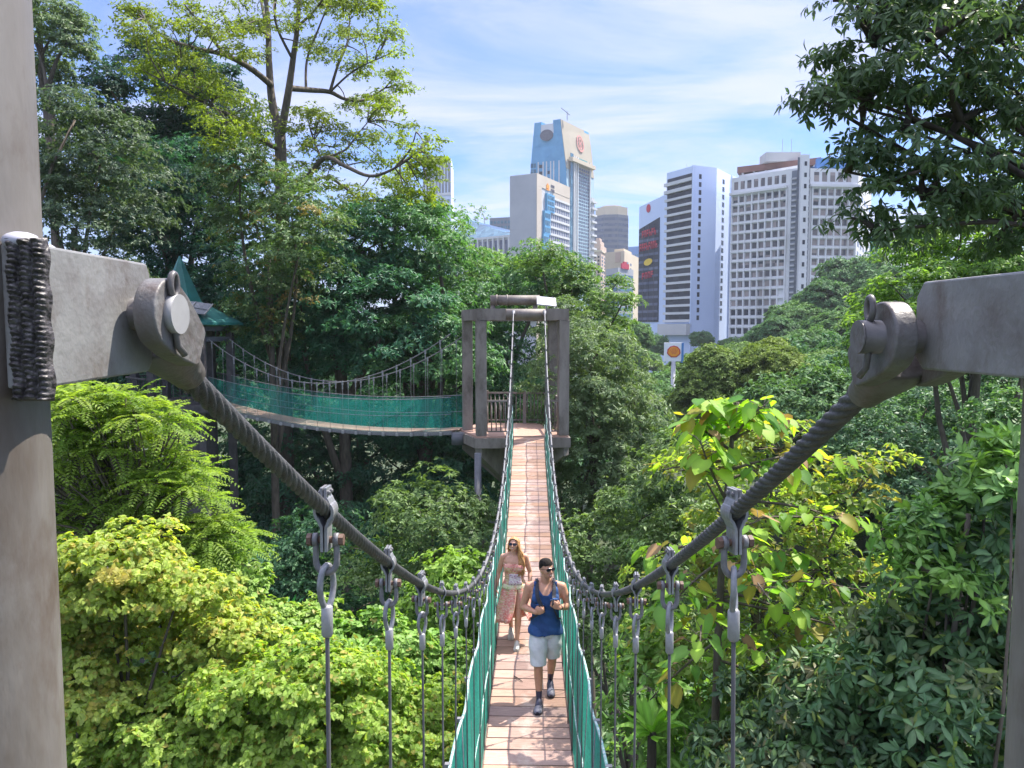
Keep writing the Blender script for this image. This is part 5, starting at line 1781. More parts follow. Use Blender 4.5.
# ------------------------------------------------------------------ right: big-leaved sapling
def bigleaf():
    Y = 7.6
    g = np.random.default_rng(71); rr = random.Random(71)
    b = at(716, 760, Y)
    bz = ground_z(b.x, Y)
    e = empty('bigleaf_sapling', (b.x, Y, bz), 'slim sapling with large heart-shaped lemon green leaves behind the right cable', 'tree')
    O = Vector(e.location)
    tb = MB()
    tr = [Vector((b.x - .1, Y, bz)), at(714, 760, Y), at(718, 640, Y), at(724, 520, Y), at(733, 430, Y), at(738, 402, Y)]
    tb.tube([p - O for p in tr], [.075, .045, .042, .034, .022, .015], 10)
    limbs = []
    rows = [(722, 560, 660, 620, -.5), (722, 570, 800, 560, .4), (726, 500, 700, 440, -.3), (728, 480, 800, 470, .4), (720, 600, 860, 590, -.6), (718, 640, 650, 700, .4), (720, 620, 790, 680, -.5), (730, 450, 690, 420, .2),
            (728, 470, 850, 470, .8), (726, 520, 860, 520, .3), (722, 590, 840, 650, .5), (733, 440, 800, 425, .5), (724, 540, 650, 560, .6), (733, 440, 765, 405, -.3), (730, 460, 660, 470, .5),
            (728, 500, 890, 540, 1.0), (722, 600, 880, 640, .8), (718, 660, 820, 730, .2), (735, 420, 700, 405, .1), (722, 570, 760, 520, -.9), (724, 550, 770, 600, -1.1), (720, 600, 700, 660, -.9)]
    for (x0, y0, x1, y1, dy) in rows:
        p, q = at(x0, y0, Y), at(x1, y1, Y + dy)
        pp = limb_pts(p, q, rr, .10, 7)
        tb.tube([v - O for v in pp], [.018, .016, .014, .012, .01, .008, .006], 6)
        limbs.append(pp)
    tb.build('trunk', M['bark'], e)
    lv = Leaves(); st = MB()
    dry = Leaves()
    for pp in limbs + [tr[3:]]:
        pp = [Vector(v) for v in pp]
        n = 24
        for k in range(n):
            t = .30 + .70 * (k + rr.random()) / n
            f = t * (len(pp) - 1); i = min(int(f), len(pp) - 2)
            p = pp[i].lerp(pp[i + 1], f - i)
            az = rr.uniform(0, 6.28)
            pet = Vector((math.cos(az), math.sin(az), rr.uniform(-.1, .7))).normalized() * rr.uniform(.07, .22)
            q = p + pet
            st.tube([p - O, p.lerp(q, .5) + Vector((0, 0, .015)) - O, q - O], .0035, 4)
            D = Vector((pet.x, pet.y, 0)).normalized() * .8 + Vector((rr.uniform(-.3, .3), rr.uniform(-.3, .3), rr.uniform(-1.1, -.1)))
            Nn = Vector((rr.uniform(-.4, .4), rr.uniform(-.4, .4), 1)) + Vector((D.x, D.y, 0)) * .5
            L = rr.uniform(.09, .24) if q.z < -1.5 else rr.uniform(.12, .26)
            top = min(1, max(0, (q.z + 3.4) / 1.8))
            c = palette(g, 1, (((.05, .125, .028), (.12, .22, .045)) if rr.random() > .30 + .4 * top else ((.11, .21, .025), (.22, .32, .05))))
            u = rr.random()
            if u < .10:
                dry.add(np.array([tuple(q)]), np.array([tuple(D)]), np.array([tuple(Nn)]), np.array([L]), np.array([L * .7]), palette(g, 1, ((.10, .06, .03), (.26, .17, .09))))
                continue
            if u < .2: c = np.array([[.30, .27, .05]])
            lv.add(np.array([tuple(q)]), np.array([tuple(D)]), np.array([tuple(Nn)]), np.array([L]), np.array([L * rr.uniform(.62, .85)]), c)
    lv.build('crown', M['leaf_thin'], e, 'heart', O)
    dry.build('dry_leaves', M['leaf_far'], e, 'heart', O)
    st.build('leaf_stalks', M['bark'], e)['kind'] = 'stuff'


bigleaf()
RS = 'shrubs and saplings lower right'
tree('scrub_tree', 'tangle of small yellowish leaves behind the big-leaved sapling', px_lobes(9.2, [(760, 520, 70, 60), (820, 570, 70, 60), (850, 500, 60, 40), (700, 560, 60, 60), (780, 640, 80, 50), (680, 660, 70, 60), (860, 620, 60, 50), (700, 470, 40, 40), (780, 450, 50, 30)]), RS, 72, mat='leaf_thin', trunk_r=.07, twig=.008, limbs=60,
     L=.10, W=.05, pad_r=.36, cl_per_pad=11, lpc=6, pal=((.075, .125, .035), (.18, .245, .06)), accent=(.22, .13, .06), pacc=.10, density=.62, droop=.4, tips=((.30, .29, .06), .06), inner=.3)
tree('scrub_tree', 'green undergrowth tree at the bottom between the right hangers', px_lobes(9.0, [(670, 720, 45, 55), (710, 720, 55, 50), (690, 780, 55, 50), (750, 770, 60, 40), (668, 660, 36, 40)]), RS, 73, mat='leaf', shape='long', trunk_r=.07, twig=.01,
     L=.14, W=.05, pad_r=.42, cl_per_pad=12, lpc=8, pal=((.05, .12, .03), (.15, .23, .05)), density=.9, droop=.35)
tree('glossy_shrub', 'dark shrub with long glossy blue-green leaves beside the right pole', px_lobes(6.3, [(950, 620, 60, 50), (915, 660, 45, 40), (975, 548, 36, 32), (990, 580, 50, 70), (930, 700, 80, 60), (1000, 680, 60, 70), (870, 730, 70, 60), (960, 780, 80, 50), (1010, 510, 40, 40)]), RS, 74, mat='leaf_gloss', shape='long', cat='shrub', trunk_r=.06,
     L=.125, W=.044, pad_r=.30, up=.35, jit=.5, spread=1.0, cl_per_pad=12, lpc=7, pal=((.024, .06, .028), (.075, .135, .05)), density=.9, droop=.35, tips=((.17, .24, .05), .08), accent=(.20, .20, .09), pacc=.06)
tree('glossy_shrub', 'dull grey-green shrub along the bottom edge right of the hangers', px_lobes(6.8, [(790, 700, 60, 36), (840, 690, 60, 40), (760, 760, 60, 40), (830, 760, 70, 40), (890, 770, 60, 40), (800, 810, 90, 40)]), RS, 75, mat='leaf_gloss', shape='long', cat='shrub', trunk_r=.06,
     L=.115, W=.042, pad_r=.30, up=.35, jit=.5, spread=1.0, cl_per_pad=12, lpc=7, pal=((.03, .065, .034), (.085, .125, .06)), density=.85, droop=.35, accent=(.24, .17, .08), pacc=.08, tips=((.2, .22, .06), .05))
tree('glossy_shrub', 'bright-tipped whorled sapling at the right edge just left of the pole', px_lobes(6.0, [(950, 515, 26, 18), (985, 478, 22, 18), (1000, 450, 20, 22), (935, 575, 34, 20), (1012, 490, 22, 30), (915, 535, 16, 12)]), RS, 76, mat='leaf_gloss', shape='long', cat='shrub', trunk_r=.05,
     L=.125, W=.045, pad_r=.25, cl_per_pad=10, lpc=7, pal=((.05, .12, .03), (.13, .22, .045)), density=.8, droop=.1, spread=.9)

# right background wood
RW = 'hazy trees at the right behind the shrubs'
tree('forest_tree', 'blue-green hazy tree right under the right lug plate', px_lobes(30, [(920, 430, 70, 45), (880, 470, 50, 50), (980, 450, 60, 60), (930, 490, 70, 50), (1020, 420, 50, 60), (860, 430, 30, 30)]), RW, 81, trunk_r=.3,
     L=.2, W=.08, pad_r=.85, cl_per_pad=14, lpc=9, pal=((.035, .085, .045), (.085, .155, .075)), density=1.1)
tree('forest_tree', 'mid-green tree at the right edge between lug plate and dark shrub', px_lobes(17, [(1015, 425, 30, 30), (1025, 470, 36, 45), (1000, 505, 36, 36), (985, 455, 18, 16)]), RW, 82, trunk_r=.15,
     L=.15, W=.065, pad_r=.5, cl_per_pad=13, lpc=9, pal=((.035, .085, .03), (.09, .17, .05)), density=1.0)
tree('forest_tree', 'lighter green tree above the right lug plate under the overhanging dark tree', px_lobes(22, [(960, 245, 50, 26), (1010, 225, 50, 40), (920, 262, 36, 18), (985, 280, 60, 30), (1040, 260, 50, 50), (1000, 330, 80, 50), (920, 330, 60, 60)]), RW, 83, trunk_r=.2, mat='leaf_thin',
     L=.16, W=.065, pad_r=.55, cl_per_pad=13, lpc=8, pal=((.05, .11, .028), (.12, .20, .05)), density=1.05)
tree('forest_tree', 'blue-grey tree deep in the valley between the right cable and the sapling', px_lobes(52, [(850, 410, 40, 34), (900, 400, 50, 40), (830, 450, 40, 36), (880, 480, 50, 50), (800, 420, 36, 26)]), RW, 84, trunk_r=.35,
     L=.28, W=.12, pad_r=1.2, cl_per_pad=14, lpc=9, pal=((.03, .075, .045), (.075, .13, .075)), density=1.1)

# overhanging dark tree, top right
tree('overhanging_tree', 'dark backlit tree with drooping leaves overhanging the top right corner', px_lobes(7.0, [(930, 40, 85, 60), (1000, 40, 80, 80), (960, 120, 60, 60), (1010, 150, 60, 70), (875, 45, 50, 42), (862, 108, 40, 34), (835, 90, 26, 20), (848, 172, 34, 18), (885, 190, 36, 34), (925, 200, 44, 34), (960, 215, 50, 30), (905, 130, 40, 50), (1020, 215, 50, 40), (880, 0, 50, 30), (940, -40, 90, 50), (1040, 90, 60, 90), (876, 232, 22, 18), (820, 100, 16, 12)]), None, 85, mat='leaf', trunk_r=.22, bark='bark_dark', limbs=70, twig=.014,
     base=(6.4, 7.6), trunk_top=(6.1, 7.3, 2.9), fill=2.5, limb_r=.18, limb_t=(.93, 1.0), shape='long',
     L=.098, W=.029, pad_r=.24, cl_per_pad=6, lpc=6, pal=((.024, .048, .024), (.062, .098, .042)), density=.66, droop=.75, spread=.9, inner=.25, zmin=-.95, tips=((.16, .17, .03), .012))

# ------------------------------------------------------------------ two dense round trees and the hill
def far_proto(name, seed, pal, r=(4, 4, 3.4), L=.42, W=.2, pad_r=.9, dens=1.15, dome=.9, n_l=6, lpc=9, cpp=13):
    g = np.random.default_rng(seed)
    lobes = [((0, 0, 0), r)]
    for k in range(n_l):
        a = 2 * math.pi * k / n_l + g.uniform(-.4, .4)
        s = g.uniform(.38, .58)
        lobes.append(((math.cos(a) * r[0] * .62, math.sin(a) * r[1] * .62, r[2] * g.uniform(-.25, .5)), (r[0] * s, r[1] * s, r[2] * s)))
    e = empty(name)
    lv = Leaves()
    make_crown(g, lv, lobes, density=dens, pad_r=pad_r, cl_per_pad=cpp, lpc=lpc, L=L, W=W, pal=pal, flat=.55, inner=.08, rim=.08, zmin=-.6, droop=.2)
    lv.build('crown', M['leaf_far'], e, 'lance')
    tb = MB(); tb.tube([(0, 0, -16), (0, 0, -6), (.1, 0, 0)], [.5, .4, .25], 8)
    for k in range(5):
        a = k * 1.3
        tb.tube([(0, 0, -3), (math.cos(a) * r[0] * .4, math.sin(a) * r[1] * .4, -.5), (math.cos(a) * r[0] * .7, math.sin(a) * r[1] * .7, .8)], [.2, .13, .06], 6)
    tb.build('trunk', M['bark'], e)
    return e


RT = 'dense dome-shaped trees in the valley'
tree('dome_tree', 'smaller of two dense dome-shaped trees below the orange emblem sign', px_lobes(62, [(712, 385, 27, 36), (706, 400, 30, 30), (722, 402, 26, 30), (712, 368, 17, 20)], 1.0), RT, 91, trunk_r=.3, mat='leaf_far',
     L=.26, W=.11, pad_r=.6, cl_per_pad=14, lpc=8, pal=((.048, .090, .022), (.115, .160, .035)), density=1.3, rim=.05, flat=.6)
tree('dome_tree', 'larger of two dense dome-shaped trees, yellowish on its right flank', px_lobes(58, [(772, 388, 40, 40), (760, 400, 40, 34), (792, 402, 30, 36), (770, 366, 26, 24), (745, 415, 20, 24)], 1.0), RT, 92, trunk_r=.35, mat='leaf_far',
     L=.26, W=.11, pad_r=.6, cl_per_pad=14, lpc=8, pal=((.055, .098, .02), (.135, .175, .035)), density=1.3, rim=.05, flat=.6)

HP = [far_proto('hill_tree', 101, ((.035, .085, .03), (.085, .16, .045)), (5, 5, 3.6)),
      far_proto('hill_tree', 102, ((.03, .08, .035), (.07, .14, .05)), (5, 5, 4.4)),
      far_proto('hill_tree', 103, ((.05, .10, .028), (.11, .175, .045)), (5, 5, 3.0))]
hill = [  # px, py(top), half width px, Y, proto, label
    (862, 258, 34, 150, 1, 'dark tree crowning the top of the hill right of the white office slab'),
    (828, 284, 30, 145, 1, 'dark tree on the ridge left of the hilltop'),
    (895, 268, 30, 140, 1, 'hilltop tree partly hidden by the right socket fitting'),
    (800, 305, 26, 140, 0, 'rounded green tree on the left slope of the hill'),
    (845, 310, 30, 125, 0, 'rounded green tree in the middle of the hill slope'),
    (885, 305, 28, 120, 1, 'dark hill tree just above the right socket fitting'),
    (778, 318, 22, 135, 1, 'dark tree at the left foot of the hill by the white slab'),
    (815, 332, 30, 110, 0, 'broad tree on the lower hill slope'),
    (850, 346, 30, 100, 2, 'flat-topped light tree left of the right cable socket'),
    (785, 338, 26, 118, 0, 'small rounded tree below the hill foot'),
    (835, 368, 30, 85, 2, 'flat-topped tree low in the valley left of the right cable'),
    (795, 354, 30, 98, 2, 'light flat-topped tree above the larger dome tree'),
    (745, 345, 24, 130, 2, 'light green tree between the dome trees and the white slab'),
    (720, 352, 20, 120, 0, 'green tree just behind the smaller dome tree'),
    (690, 358, 24, 115, 2, 'light spreading tree right of the emblem sign'),
    (668, 372, 30, 90, 0, 'green tree below the emblem sign'),
    (700, 352, 14, 165, 2, 'little light tree by the foot of the banded tower'),
    (732, 338, 12, 200, 0, 'small tree in front of the white slab ground floor'),
    (760, 332, 14, 190, 0, 'small tree at the right of the slab ground floor'),
    (642, 350, 16, 170, 0, 'small dark tree left of the emblem sign'),
    (702, 331, 9.5, 205, 1, 'ball-shaped dark tree at the foot of the banded tower'),
    (870, 385, 34, 75, 0, 'round tree behind the right cable in the valley'),
    (915, 350, 40, 80, 1, 'dark tree behind the right socket fitting'),
    (960, 340, 50, 70, 1, 'dark tree behind the right lug plate'),
    (655, 335, 12, 220, 1, 'tree at the foot of the sign-covered tower'),
    (625, 320, 22, 150, 0, 'tree at the foot of the cream office block'),
    (600, 318, 26, 130, 1, 'tree behind the olive-grey tree'),
]
used = set()
rr = random.Random(17)
for (px, py, hw, Y, k, lab) in hill:
    o = HP[k] if k not in used else copy_tree(HP[k])
    used.add(k)
    s = hw * Y / F / 5.0 * 1.08
    top = at(px, py, Y)
    zr = (3.6, 4.4, 3.0)[k]
    o.location = (top.x, top.y, top.z - zr * s * 1.05)
    sz = s * rr.uniform(.95, 1.1)
    o.scale = (s, s, sz)
    o.rotation_euler = (0, 0, rr.uniform(0, 6.28))
    tag(o, lab, 'tree', 'trees on the hill and in the valley')

# background rows of forest trees filling the ravine walls
FP = [far_proto('backdrop_tree', 111, ((.02, .06, .032), (.055, .12, .05)), (4.5, 4.5, 4.5), .34, .14, 1.0),
      far_proto('backdrop_tree', 112, ((.03, .075, .03), (.08, .145, .05)), (4.5, 4.5, 3.8), .34, .14, 1.0)]
used = set()
bd = [(-36, 52), (-30, 58), (-24, 50), (-18, 56), (-12, 52), (-6, 58), (0, 52), (-40, 62), (-33, 68), (-10, 64), (2, 66), 
      (20, 52), (24, 60), (30, 48), (34, 56), (36, 40), (30, 34), (24, 40), (40, 66), (18, 44), (-42, 46), (-34, 40), (-26, 42), (-38, 34), (-28, 34),
      (44, 60), (46, 48), (28, 70), (20, 74), (38, 80), (50, 76), (12, 74)]
for i, (x, y) in enumerate(bd):
    k = i % 2
    o = FP[k] if k not in used else copy_tree(FP[k])
    used.add(k)
    gz = ground_z(x, y)
    tall = 9.5 if x < 12 else 8.0
    s = rr.uniform(.9, 1.25)
    o.location = (x, y, gz + tall + rr.uniform(-1.5, 1.5)); o.scale = (s, s, s); o.rotation_euler = (0, 0, rr.uniform(0, 6.28))
    tag(o, 'half-hidden %s tree in the dim back row of the forest' % ('dark green' if k == 0 else 'mid-green'), 'tree', 'half-hidden %s trees in the back rows' % ('dark green' if k == 0 else 'mid-green'))

# ------------------------------------------------------------------ undergrowth and ground
g = np.random.default_rng(120)
lv = Leaves()
n = 2600
xs = g.uniform(-26, 26, n); ys = g.uniform(4, 46, n)
zz = np.array([ground_z(a, b) for a, b in zip(xs, ys)])
cp = np.stack([xs, ys, zz + g.uniform(.2, 2.6, n)], 1)
lpc = 9; il = np.repeat(np.arange(n), lpc); m = n * lpc
az = g.uniform(0, 6.28, m); el = g.uniform(-.4, .9, m)
D = np.stack([np.cos(az) * np.cos(el), np.sin(az) * np.cos(el), np.sin(el)], 1)
lv.add(cp[il] + D * .2, D, np.tile([[0, 0, 1.0]], (m, 1)) + g.normal(0, .3, (m, 3)), g.uniform(.35, .8, m), g.uniform(.15, .35, m), palette(g, n, ((.02, .06, .02), (.07, .14, .035)))[il])
ug = lv.build('undergrowth', M['leaf'], None, 'lance')
tag(ug, 'dim leafy undergrowth on the ravine floor below the bridge', 'undergrowth', None, 'stuff')

# ground sheet: fine near, coarse to the horizon
def axis(lim, fine, n):
    t = np.linspace(-1, 1, n)
    return np.sign(t) * (np.abs(t) ** 2.6 * lim + np.abs(t) * fine)


gx = axis(6000, 120, 141); gy = axis(6000, 120, 141)
vs = [(x, y, ground_z(x, y)) for y in gy for x in gx]
nx = len(gx)
fs = [(j * nx + i, j * nx + i + 1, (j + 1) * nx + i + 1, (j + 1) * nx + i) for j in range(len(gy) - 1) for i in range(nx - 1)]
mb = MB(); mb.add(vs, fs, True)
M['ground'] = rough_mat('forest_floor', [(.3, (.016, .03, .012)), (.5, (.035, .055, .02)), (.7, (.06, .075, .03))], .35, 10, .9)
go = mb.build('ground', M['ground']); tag(go, None, None, None, 'structure')
# ================================================================== the city
M['conc_w'] = rough_mat('white_concrete', [(.3, (.52, .53, .54)), (.7, (.62, .62, .62))], .08, 6, .8, coord='Object')
M['conc_stain'] = rough_mat('stained_white_concrete', [(.28, (.42, .42, .42)), (.45, (.62, .63, .65)), (.7, (.70, .71, .74))], .10, 9, .85, stretch=(1, 1, .35))
M['conc_sunlit'] = rough_mat('sunlit_tone_concrete', [(.3, (.52, .46, .38)), (.7, (.60, .54, .46))], .1, 6, .8)  # hotel's lit face, warm sunlight put into the colour
M['conc_grey'] = rough_mat('grey_panels', [(.3, (.40, .42, .46)), (.7, (.48, .50, .53))], .1, 6, .75)
M['conc_cream'] = rough_mat('cream_render', [(.3, (.56, .48, .36)), (.7, (.64, .56, .44))], .1, 6, .85)
M['conc_beige'] = rough_mat('beige_tiles', [(.3, (.40, .36, .28)), (.7, (.46, .41, .33))], .12, 6, .8)
M['conc_sea'] = rough_mat('sea_grey_tiles', [(.3, (.28, .42, .50)), (.7, (.36, .50, .57))], .12, 6, .7)
M['conc_pink'] = rough_mat('pink_stone', [(.3, (.45, .33, .27)), (.7, (.56, .43, .36))], .12, 6, .85)
M['conc_sky_tint'] = rough_mat('sky_tinted_cladding', [(.3, (.50, .60, .80)), (.7, (.57, .67, .86))], .06, 6, .6)  # blue of the skylight mixed into the pale wall colour
M['tile_blue'] = rough_mat('blue_tiles', [(.35, (.06, .25, .45)), (.7, (.10, .33, .54))], .2, 6, .45)
M['roof_red'] = rough_mat('brown_roof', [(.3, (.16, .08, .07)), (.7, (.24, .13, .11))], .2, 5, .8)
M['blue_sheet'] = rough_mat('blue_roof_sheet', [(.3, (.05, .17, .42)), (.7, (.08, .24, .55))], .2, 5, .6)
M['dark_clad'] = rough_mat('dark_cladding', [(.3, (.10, .12, .16)), (.7, (.15, .17, .21))], .1, 5, .5)
M['metal_grey'] = rough_mat('grey_metal', [(.3, (.30, .31, .34)), (.7, (.42, .43, .46))], .3, 5, .55)
M['mull'] = rough_mat('pale_mullion', [(.3, (.58, .60, .62)), (.7, (.68, .70, .72))], .2, 4, .6)


def glass_mat(name, a, b_, rough=.12):
    m, nt, b = new_mat(name)
    oi = nd(nt, 'ShaderNodeObjectInfo')
    tc = nd(nt, 'ShaderNodeTexCoord')
    n = nd(nt, 'ShaderNodeTexWhiteNoise')
    gm = nd(nt, 'ShaderNodeNewGeometry')
    sn = nd(nt, 'ShaderNodeVectorMath', operation='SNAP'); sn.inputs[1].default_value = (2.4, 2.4, 2.4)
    nt.links.new(gm.outputs['Position'], sn.inputs[0]); nt.links.new(sn.outputs[0], n.inputs['Vector'])
    c = ramp(nt, n.outputs['Value'], [(0, a), (.6, tuple((x + y) / 2 for x, y in zip(a, b_))), (1, b_)])
    nt.links.new(c, b.inputs['Base Color'])
    b.inputs['Roughness'].default_value = rough; b.inputs['Specular IOR Level'].default_value = .35 if rough < .2 else .18
    return m


M['glass_d'] = glass_mat('dark_glass', (.012, .018, .035), (.035, .045, .07), .25)
M['glass_b'] = glass_mat('blue_glass', (.03, .10, .16), (.10, .22, .30))
M['glass_c'] = glass_mat('curtained_glass', (.04, .05, .07), (.34, .29, .28), .3)
M['glass_s'] = glass_mat('slate_glass', (.06, .08, .14), (.13, .15, .22), .25)
M['red'] = rough_mat('red_sign', [(.3, (.42, .02, .05)), (.7, (.52, .03, .07))], 1, 3, .5)
M['yellow'] = rough_mat('yellow_sign', [(.3, (.65, .45, .03)), (.7, (.8, .55, .05))], 1, 3, .5)
M['orange'] = rough_mat('orange_sign', [(.3, (.72, .24, .02)), (.7, (.80, .34, .03))], 1, 3, .5)
M['pinkred'] = rough_mat('faded_red_sign', [(.3, (.55, .22, .20)), (.7, (.62, .30, .27))], 1, 3, .6)
M['ink'] = rough_mat('dark_lettering', [(.3, (.06, .06, .09)), (.7, (.12, .12, .15))], 1, 3, .6)
M['teal'] = rough_mat('teal_lettering', [(.3, (.05, .25, .28)), (.7, (.08, .32, .34))], 1, 3, .6)
M['board'] = rough_mat('white_board', [(.3, (.70, .72, .76)), (.7, (.80, .82, .84))], 1, 3, .5)

ZB = -19.0


class Face:
    """a vertical wall plane from a to b (xy), seen from the side of the camera; u along, z up"""
    def __init__(s, a, b, O):
        s.a = Vector((a[0], a[1], 0)); s.b = Vector((b[0], b[1], 0)); s.O = O
        s.L = (s.b - s.a).length
        s.d = (s.b - s.a) / s.L
        n = s.d.cross(Vector((0, 0, 1)))
        if n.dot(-(s.a + s.b) / 2) < 0: n = -n
        s.n = n.normalized()

    def pt(s, u, z, off=0.0):
        p = s.a + s.d * u + s.n * off
        return Vector((p.x, p.y, z)) - s.O

    def slab(s, mb, u0, u1, z0, z1, off0, off1):
        """box on the wall from off0 to off1 out"""
        q = [s.pt(u0, z0, off0), s.pt(u1, z0, off0), s.pt(u1, z1, off0), s.pt(u0, z1, off0)]
        mb.prism(q, s.n * (off1 - off0))


def footprint(cols):
    return [((px - 529) / F * Y, Y) for px, Y in cols]


def ztop(py, Y, px=529):
    return at(px, py, Y).z


def building(label, cat='building', at_xy=(0, 0), group=None, name='office_building'):
    return empty(name, (at_xy[0], at_xy[1], ZB), label, cat, group)


def body(fp, z1, e, mat, z0=ZB, name='wall'):
    mb = MB(); O = Vector(e.location)
    mb.prism([Vector((x, y, z0)) - O for x, y in fp], (0, 0, z1 - z0))
    return mb.build(name, mat, e)


def windows(face, cells, e, mat, off=.06, thick=.12, limit=100, name='window', counter=None, skip=None):
    """cells: (u0,u1,z0,z1). First `limit` become parts of their own, the rest one stuff part."""
    c = counter if counter is not None else [0]
    rest = MB()
    cache = {}
    nrest = 0
    for (u0, u1, z0, z1) in cells:
        if c[0] < limit:
            key = (round(u1 - u0, 3), round(z1 - z0, 3))
            p = face.pt((u0 + u1) / 2, (z0 + z1) / 2, off)
            if key in cache:
                o = cache[key].copy(); col.objects.link(o); setp(o, e)
            else:
                mb = MB()
                w, h = (u1 - u0) / 2, (z1 - z0) / 2
                q = [face.d * -w + Vector((0, 0, -h)) - face.n * thick, face.d * w + Vector((0, 0, -h)) - face.n * thick, face.d * w + Vector((0, 0, h)) - face.n * thick, face.d * -w + Vector((0, 0, h)) - face.n * thick]
                mb.prism(q, face.n * thick)
                o = mb.build(name, mat, e); cache[key] = o
            o.location = p
            c[0] += 1
        else:
            face.slab(rest, u0, u1, z0, z1, off - thick, off); nrest += 1
    if nrest:
        o = rest.build(name, mat, e); o['kind'] = 'stuff'
    return c


def grid_cells(u0, u1, z0, z1, nc, nr, fu=.6, fz=.55, drop=None):
    du = (u1 - u0) / nc; dz = (z1 - z0) / nr
    out = []
    for j in range(nr):
        for i in range(nc):
            if drop and (i, j) in drop: continue
            uc = u0 + du * (i + .5); zc = z0 + dz * (j + .5)
            out.append((uc - du * fu / 2, uc + du * fu / 2, zc - dz * fz / 2, zc + dz * fz / 2))
    return out


def strips(face, e, mat, us=(), zs=(), w=.4, h=.4, u0=0, u1=None, z0=ZB, z1=10, off=.35, name='grid_frame'):
    mb = MB()
    u1 = face.L if u1 is None else u1
    for u in us: face.slab(mb, u - w / 2, u + w / 2, z0, z1, -.05, off)
    for z in zs: face.slab(mb, u0, u1, z - h / 2, z + h / 2, -.06, off - .06)
    return mb.build(name, mat, e)


def quad4(A, B, C):
    """parallelogram footprint from three visible corners left-near-right"""
    return [A, B, C, (A[0] + C[0] - B[0], A[1] + C[1] - B[1])]


# ---- far left slim tower
A, B, C = footprint([(424, 610), (452, 600), (454.5, 640)])
z1 = ztop(158, 600, 452)
e = building('slim blue-grey tower with vertical ribs peeping out right of the tall sparse tree', at_xy=B)
body(quad4(A, B, C), z1, e, M['conc_sky_tint'])
f = Face(A, B, Vector(e.location))
zt0 = ztop(192, 600)
mb = MB()
for k in range(9):
    f.slab(mb, f.L * (k + .2) / 9, f.L * (k + .72) / 9, zt0, z1 - 1, 0, .5)
mb.build('dark_rib', M['dark_clad'], e)
mb = MB(); f.slab(mb, 0, f.L, zt0 - 2, zt0, .01, .7); mb.build('ledge', M['mull'], e)
windows(f, grid_cells(1, f.L - 1, ztop(235, 600), zt0 - 4, 8, 6, .8, .5), e, M['glass_b'])

# ---- low glass-roofed block with columns
A, B, C = footprint([(452, 420), (512, 395), (545, 470)])
z1 = ztop(236, 400, 500)
e = building('low pale block with tall columns and a curved glass roof left of the white hotel', at_xy=B)
body(quad4(A, B, C), z1, e, M['conc_w'])
f = Face(A, B, Vector(e.location))
us = [f.L * (k + .5) / 12 for k in range(12)]
strips(f, e, M['mull'], us=us, zs=[z1 - .6], w=.9, h=1.2, z1=z1, off=.8, name='column_row')
windows(f, [(u + .7, u + f.L / 12 - .7, ZB + 6, z1 - 2.2) for u in us[:-1]], e, M['glass_s'])
rb = MB(); O = Vector(e.location)
zz = ztop(216, 425, 462)
rb.loft([[Vector((A[0], A[1], z1 + .01)) - O, Vector((B[0], B[1], z1 + .01)) - O, Vector((B[0] + 6, B[1] + 14, z1 + 2.5)) - O, Vector((A[0] + 6, A[1] + 14, zz)) - O],
         [Vector((A[0] + 14, A[1] + 40, z1)) - O, Vector((B[0] + 14, B[1] + 40, z1)) - O, Vector((B[0] + 10, B[1] + 30, z1 + 2.8)) - O, Vector((A[0] + 10, A[1] + 30, zz)) - O]], smooth=False)
rb.build('roof', M['glass_b'], e)
for k in range(5):
    mb = MB(); u = f.L * (k + .6) / 5.2
    p = f.pt(u, z1, -3)
    mb.box(p + Vector((0, 2, 1.1)), (3.5, 4, 2.2)); mb.build('plant_room', M['mull'], e)
A, B, C = footprint([(490, 520), (511, 515), (520, 540)])
e = building('small blue-topped block behind the glass-roofed block', at_xy=B)
body(quad4(A, B, C), ztop(217, 515, 505), e, M['dark_clad'])
f = Face(A, B, Vector(e.location))
windows(f, grid_cells(0, f.L, ztop(240, 515), ztop(219, 515), 6, 4, .7, .55), e, M['glass_b'])
# cranes
for (px, py, lean, lab) in ((478, 205, -.12, 'left one of two tiny tower cranes above the glass-roofed block'), (484.5, 207, .10, 'right one of two tiny tower cranes above the glass-roofed block')):
    p = at(px, 232, 640)
    e = empty('tower_crane', (p.x, 640, p.z - 4), lab, 'crane', 'cranes behind the low block')
    h = at(px, py, 640).z - p.z + 4
    mb = MB(); mb.beam((0, 0, 0), (0, 0, h * .62), .9, .9); mb.build('mast', M['metal_grey'], e)
    mb = MB(); mb.beam((0, 0, h * .6), (h * lean * -1.3, 0, h), .8, .8); mb.build('jib', M['metal_grey'], e)
    mb = MB(); mb.box((h * lean * .6, 0, h * .6), (3, 2, 1.6)); mb.build('counterweight', M['metal_grey'], e)

# ---- white hotel with orange logo
A, B, C = footprint([(510, 336), (536, 330), (568.5, 363)])
zt = ztop(173, 330, 536)
e = building('white slab hotel with blank flank in shaded grey and small orange logo on its lit face', at_xy=B)
O = Vector(e.location)
fp = quad4(A, B, C)
body(fp, zt, e, M['conc_w'])
fl = Face(A, B, O); fr = Face(B, C, O)
mb = MB(); fl.slab(mb, 0, fl.L - .02, ZB, zt - .3, 0, .12); fl_o = mb.build('shaded_grey_flank', M['conc_grey'], e)  # shade on the flank put into its grey colour
mb = MB()
for k in range(1, 7): fl.slab(mb, 0, fl.L, zt - k * 12, zt - k * 12 + .25, .1, .16)
mb.build('panel_joint', M['metal_grey'], e)
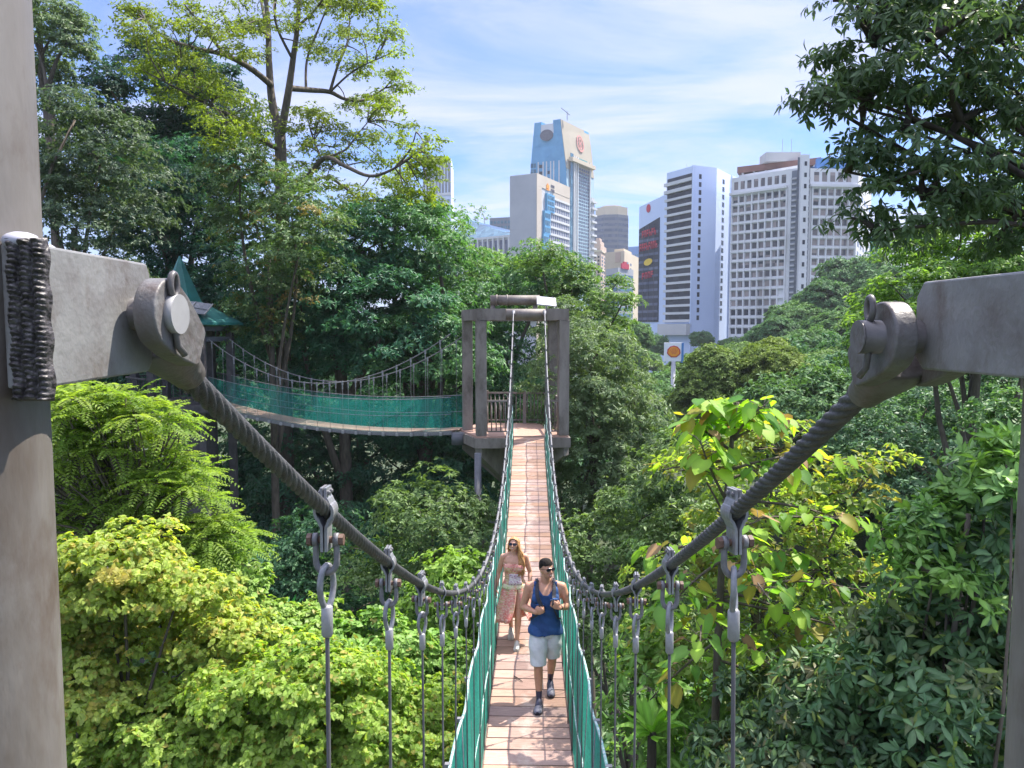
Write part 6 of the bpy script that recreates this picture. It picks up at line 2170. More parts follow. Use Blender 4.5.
# the lit face: blank head, stepped blue glass stack, window grid
mb = MB(); fr.slab(mb, 0, fr.L, ztop(192, 345), zt, 0, .25); mb.build('logo_band', M['conc_sunlit'], e)
mb = MB(); fr.slab(mb, 0, fr.L * .14, ZB, ztop(192, 345) - .01, 0, .25); mb.build('corner_pier', M['conc_sunlit'], e)
cnt = [0]
steps = [(.14, .30, ztop(300, 340), ztop(235, 340)), (.17, .34, ztop(235, 340), ztop(212, 340)), (.24, .46, ztop(212, 340), ztop(194, 340))]
for (a, b, z0, z1) in steps:
    mb = MB(); fr.slab(mb, fr.L * a, fr.L * b, z0, z1 - .02, 0, 1.2); mb.build('glass_bay', M['tile_blue'], e)
    ff = fr
    windows(ff, grid_cells(fr.L * a + .3, fr.L * b - .3, z0 + .3, z1 - .4, 3, max(3, int((z1 - z0) / 4)), .8, .62), e, M['glass_b'], off=1.3, counter=cnt)
zg0, zg1 = ztop(300, 350), ztop(201, 352)
nr = 14
mb = MB(); fr.slab(mb, fr.L * .47, fr.L, zg1 + .01, ztop(192, 345) - .3, 0, .2); mb.build('parapet', M['conc_sunlit'], e)
cells = [c for c in grid_cells(fr.L * .36, fr.L - .4, zg0, zg1, 11, nr, .66, .58)]
windows(fr, cells, e, M['glass_s'], off=.05, counter=cnt)
strips(fr, e, M['mull'], zs=[zg0 + (zg1 - zg0) * k / nr for k in range(nr + 1)], h=.9, u0=fr.L * .36, u1=fr.L, off=.4, name='sill_band')
# logo: orange tree shape and two rows of dark letter blocks
zl = ztop(186, 338, 548)
mb = MB()
for (du, dz, w, h) in ((-.9, 0, .9, 1.4), (.1, .2, 1.0, 2.4), (1.1, 0, .9, 1.6)):
    fr.slab(mb, fr.L * .30 + du - w / 2, fr.L * .30 + du + w / 2, zl + dz - h / 2, zl + dz + h / 2, .26, .45)
fr.slab(mb, fr.L * .30 - 1.6, fr.L * .30 + 1.9, zl - 1.6, zl - 1.1, .26, .44)
mb.build('orange_logo', M['orange'], e)
mb = MB()
for row in range(2):
    for k in range(4):
        fr.slab(mb, fr.L * .40 + k * 1.0, fr.L * .40 + k * 1.0 + .7, zl + .4 - row * 1.9, zl + 1.6 - row * 1.9, .26, .4)
mb.build('lettering', M['ink'], e)

# ---- tall tower with notched crown and round red emblem
e = building('tallest tower, blue-tiled with a notched crown and a round red emblem on its beige side', at_xy=(((566 - 529) / F * 430), 430))
O = Vector(e.location)


def ring4(pa, pb, pc, z, Ya=438, Yb=430, Yc=460):
    a, b, c = footprint([(pa, Ya), (pb, Yb), (pc, Yc)])
    d = (a[0] + c[0] - b[0], a[1] + c[1] - b[1])
    return [Vector((p[0], p[1], z)) - O for p in (a, b, c, d)]


zS, zM, zT = ztop(168, 430, 560), ztop(145, 430, 560), ztop(132, 430, 560)
zTT = ztop(119, 430, 560)
rings = [ring4(529.5, 566.5, 593, ZB), ring4(529.5, 566.5, 593, ztop(200, 430)), ring4(530.3, 565, 592.2, zS), ring4(532, 562.2, 590, zM), ring4(533, 560.6, 588.6, zT)]
mb = MB(); mb.loft(rings, smooth=False); mb.build('wall', M['conc_sea'], e)
fl = Face(*footprint([(529.5, 438), (566.5, 430)]), O); fr = Face(*footprint([(566.5, 430), (593, 460)]), O)


def lerp_quad(r0, r1, i, j, s0, s1, lift):
    a0, b0 = r0[i].lerp(r0[j], s0), r0[i].lerp(r0[j], s1)
    a1, b1 = r1[i].lerp(r1[j], s0), r1[i].lerp(r1[j], s1)
    return [a0 + lift, b0 + lift, b1 + lift, a1 + lift]


mb = MB()
for k in range(4):
    r0, r1 = rings[k], rings[k + 1]
    q = lerp_quad(r0, r1, 0, 1, 0, 1, fl.n * .02)
    mb.prism(q, fl.n * .25)
mb.build('blue_flank', M['tile_blue'], e)
mb = MB()
for k in (2, 3):
    mb.prism(lerp_quad(rings[k], rings[k + 1], 1, 2, .0, 1, fr.n * .02), fr.n * .3)
tt = [ring4(533, 560.6, 588.6, zT), ring4(534, 559.2, 586.6, zTT)]
mb.prism(lerp_quad(tt[0], tt[1], 1, 2, 0, 1, fr.n * -.8), fr.n * 1.1)
mb.build('beige_crown', M['conc_beige'], e)
# horns of the crown
for (s0, s1) in ((0, .27), (.72, 1.0)):
    mb = MB()
    lo = lerp_quad(tt[0], tt[1], 0, 1, s0, s1, Vector((0, 0, 0)))
    back = (tt[0][2] - tt[0][1])
    mb.prism(lo, back * .98); mb.build('crown_horn', M['tile_blue'], e)
mb = MB(); mb.prism(lerp_quad(tt[0], tt[0], 0, 1, .27, .72, Vector((0, 0, .0)))[:2] + [p + Vector((0, 0, 5.5)) for p in lerp_quad(tt[0], tt[0], 0, 1, .27, .72, Vector((0, 0, 0)))[1::-1]], (tt[0][2] - tt[0][1]).normalized() * 2)
mb.build('notch_parapet', M['mull'], e)
mb = MB()
c0 = rings[3][0].lerp(rings[3][1], .49).lerp(rings[4][0].lerp(rings[4][1], .49), .95) + Vector((0, 0, -.6))
cir = [c0 + fl.d * (4.0 * math.cos(a)) + Vector((0, 0, 3.2 * math.sin(a))) + fl.n * .9 for a in np.linspace(0, 2 * math.pi, 20)[:-1]]
mb.prism(cir, fl.n * .25); mb.build('opening_shade', M['ink'], e)  # dark disc laid on for the shade inside the crown recess
# flank: three white ribs with windows, glass sides
cnt = [0]
zw0, zw1 = ztop(262, 430), ztop(160, 430)
for (a, b) in ((.22, .38), (.44, .58), (.63, .80)):
    mb = MB(); fl.slab(mb, fl.L * a, fl.L * a + .7, zw0, zw1, .25, .7); fl.slab(mb, fl.L * b - .7, fl.L * b, zw0, zw1, .25, .7); mb.build('white_rib', M['mull'], e)
    windows(fl, grid_cells(fl.L * a + .8, fl.L * b - .8, zw0, zw1 - .6, 1, 15, .9, .5), e, M['glass_d'], off=.4, counter=cnt)
windows(fl, grid_cells(fl.L * .02, fl.L * .18, zw0, zw1, 2, 17, .86, .7), e, M['glass_b'], off=.34, counter=cnt)
windows(fl, grid_cells(fl.L * .84, fl.L * .98, zw0, zw1, 2, 17, .86, .7), e, M['glass_b'], off=.34, counter=cnt)
# right face: window grid, pale piers, ledge, lettering, emblem
zg0, zg1 = ztop(262, 445), ztop(168, 445, 578)
gu0, gu1 = fr.L * .34, fr.L * .80
windows(fr, grid_cells(gu0, gu1, zg0, zg1, 6, 27, .7, .6), e, M['glass_s'], off=.1, counter=cnt)
strips(fr, e, M['mull'], us=[gu0, gu1, fr.L * .20, fr.L * .26], w=.8, z0=ZB, z1=zg1 + 5, off=.8, name='white_pier')
mb = MB(); fr.slab(mb, fr.L * .09, fr.L * .19, ZB, zg1 + 6, .05, .3); mb.build('glass_strip', M['glass_b'], e)
mb = MB(); fr.slab(mb, fr.L * .86, fr.L * .985, ZB, ztop(196, 450), .05, .4)
mb.build('balcony_wall', M['conc_grey'], e)
mb = MB()
for k in range(24):
    z = ztop(262, 450) + k * 4.0
    if z < ztop(197, 450): fr.slab(mb, fr.L * .84, fr.L * 1.02, z, z + 1.1, .3, 1.6)
mb.build('balcony', M['mull'], e)
mb = MB(); q = lerp_quad(rings[1], rings[2], 1, 2, .08, .95, fr.n * .3)
z = ztop(162, 440, 578)
fr.slab(mb, fr.L * .06, fr.L * .92, z - 1.2, z + 1.0, -.4, 2.2); mb.build('ledge', M['conc_cream'], e)
mb = MB()
for k in range(7): fr.slab(mb, fr.L * .40 + k * 1.55, fr.L * .40 + k * 1.55 + 1.1, zg1 + 3.0, zg1 + 4.9, .1, .35)
mb.build('lettering', M['teal'], e)
# emblem follows the leaning crown
ec = rings[3][1].lerp(rings[3][2], .58) * .55 + rings[4][1].lerp(rings[4][2], .58) * .45
upv = ((rings[4][1] + rings[4][2]) - (rings[3][1] + rings[3][2])).normalized()
rd = (rings[3][2] - rings[3][1]).normalized()
nn = rd.cross(upv).normalized(); nn = nn if nn.dot(fr.n) > 0 else -nn
ec = ec + nn * .62 + upv * 1.5


def disc(r0, r1, off, n=36):
    m_ = MB(); v = []; f_ = []
    for k in range(n):
        a = 2 * math.pi * k / n
        for r_ in (r0, r1):
            for o_ in (off, off + .25):
                v.append(ec + rd * (r_ * math.cos(a)) + upv * (r_ * 1.15 * math.sin(a)) + nn * o_)
    for k in range(n):
        b0 = 4 * k; b1 = 4 * ((k + 1) % n)
        f_ += [(b0, b1, b1 + 2, b0 + 2), (b0 + 1, b0 + 3, b1 + 3, b1 + 1), (b0 + 2, b1 + 2, b1 + 3, b0 + 3), (b0, b0 + 1, b1 + 1, b1)]
    m_.add(v, f_)
    return m_


em = disc(3.5, 4.3, 0)
for dz in (-1.5, 1.5):
    v0 = len(em.v)
    for k in range(24):
        a = 2 * math.pi * k / 24
        for r_ in (1.0, 1.7):
            for o_ in (0, .25):
                em.v.append(tuple(ec + rd * (r_ * math.cos(a)) + upv * (dz + r_ * math.sin(a)) + nn * o_))
    for k in range(24):
        b0 = v0 + 4 * k; b1 = v0 + 4 * ((k + 1) % 24)
        for fc in [(b0, b1, b1 + 2, b0 + 2), (b0 + 1, b0 + 3, b1 + 3, b1 + 1), (b0 + 2, b1 + 2, b1 + 3, b0 + 3), (b0, b0 + 1, b1 + 1, b1)]:
            em.f.append(fc); em.sm.append(False)
em.build('round_emblem', M['pinkred'], e)
mb = MB(); mb.beam(tt[1][1] + Vector((4, 3, 0)), tt[1][1] + Vector((4, 3, 5)), .5, .5); mb.beam(tt[1][1] + Vector((5.5, 3, 3)), tt[1][1] + Vector((.5, 3, 7)), .45, .45)
mb.build('roof_crane', M['metal_grey'], e)

# ---- dark octagonal tower
px0, px1, Y = 593, 627, 560
cx = ((px0 + px1) / 2 - 529) / F * Y; r = (px1 - px0) / 2 / F * Y * 1.04
e = building('dark many-sided glass tower with a tan cap', at_xy=(cx, Y))
O = Vector(e.location)
fp = [(cx + r * math.cos(a), Y + r * math.sin(a)) for a in np.linspace(0, 2 * math.pi, 9)[:-1] + .25]
zt = ztop(217, Y, 610)
body(fp, zt, e, M['dark_clad'])
body([(cx + (x - cx) * .95, Y + (y - Y) * .95) for x, y in fp], ztop(209, Y, 610), e, M['conc_cream'], zt + .01, 'roof_cap')
body([(cx + (x - cx) * .6, Y + (y - Y) * .6) for x, y in fp], ztop(207, Y, 610), e, M['conc_cream'], ztop(209, Y, 610) + .01, 'plant_room')
cnt = [0]
for i in range(8):
    f = Face(fp[i], fp[(i + 1) % 8], O)
    mid = (f.a + f.b) / 2
    out = Vector((mid.x - cx, mid.y - Y, 0))
    if f.n.dot(out) > 0:
        windows(f, [(f.L * .03, f.L * .97, z, z + 2.0) for z in np.arange(ztop(250, Y), zt - 3, 4.0)], e, M['glass_s'], off=.1, counter=cnt)

# ---- pink stepped block, cream block, small glass block
A, B, C = footprint([(588, 475), (600, 470), (607, 500)])
e = building('pinkish stone block with stepped gables between the tallest tower and the cream block', at_xy=B)
O = Vector(e.location)
z1 = ztop(250, 470, 600)
body(quad4(A, B, C), z1, e, M['conc_pink'])
fl, fr = Face(A, B, O), Face(B, C, O)
for k, (s, dz) in enumerate(((.8, 4), (.55, 7), (.3, 9))):
    fp = quad4(A, B, C); cx = sum(p[0] for p in fp) / 4; cy = sum(p[1] for p in fp) / 4
    body([(cx + (x - cx) * s, cy + (y - cy) * s) for x, y in fp], z1 + dz, e, M['conc_pink'], z1 + (0, 4, 7)[k] + .01, 'stepped_roof')
cnt = [0]
for f in (fl, fr):
    windows(f, grid_cells(.5, f.L - .5, ztop(300, 480), z1 - 3, 3, 12, .5, .55), e, M['glass_d'], counter=cnt)
    strips(f, e, M['conc_cream'], zs=[z1 - .5, z1 - 12], h=1.0, off=.6, name='cornice')

A, B, C = footprint([(604, 352), (623, 345), (638, 380)])
e = building('plain cream office block left of the sign-covered tower', at_xy=B)
O = Vector(e.location)
z1 = ztop(252, 350, 625)
body(quad4(A, B, C), z1, e, M['conc_cream'])
fl, fr = Face(A, B, O), Face(B, C, O)
mb = MB(); fl.slab(mb, fl.L * .55, fl.L * .8, z1 - 5, z1 - .5, 0, .3); mb.build('vent_panel', M['conc_pink'], e)
fp = quad4(A, B, C); cx = sum(p[0] for p in fp) / 4; cy = sum(p[1] for p in fp) / 4
body([(cx + (x - cx) * .5, cy + (y - cy) * .5) for x, y in fp], z1 + 2.2, e, M['conc_cream'], z1 + .01, 'plant_room')
cnt = [0]
windows(fr, grid_cells(fr.L * .1, fr.L * .5, ztop(325, 360), z1 - 4, 2, 13, .45, .5), e, M['glass_s'], counter=cnt)
A, B, C = footprint([(605, 318), (617, 310), (632, 322)])
e = building('low pale glass block with a small red sign in front of the cream block', at_xy=B)
O = Vector(e.location)
z1 = ztop(268, 312, 617)
body(quad4(A, B, C), z1, e, M['conc_grey'])
fl, fr = Face(A, B, O), Face(B, C, O)
cnt = [0]
for f in (fl, fr):
    windows(f, [(.3, f.L - .3, z, z + 1.5) for z in np.arange(ztop(330, 312), z1 - 2, 2.7)], e, M['glass_b'], counter=cnt)
mb = MB(); fr.slab(mb, fr.L * .2, fr.L * .65, z1 - .2, z1 + 2.0, -.3, .4); fr.slab(mb, fr.L * .32, fr.L * .5, z1 + 2.0, z1 + 2.8, -.3, .4); mb.build('red_sign', M['red'], e)
A, B, C = footprint([(626, 800), (640, 790), (650, 820)])
e = building('distant bright blue roofed block just left of the sign-covered tower', at_xy=B)
body(quad4(A, B, C), ztop(246, 790, 630), e, M['blue_sheet'])
windows(Face(A, B, Vector(e.location)), grid_cells(1, 13, ztop(275, 800), ztop(254, 800), 5, 5, .6, .5), e, M['glass_b'])

# ---- tower covered by red lettering
A, B, C = footprint([(637, 296), (663.5, 282), (690, 300)])
e = building('slim dark glass tower with red and yellow lettering inside a pale frame', at_xy=A)
O = Vector(e.location)
zA, zBt = ztop(207, 296, 637), ztop(194, 282, 663)
fp = quad4(A, B, C)
mb = MB()
zt_ = [zA, zBt, zBt, zA]
mb.loft([[Vector((x, y, ZB)) - O for x, y in fp], [Vector((fp[i][0], fp[i][1], zt_[i])) - O for i in range(4)]], smooth=False)
mb.build('wall', M['conc_sky_tint'], e)
f = Face(A, B, O)
zg = ztop(226, 290, 650); zb = ztop(322, 290, 650)
mb = MB(); q = [f.pt(.25, zb, .02), f.pt(f.L * .78, zb, .02), f.pt(f.L * .78, zg + 2.6, .02), f.pt(.25, zg - .6, .02)]; mb.prism(q, f.n * .2); mb.build('glass_wall', M['glass_d'], e)
cnt = [0]
windows(f, [(.4, f.L * .76, z, z + 1.0) for z in np.arange(zb + .8, zg - .8, 2.75)], e, M['glass_s'], off=.33, name='floor_band', counter=cnt)
for u in (.2, .4, .6):
    mb = MB(); f.slab(mb, f.L * u, f.L * u + .12, zb, zg, .3, .42); mb.build('mullion', M['ink'], e)


def bars(py0, py1, u0, u1, n, seed, name='lettering', mat='red', off=.5):
    rr = random.Random(seed)
    m_ = MB()
    z1_, z0_ = ztop(py0, 290, 648), ztop(py1, 290, 648)
    w = (u1 - u0) * f.L / n
    for k in range(n):
        ua = u0 * f.L + k * w
        tilt = .35 * k / n * 2
        h0, h1 = z0_ + tilt, z1_ + tilt
        f.slab(m_, ua, ua + w * .18, h0, h1, off - .1, off + .1)
        t = rr.choice((0, 1, 2))
        if t != 1: f.slab(m_, ua + w * .19, ua + w * .7, h1 - (h1 - h0) * .24, h1, off - .1, off + .1)
        if t != 2: f.slab(m_, ua + w * .19, ua + w * .7, h0 + (h1 - h0) * .38, h0 + (h1 - h0) * .6, off - .1, off + .1)
        if t != 0: f.slab(m_, ua + w * .54, ua + w * .7, h0, h0 + (h1 - h0) * .9 * .4, off - .1, off + .1)
        if t == 2: f.slab(m_, ua + w * .54, ua + w * .7, h0 + .01, h1 - (h1 - h0) * .25, off - .1, off + .1)
    m_.build(name, M[mat], e)


bars(230, 237, .16, .70, 6, 1)
bars(243, 250.5, .08, .75, 8, 2)
bars(272.5, 279, .18, .62, 4, 3)
mb = MB(); zc = ztop(262, 290, 648)
mb.prism([f.pt(f.L * .40 + 2.5 * math.cos(a), zc + 1.3 * math.sin(a) + .25 * math.cos(a), .42) for a in np.linspace(0, 2 * math.pi, 24)[:-1]], f.n * .15); mb.build('yellow_sign', M['yellow'], e)
mb = MB(); zc = ztop(208, 290, 646)
mb.prism([f.pt(f.L * .36 + 1.2 * math.cos(a), zc + 1.6 * math.sin(a), .02) for a in np.linspace(0, 2 * math.pi, 24)[:-1]], f.n * .2); mb.build('red_emblem', M['red'], e)
mb = MB(); zc = ztop(232, 288, 655)

# ---- banded tower
A, B, C, D = footprint([(663.5, 262), (682, 248), (700, 252), (738, 282)])
A2_, = footprint([(690.0, 246)])
zt = ztop(168, 250, 690)
e = building('tower with dark balcony bands on its left and smooth pale sky-tinted walls on its right', at_xy=B)
O = Vector(e.location)
P0, P1, P2, P3, P4 = footprint([(663.5, 258), (690.5, 246), (712, 250), (726, 262), (736, 268)])
back = [(P4[0] + 4, P4[1] + 26), (P0[0] + 6, P0[1] + 26)]
body([P0, P1, P2, P3, P4] + back, zt, e, M['conc_sky_tint'])
fA, fB, fC, fD = Face(P0, P1, O), Face(P1, P2, O), Face(P2, P3, O), Face(P3, P4, O)
zb = ztop(322, 250); n = 19
zs = [zb + (zt - 2.2 - zb) * k / n for k in range(n + 1)]
cnt = [0]
windows(fA, [(.4, fA.L - .5, zs[k] + .82, zs[k + 1]) for k in range(n)], e, M['glass_d'], off=.05, name='window_band', counter=cnt)
for k in range(n):
    mb = MB()
    w = 1.1 if k > n - 3 else .75
    fA.slab(mb, -.2, fA.L - .3, zs[k], zs[k] + (1.1 if k > n - 3 else .8), .06, w)
    mb.build('balcony', M['mull'], e)
mb = MB(); fA.slab(mb, fA.L - .3, fA.L + .0, ZB, zt, .05, .8); mb.build('fin', M['conc_sky_tint'], e)
mb = MB(); fA.slab(mb, -.8, fA.L, ztop(335, 250), ztop(324, 250), .1, 2.5); mb.build('podium_terrace', M['conc_w'], e)
windows(fB, [(fB.L * .20, fB.L * .20 + 1.0, z + .6, z + 2.1) for z in zs[:-1]], e, M['glass_d'], counter=cnt)
windows(fC, [(fC.L * .40, fC.L * .40 + 2.0, z + .6, z + 2.1) for z in zs[:-1]], e, M['glass_d'], counter=cnt)
windows(fD, [(.15, fD.L - .4, z + .5, z + 2.2) for z in zs[:-1]], e, M['glass_d'], counter=cnt)
mb = MB(); fD.slab(mb, -.1, .12, ZB, zt, .0, .6); mb.build('fin', M['conc_sky_tint'], e)
mb = MB()
for (dx, h) in ((0, 3.5), (9, 2.5)):
    mb.beam(Vector((P2[0] + dx - 8, P2[1] + 10, zt)) - O, Vector((P2[0] + dx - 8, P2[1] + 10, zt + h)) - O, .12, .12)
mb.build('mast', M['metal_grey'], e)

# ---- white grid slab
P0, P1, P2, P3 = footprint([(726.5, 226), (790, 212), (849, 214), (862, 250)])
e = building('wide weathered white office slab covered in a regular grid of windows', at_xy=P1)
O = Vector(e.location)
zt = ztop(160, 213, 790)
back = [(P3[0] + 4, P3[1] + 16), (P0[0] + 13, P0[1] + 34)]
body([P0, P1, P2, P3] + back, zt - 2.4, e, M['conc_stain'])
fa, fb, fc = Face(P0, P1, O), Face(P1, P2, O), Face(P2, P3, O)
zb = ztop(336, 214); nr = 15
zg1 = zt - 7.6
dz = (zg1 - zb) / nr
cnt = [0]
ua0, ua1 = .5, fa.L - 2.8
ub0, ub1 = fb.L * .215 + .6, fb.L - .5
cells_a = grid_cells(ua0, ua1, zb, zg1, 8, nr, .70, .60, drop={(7, j) for j in range(0, 5)})
cells_b = grid_cells(ub0, ub1, zb, zg1, 6, nr, .70, .60)
windows(fa, [c for c in cells_a if c[2] > zb + 3 * dz], e, M['glass_c'], off=.05, limit=48, counter=cnt)
windows(fb, [c for c in cells_b if c[2] > zb + 5 * dz], e, M['glass_c'], off=.05, limit=84, counter=cnt)
cnt2 = [100]
windows(fa, [c for c in cells_a if c[2] <= zb + 3 * dz], e, M['glass_d'], off=.05, limit=84, counter=cnt2)
windows(fa, [(ua0 + (ua1 - ua0) * (k + .2) / 8, ua0 + (ua1 - ua0) * (k + .8) / 8, zg1 + 1.6, zg1 + 3.9) for k in range(8)], e, M['glass_c'], off=.05, limit=92, counter=cnt)
windows(fb, [(ub0 + (ub1 - ub0) * (k + .2) / 5.5, ub0 + (ub1 - ub0) * (k + .8) / 5.5, zg1 + 1.6, zg1 + 4.2) for k in range(5)], e, M['glass_c'], off=.05, limit=98, counter=cnt)
strips(fa, e, M['conc_stain'], us=[ua0 + (ua1 - ua0) * k / 8 for k in range(9)], zs=[zb + dz * k for k in range(nr + 1)], w=.36, h=.62, u0=ua0, u1=ua1, z0=ZB, z1=zg1, off=.5)
strips(fb, e, M['conc_stain'], us=[ub0 + (ub1 - ub0) * k / 6 for k in range(7)], zs=[zb + dz * k for k in range(nr + 1)], w=.36, h=.62, u0=ub0, u1=ub1, z0=ZB, z1=zg1, off=.5)
mb = MB(); fa.slab(mb, -.2, fa.L - 2.6, zg1 + .05, zg1 + .75, 0, .9); mb.build('cornice', M['conc_stain'], e)
mb = MB(); fb.slab(mb, fb.L * .2, fb.L + .2, zg1 + .05, zg1 + .75, 0, .9); mb.build('cornice', M['conc_stain'], e)
# stair shaft between two dark recesses
mb = MB(); fb.slab(mb, -2.3 * .0, fb.L * .03, ZB, zt + .5, 0, .12); fb.slab(mb, fb.L * .155, fb.L * .205, ZB, zt - 2, 0, .12); fa.slab(mb, fa.L - 1.5, fa.L, ZB, zt - 3, 0, .12)
mb.build('recess', M['dark_clad'], e)
mb = MB(); fb.slab(mb, fb.L * .03, fb.L * .155, ZB, zt + 1.0, 0, 1.4); mb.build('stair_shaft', M['conc_stain'], e)
mb = MB()
for k in range(16):
    z = zb + k * (zt - zb) / 16
    fb.slab(mb, fb.L * .075, fb.L * .115, z + 1, z + 2.2, 1.38, 1.46)
mb.build('shaft_window', M['glass_d'], e)
mb = MB()
for k in range(30):
    z = zb + k * (zt - 4 - zb) / 30
    fb.slab(mb, fb.L * .158, fb.L * .202, z, z + .5, .12, .5); fa.slab(mb, fa.L - 1.45, fa.L - .05, z, z + .5, .12, .5)
mb.build('louvre', M['metal_grey'], e)['kind'] = 'stuff'
# roof storeys
mb = MB(); q = [Vector((P0[0] + 3, P0[1] + 3, zt - 2.39)), Vector((P1[0] + 2, P1[1] + 3, zt - 2.39)), Vector((P1[0] + 9, P1[1] + 14, zt - 2.39)), Vector((P0[0] + 8, P0[1] + 16, zt - 2.39))]
mb.prism([p - O for p in q], (0, 0, 1.5)); mb.build('roof_storey', M['conc_stain'], e)
mb = MB(); q2 = [p + Vector((0, 0, 2.0)) for p in q]; q2[1] = Vector((P1[0] + 8, P1[1] + 4, q2[1].z)); q2[2] = Vector((P1[0] + 12, P1[1] + 14, q2[2].z))
q2[0].x -= .8; q2[0].y -= .8
mb.prism([p - O for p in q2], (0, 0, 1.8)); mb.build('roof', M['roof_red'], e)
mb = MB()
for k in range(7):
    p = q2[0].lerp(q2[1], (k + .5) / 7); mb.box(p - O + Vector((.2, .8, -.25)), (.5, .5, .52))
mb.build('roof_column', M['conc_stain'], e)
c = Vector((P1[0] - 1, P1[1] + 12, zt + 1.45)); mb = MB(); mb.box(c - O + Vector((0, 0, 1.3)), (10, 6, 2.6)); mb.build('lift_housing', M['conc_w'], e)
c = Vector((P1[0] + 11.5, P1[1] + 6, zt - 2.38)); mb = MB(); mb.box(c - O + Vector((0, 0, 1.7)), (9.5, 5, 3.4)); mb.build('blue_housing', M['blue_sheet'], e)
mb = MB()
for dx in (-1, 1.6): mb.beam(Vector((P1[0] + dx, P1[1] + 10, zt)) - O, Vector((P1[0] + dx, P1[1] + 10, zt + 8)) - O, .1, .1)
mb.build('mast', M['metal_grey'], e)
windows(fc, grid_cells(.6, fc.L - .6, zb, zg1, 5, nr, .5, .5), e, M['glass_s'], off=.05, limit=98, counter=cnt2)

A, B, C = footprint([(852, 330), (872, 322), (905, 350)])
e = building('pale block with a green panel half hidden behind the overhanging dark leaves', at_xy=B)
body(quad4(A, B, C), ztop(222, 325, 866), e, M['conc_w'])
f = Face(A, B, Vector(e.location))
mb = MB(); f.slab(mb, f.L * .45, f.L * .98, ztop(262, 325), ztop(238, 325), .05, .3); mb.build('green_panel', M['hutroof'], e)
windows(f, grid_cells(.4, f.L * .95, ztop(300, 325), ztop(240, 325) - .5, 4, 9, .6, .5), e, M['glass_s'])

# ---- emblem sign on a post
p = at(673.5, 352, 84)
e = empty('roadside_sign', (p.x, p.y, ground_z(p.x, p.y)), 'white square board with an orange scallop emblem standing among the trees', 'sign')
O = Vector(e.location)
W_ = 18.5 / F * 84; H_ = 18.5 / F * 84
mb = MB(); mb.box(p - O, (W_, .3, H_), bevel=.03); mb.build('board', M['board'], e)
mb = MB(); mb.box(p - O + Vector((W_ / 2 - .07, -.01, -.08)), (.25, .33, H_ + .15)); mb.build('blue_edge', M['blue_sheet'], e)
mb = MB(); mb.tube([(0, 0, 0), (0, 0, p.z - O.z - H_ / 2)], .25, 10); mb.build('post', M['metal_grey'], e)


def shell(r, off):
    pts = []
    n = 7
    pts.append((-r * .42, -r * .80)); 
    for k in range(n * 5 + 1):
        t = k / (n * 5)
        a = R(205) - R(230) * t
        rad = r * (1 + .055 * abs(math.sin(math.pi * t * n)) - .02)
        pts.append((rad * math.cos(a), rad * .95 * math.sin(a) + 0))
    pts.append((r * .42, -r * .80))
    return [p - O + Vector((x, -.15 - off, z)) for x, z in pts]


mb = MB(); mb.prism(shell(.74, .03), (0, .05, 0)); mb.build('scallop_outline', M['red'], e)
mb = MB(); mb.prism(shell(.62, .06), (0, .05, 0)); so = mb.build('scallop_emblem', M['orange'], e)
mb = MB()
for k in range(-2, 3):
    a = R(90 + k * 26)
    q0 = p - O + Vector((.16 * math.cos(a), -.215, -.32 + .15 * math.sin(a))); q1 = p - O + Vector((.53 * math.cos(a), -.215, .49 * math.sin(a) - .02))
    mb.beam(q0, q1, .035, .02, up=(0, 1, 0))
mb.build('scallop_rib', M['red'], so)
# ================================================================== light, sky
SUN_AZ = math.atan2(.84, .55)     # from +Y towards +X
SUN_EL = R(58)
sd = Vector((math.sin(SUN_AZ) * math.cos(SUN_EL), math.cos(SUN_AZ) * math.cos(SUN_EL), math.sin(SUN_EL)))
sl = bpy.data.lights.new('sun', 'SUN'); sl.energy = 5.0; sl.angle = R(.53); sl.color = (1, .93, .82)
so = bpy.data.objects.new('sun', sl); col.objects.link(so)
so.rotation_euler = (-sd).to_track_quat('-Z', 'Y').to_euler()
so.location = (30, 20, 60)
w = bpy.data.worlds.new('World'); scene.world = w; w.use_nodes = True
nt = w.node_tree; nt.nodes.clear()
out = nd(nt, 'ShaderNodeOutputWorld'); bg = nd(nt, 'ShaderNodeBackground')
sky = nd(nt, 'ShaderNodeTexSky', sky_type='NISHITA'); sky.sun_disc = False
sky.sun_elevation = SUN_EL; sky.sun_rotation = SUN_AZ
sky.air_density = 1.0; sky.dust_density = .6; sky.ozone_density = 2.0
SKY = .15
bg.inputs['Strength'].default_value = SKY
tc = nd(nt, 'ShaderNodeTexCoord')
sp = nd(nt, 'ShaderNodeSeparateXYZ'); nt.links.new(tc.outputs['Generated'], sp.inputs[0])
# flat cloud layer: project the direction on a plane overhead
zc = nd(nt, 'ShaderNodeMath', operation='ADD'); zc.inputs[1].default_value = .12
mz = nd(nt, 'ShaderNodeMath', operation='MAXIMUM'); mz.inputs[1].default_value = 0
nt.links.new(sp.outputs[2], mz.inputs[0]); nt.links.new(mz.outputs[0], zc.inputs[0])
dx = nd(nt, 'ShaderNodeMath', operation='DIVIDE'); dy = nd(nt, 'ShaderNodeMath', operation='DIVIDE')
nt.links.new(sp.outputs[0], dx.inputs[0]); nt.links.new(zc.outputs[0], dx.inputs[1])
nt.links.new(sp.outputs[1], dy.inputs[0]); nt.links.new(zc.outputs[0], dy.inputs[1])
cb = nd(nt, 'ShaderNodeCombineXYZ'); nt.links.new(dx.outputs[0], cb.inputs[0]); nt.links.new(dy.outputs[0], cb.inputs[1])
mp = nd(nt, 'ShaderNodeMapping'); mp.inputs['Rotation'].default_value = (0, 0, R(-18)); mp.inputs['Scale'].default_value = (.50, .95, 1); mp.inputs['Location'].default_value = (3.6, 2.2, 0)
nt.links.new(cb.outputs[0], mp.inputs[0])
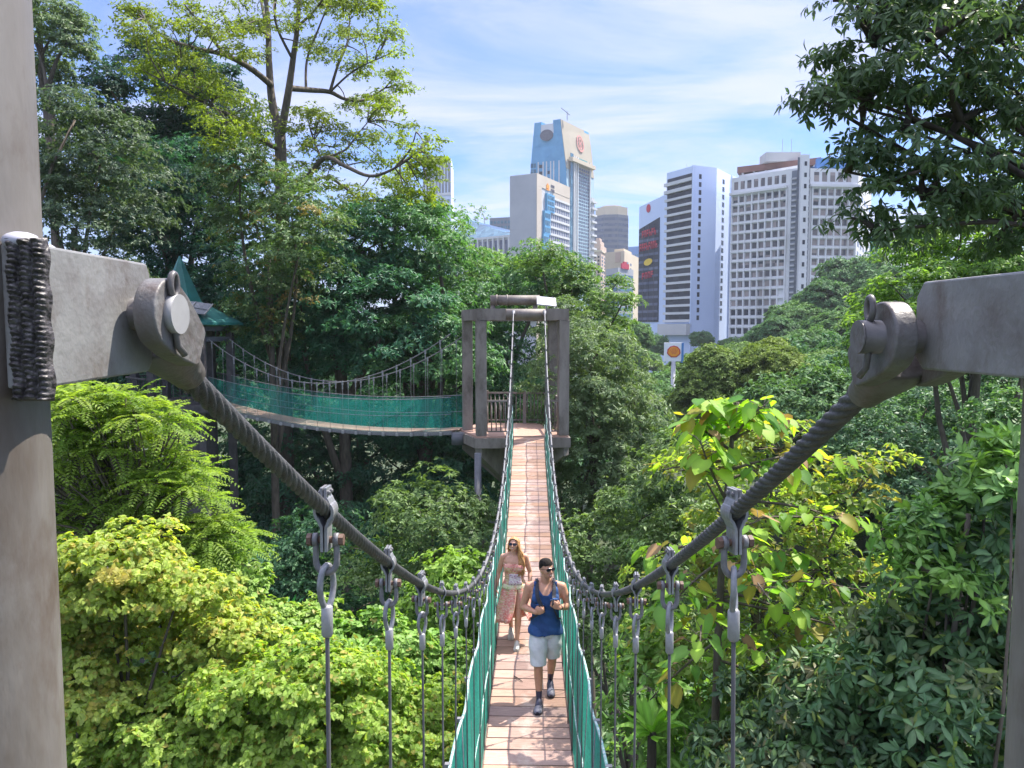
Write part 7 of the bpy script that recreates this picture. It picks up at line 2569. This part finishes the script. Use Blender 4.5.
n1 = nd(nt, 'ShaderNodeTexNoise'); n1.inputs['Scale'].default_value = 1.25; n1.inputs['Detail'].default_value = 9; n1.inputs['Roughness'].default_value = .62; n1.inputs['Distortion'].default_value = .6
nt.links.new(mp.outputs[0], n1.inputs['Vector'])
n2 = nd(nt, 'ShaderNodeTexNoise'); n2.inputs['Scale'].default_value = .55; n2.inputs['Detail'].default_value = 4
nt.links.new(mp.outputs[0], n2.inputs['Vector'])
ad = nd(nt, 'ShaderNodeMath', operation='MULTIPLY_ADD'); ad.inputs[1].default_value = .45
nt.links.new(n2.outputs['Fac'], ad.inputs[0]); nt.links.new(n1.outputs['Fac'], ad.inputs[2])
cov = ramp(nt, ad.outputs[0], [(.54, (0, 0, 0)), (.68, (.38, .38, .38)), (.82, (.9, .9, .9)), (.92, (1, 1, 1))])
# thicker veil towards the horizon
hz = nd(nt, 'ShaderNodeMapRange'); hz.inputs['From Min'].default_value = .02; hz.inputs['From Max'].default_value = .26; hz.inputs['To Min'].default_value = .80; hz.inputs['To Max'].default_value = .0
nt.links.new(sp.outputs[2], hz.inputs['Value'])
mxv = nd(nt, 'ShaderNodeMath', operation='MAXIMUM'); nt.links.new(cov, mxv.inputs[0]); nt.links.new(hz.outputs[0], mxv.inputs[1])
ml = nd(nt, 'ShaderNodeMath', operation='MULTIPLY'); ml.inputs[1].default_value = .85; nt.links.new(mxv.outputs[0], ml.inputs[0])
mix = nd(nt, 'ShaderNodeMixRGB')
tint = nd(nt, 'ShaderNodeMixRGB', blend_type='MULTIPLY'); tint.inputs[0].default_value = 1; tint.inputs[2].default_value = (.22, .41, .72, 1)
nt.links.new(sky.outputs[0], tint.inputs[1])
mix.inputs[2].default_value = (2.75, 2.9, 3.7, 1)
# unseen cloud overhead, added and brightened to lift the fill light
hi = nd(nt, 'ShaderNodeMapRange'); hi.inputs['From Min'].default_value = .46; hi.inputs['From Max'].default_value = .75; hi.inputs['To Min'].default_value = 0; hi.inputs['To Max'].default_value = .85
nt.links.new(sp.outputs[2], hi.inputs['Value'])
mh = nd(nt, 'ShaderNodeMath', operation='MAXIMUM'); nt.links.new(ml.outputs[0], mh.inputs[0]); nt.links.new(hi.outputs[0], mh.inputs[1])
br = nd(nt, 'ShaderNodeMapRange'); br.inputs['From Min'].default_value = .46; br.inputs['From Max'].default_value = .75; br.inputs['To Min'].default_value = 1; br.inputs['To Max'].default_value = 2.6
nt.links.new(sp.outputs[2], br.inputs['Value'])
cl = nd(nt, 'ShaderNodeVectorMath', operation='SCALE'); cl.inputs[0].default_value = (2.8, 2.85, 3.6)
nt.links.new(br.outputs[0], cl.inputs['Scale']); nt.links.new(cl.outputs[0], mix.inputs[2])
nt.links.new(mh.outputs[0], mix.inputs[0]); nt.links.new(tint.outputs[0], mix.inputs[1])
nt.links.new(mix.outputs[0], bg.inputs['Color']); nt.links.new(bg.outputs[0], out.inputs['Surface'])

# the air: thin haze round the whole scene
HAZE = 0.0002
if HAZE > 0:
    hb = MB(); hb.box((0, 420, 55), (1500, 1100, 152))
    hm = bpy.data.materials.new('haze'); hm.use_nodes = True; hn = hm.node_tree
    hn.nodes.clear(); ho_ = nd(hn, 'ShaderNodeOutputMaterial'); pv = nd(hn, 'ShaderNodeVolumePrincipled')
    pv.inputs['Color'].default_value = (.86, .92, 1, 1); pv.inputs['Density'].default_value = HAZE; pv.inputs['Anisotropy'].default_value = .2
    hn.links.new(pv.outputs[0], ho_.inputs['Volume'])
    h_ = hb.build('haze', hm); tag(h_, None, None, None, 'stuff')

vs_ = scene.view_settings
scene.display_settings.display_device = 'sRGB'
vs_.view_transform = 'Standard'; vs_.look = 'None'; vs_.exposure = 1.15; vs_.gamma = 1; vs_.use_curve_mapping = False
c = scene.cycles
def dim(names, k):
    for n_ in names:
        for q in M[n_].node_tree.nodes:
            if q.type == 'VALTORGB':
                for e_ in q.color_ramp.elements: e_.color = (*[v * k for v in e_.color[:3]], 1)


dim(['socket'], .8)
dim(['pole', 'plate', 'socket', 'rope', 'pin_face', 'weld'], .86)
dim(['tower'], 1.02)
dim(['galv', 'galv_d', 'ferrule', 'rust'], .88)
dim(['conc_w', 'conc_sunlit', 'conc_grey', 'conc_cream', 'conc_pink', 'mull', 'shorts', 'white', 'conc_beige'], .84)
c.use_denoising = True
try: c.denoiser = 'OPENIMAGEDENOISE'
except Exception: pass
c.max_bounces = 6; c.diffuse_bounces = 4; c.glossy_bounces = 2; c.transmission_bounces = 4; c.transparent_max_bounces = 10; c.volume_bounces = 0
c.sample_clamp_indirect = 6
c.use_adaptive_sampling = True; c.adaptive_threshold = .015
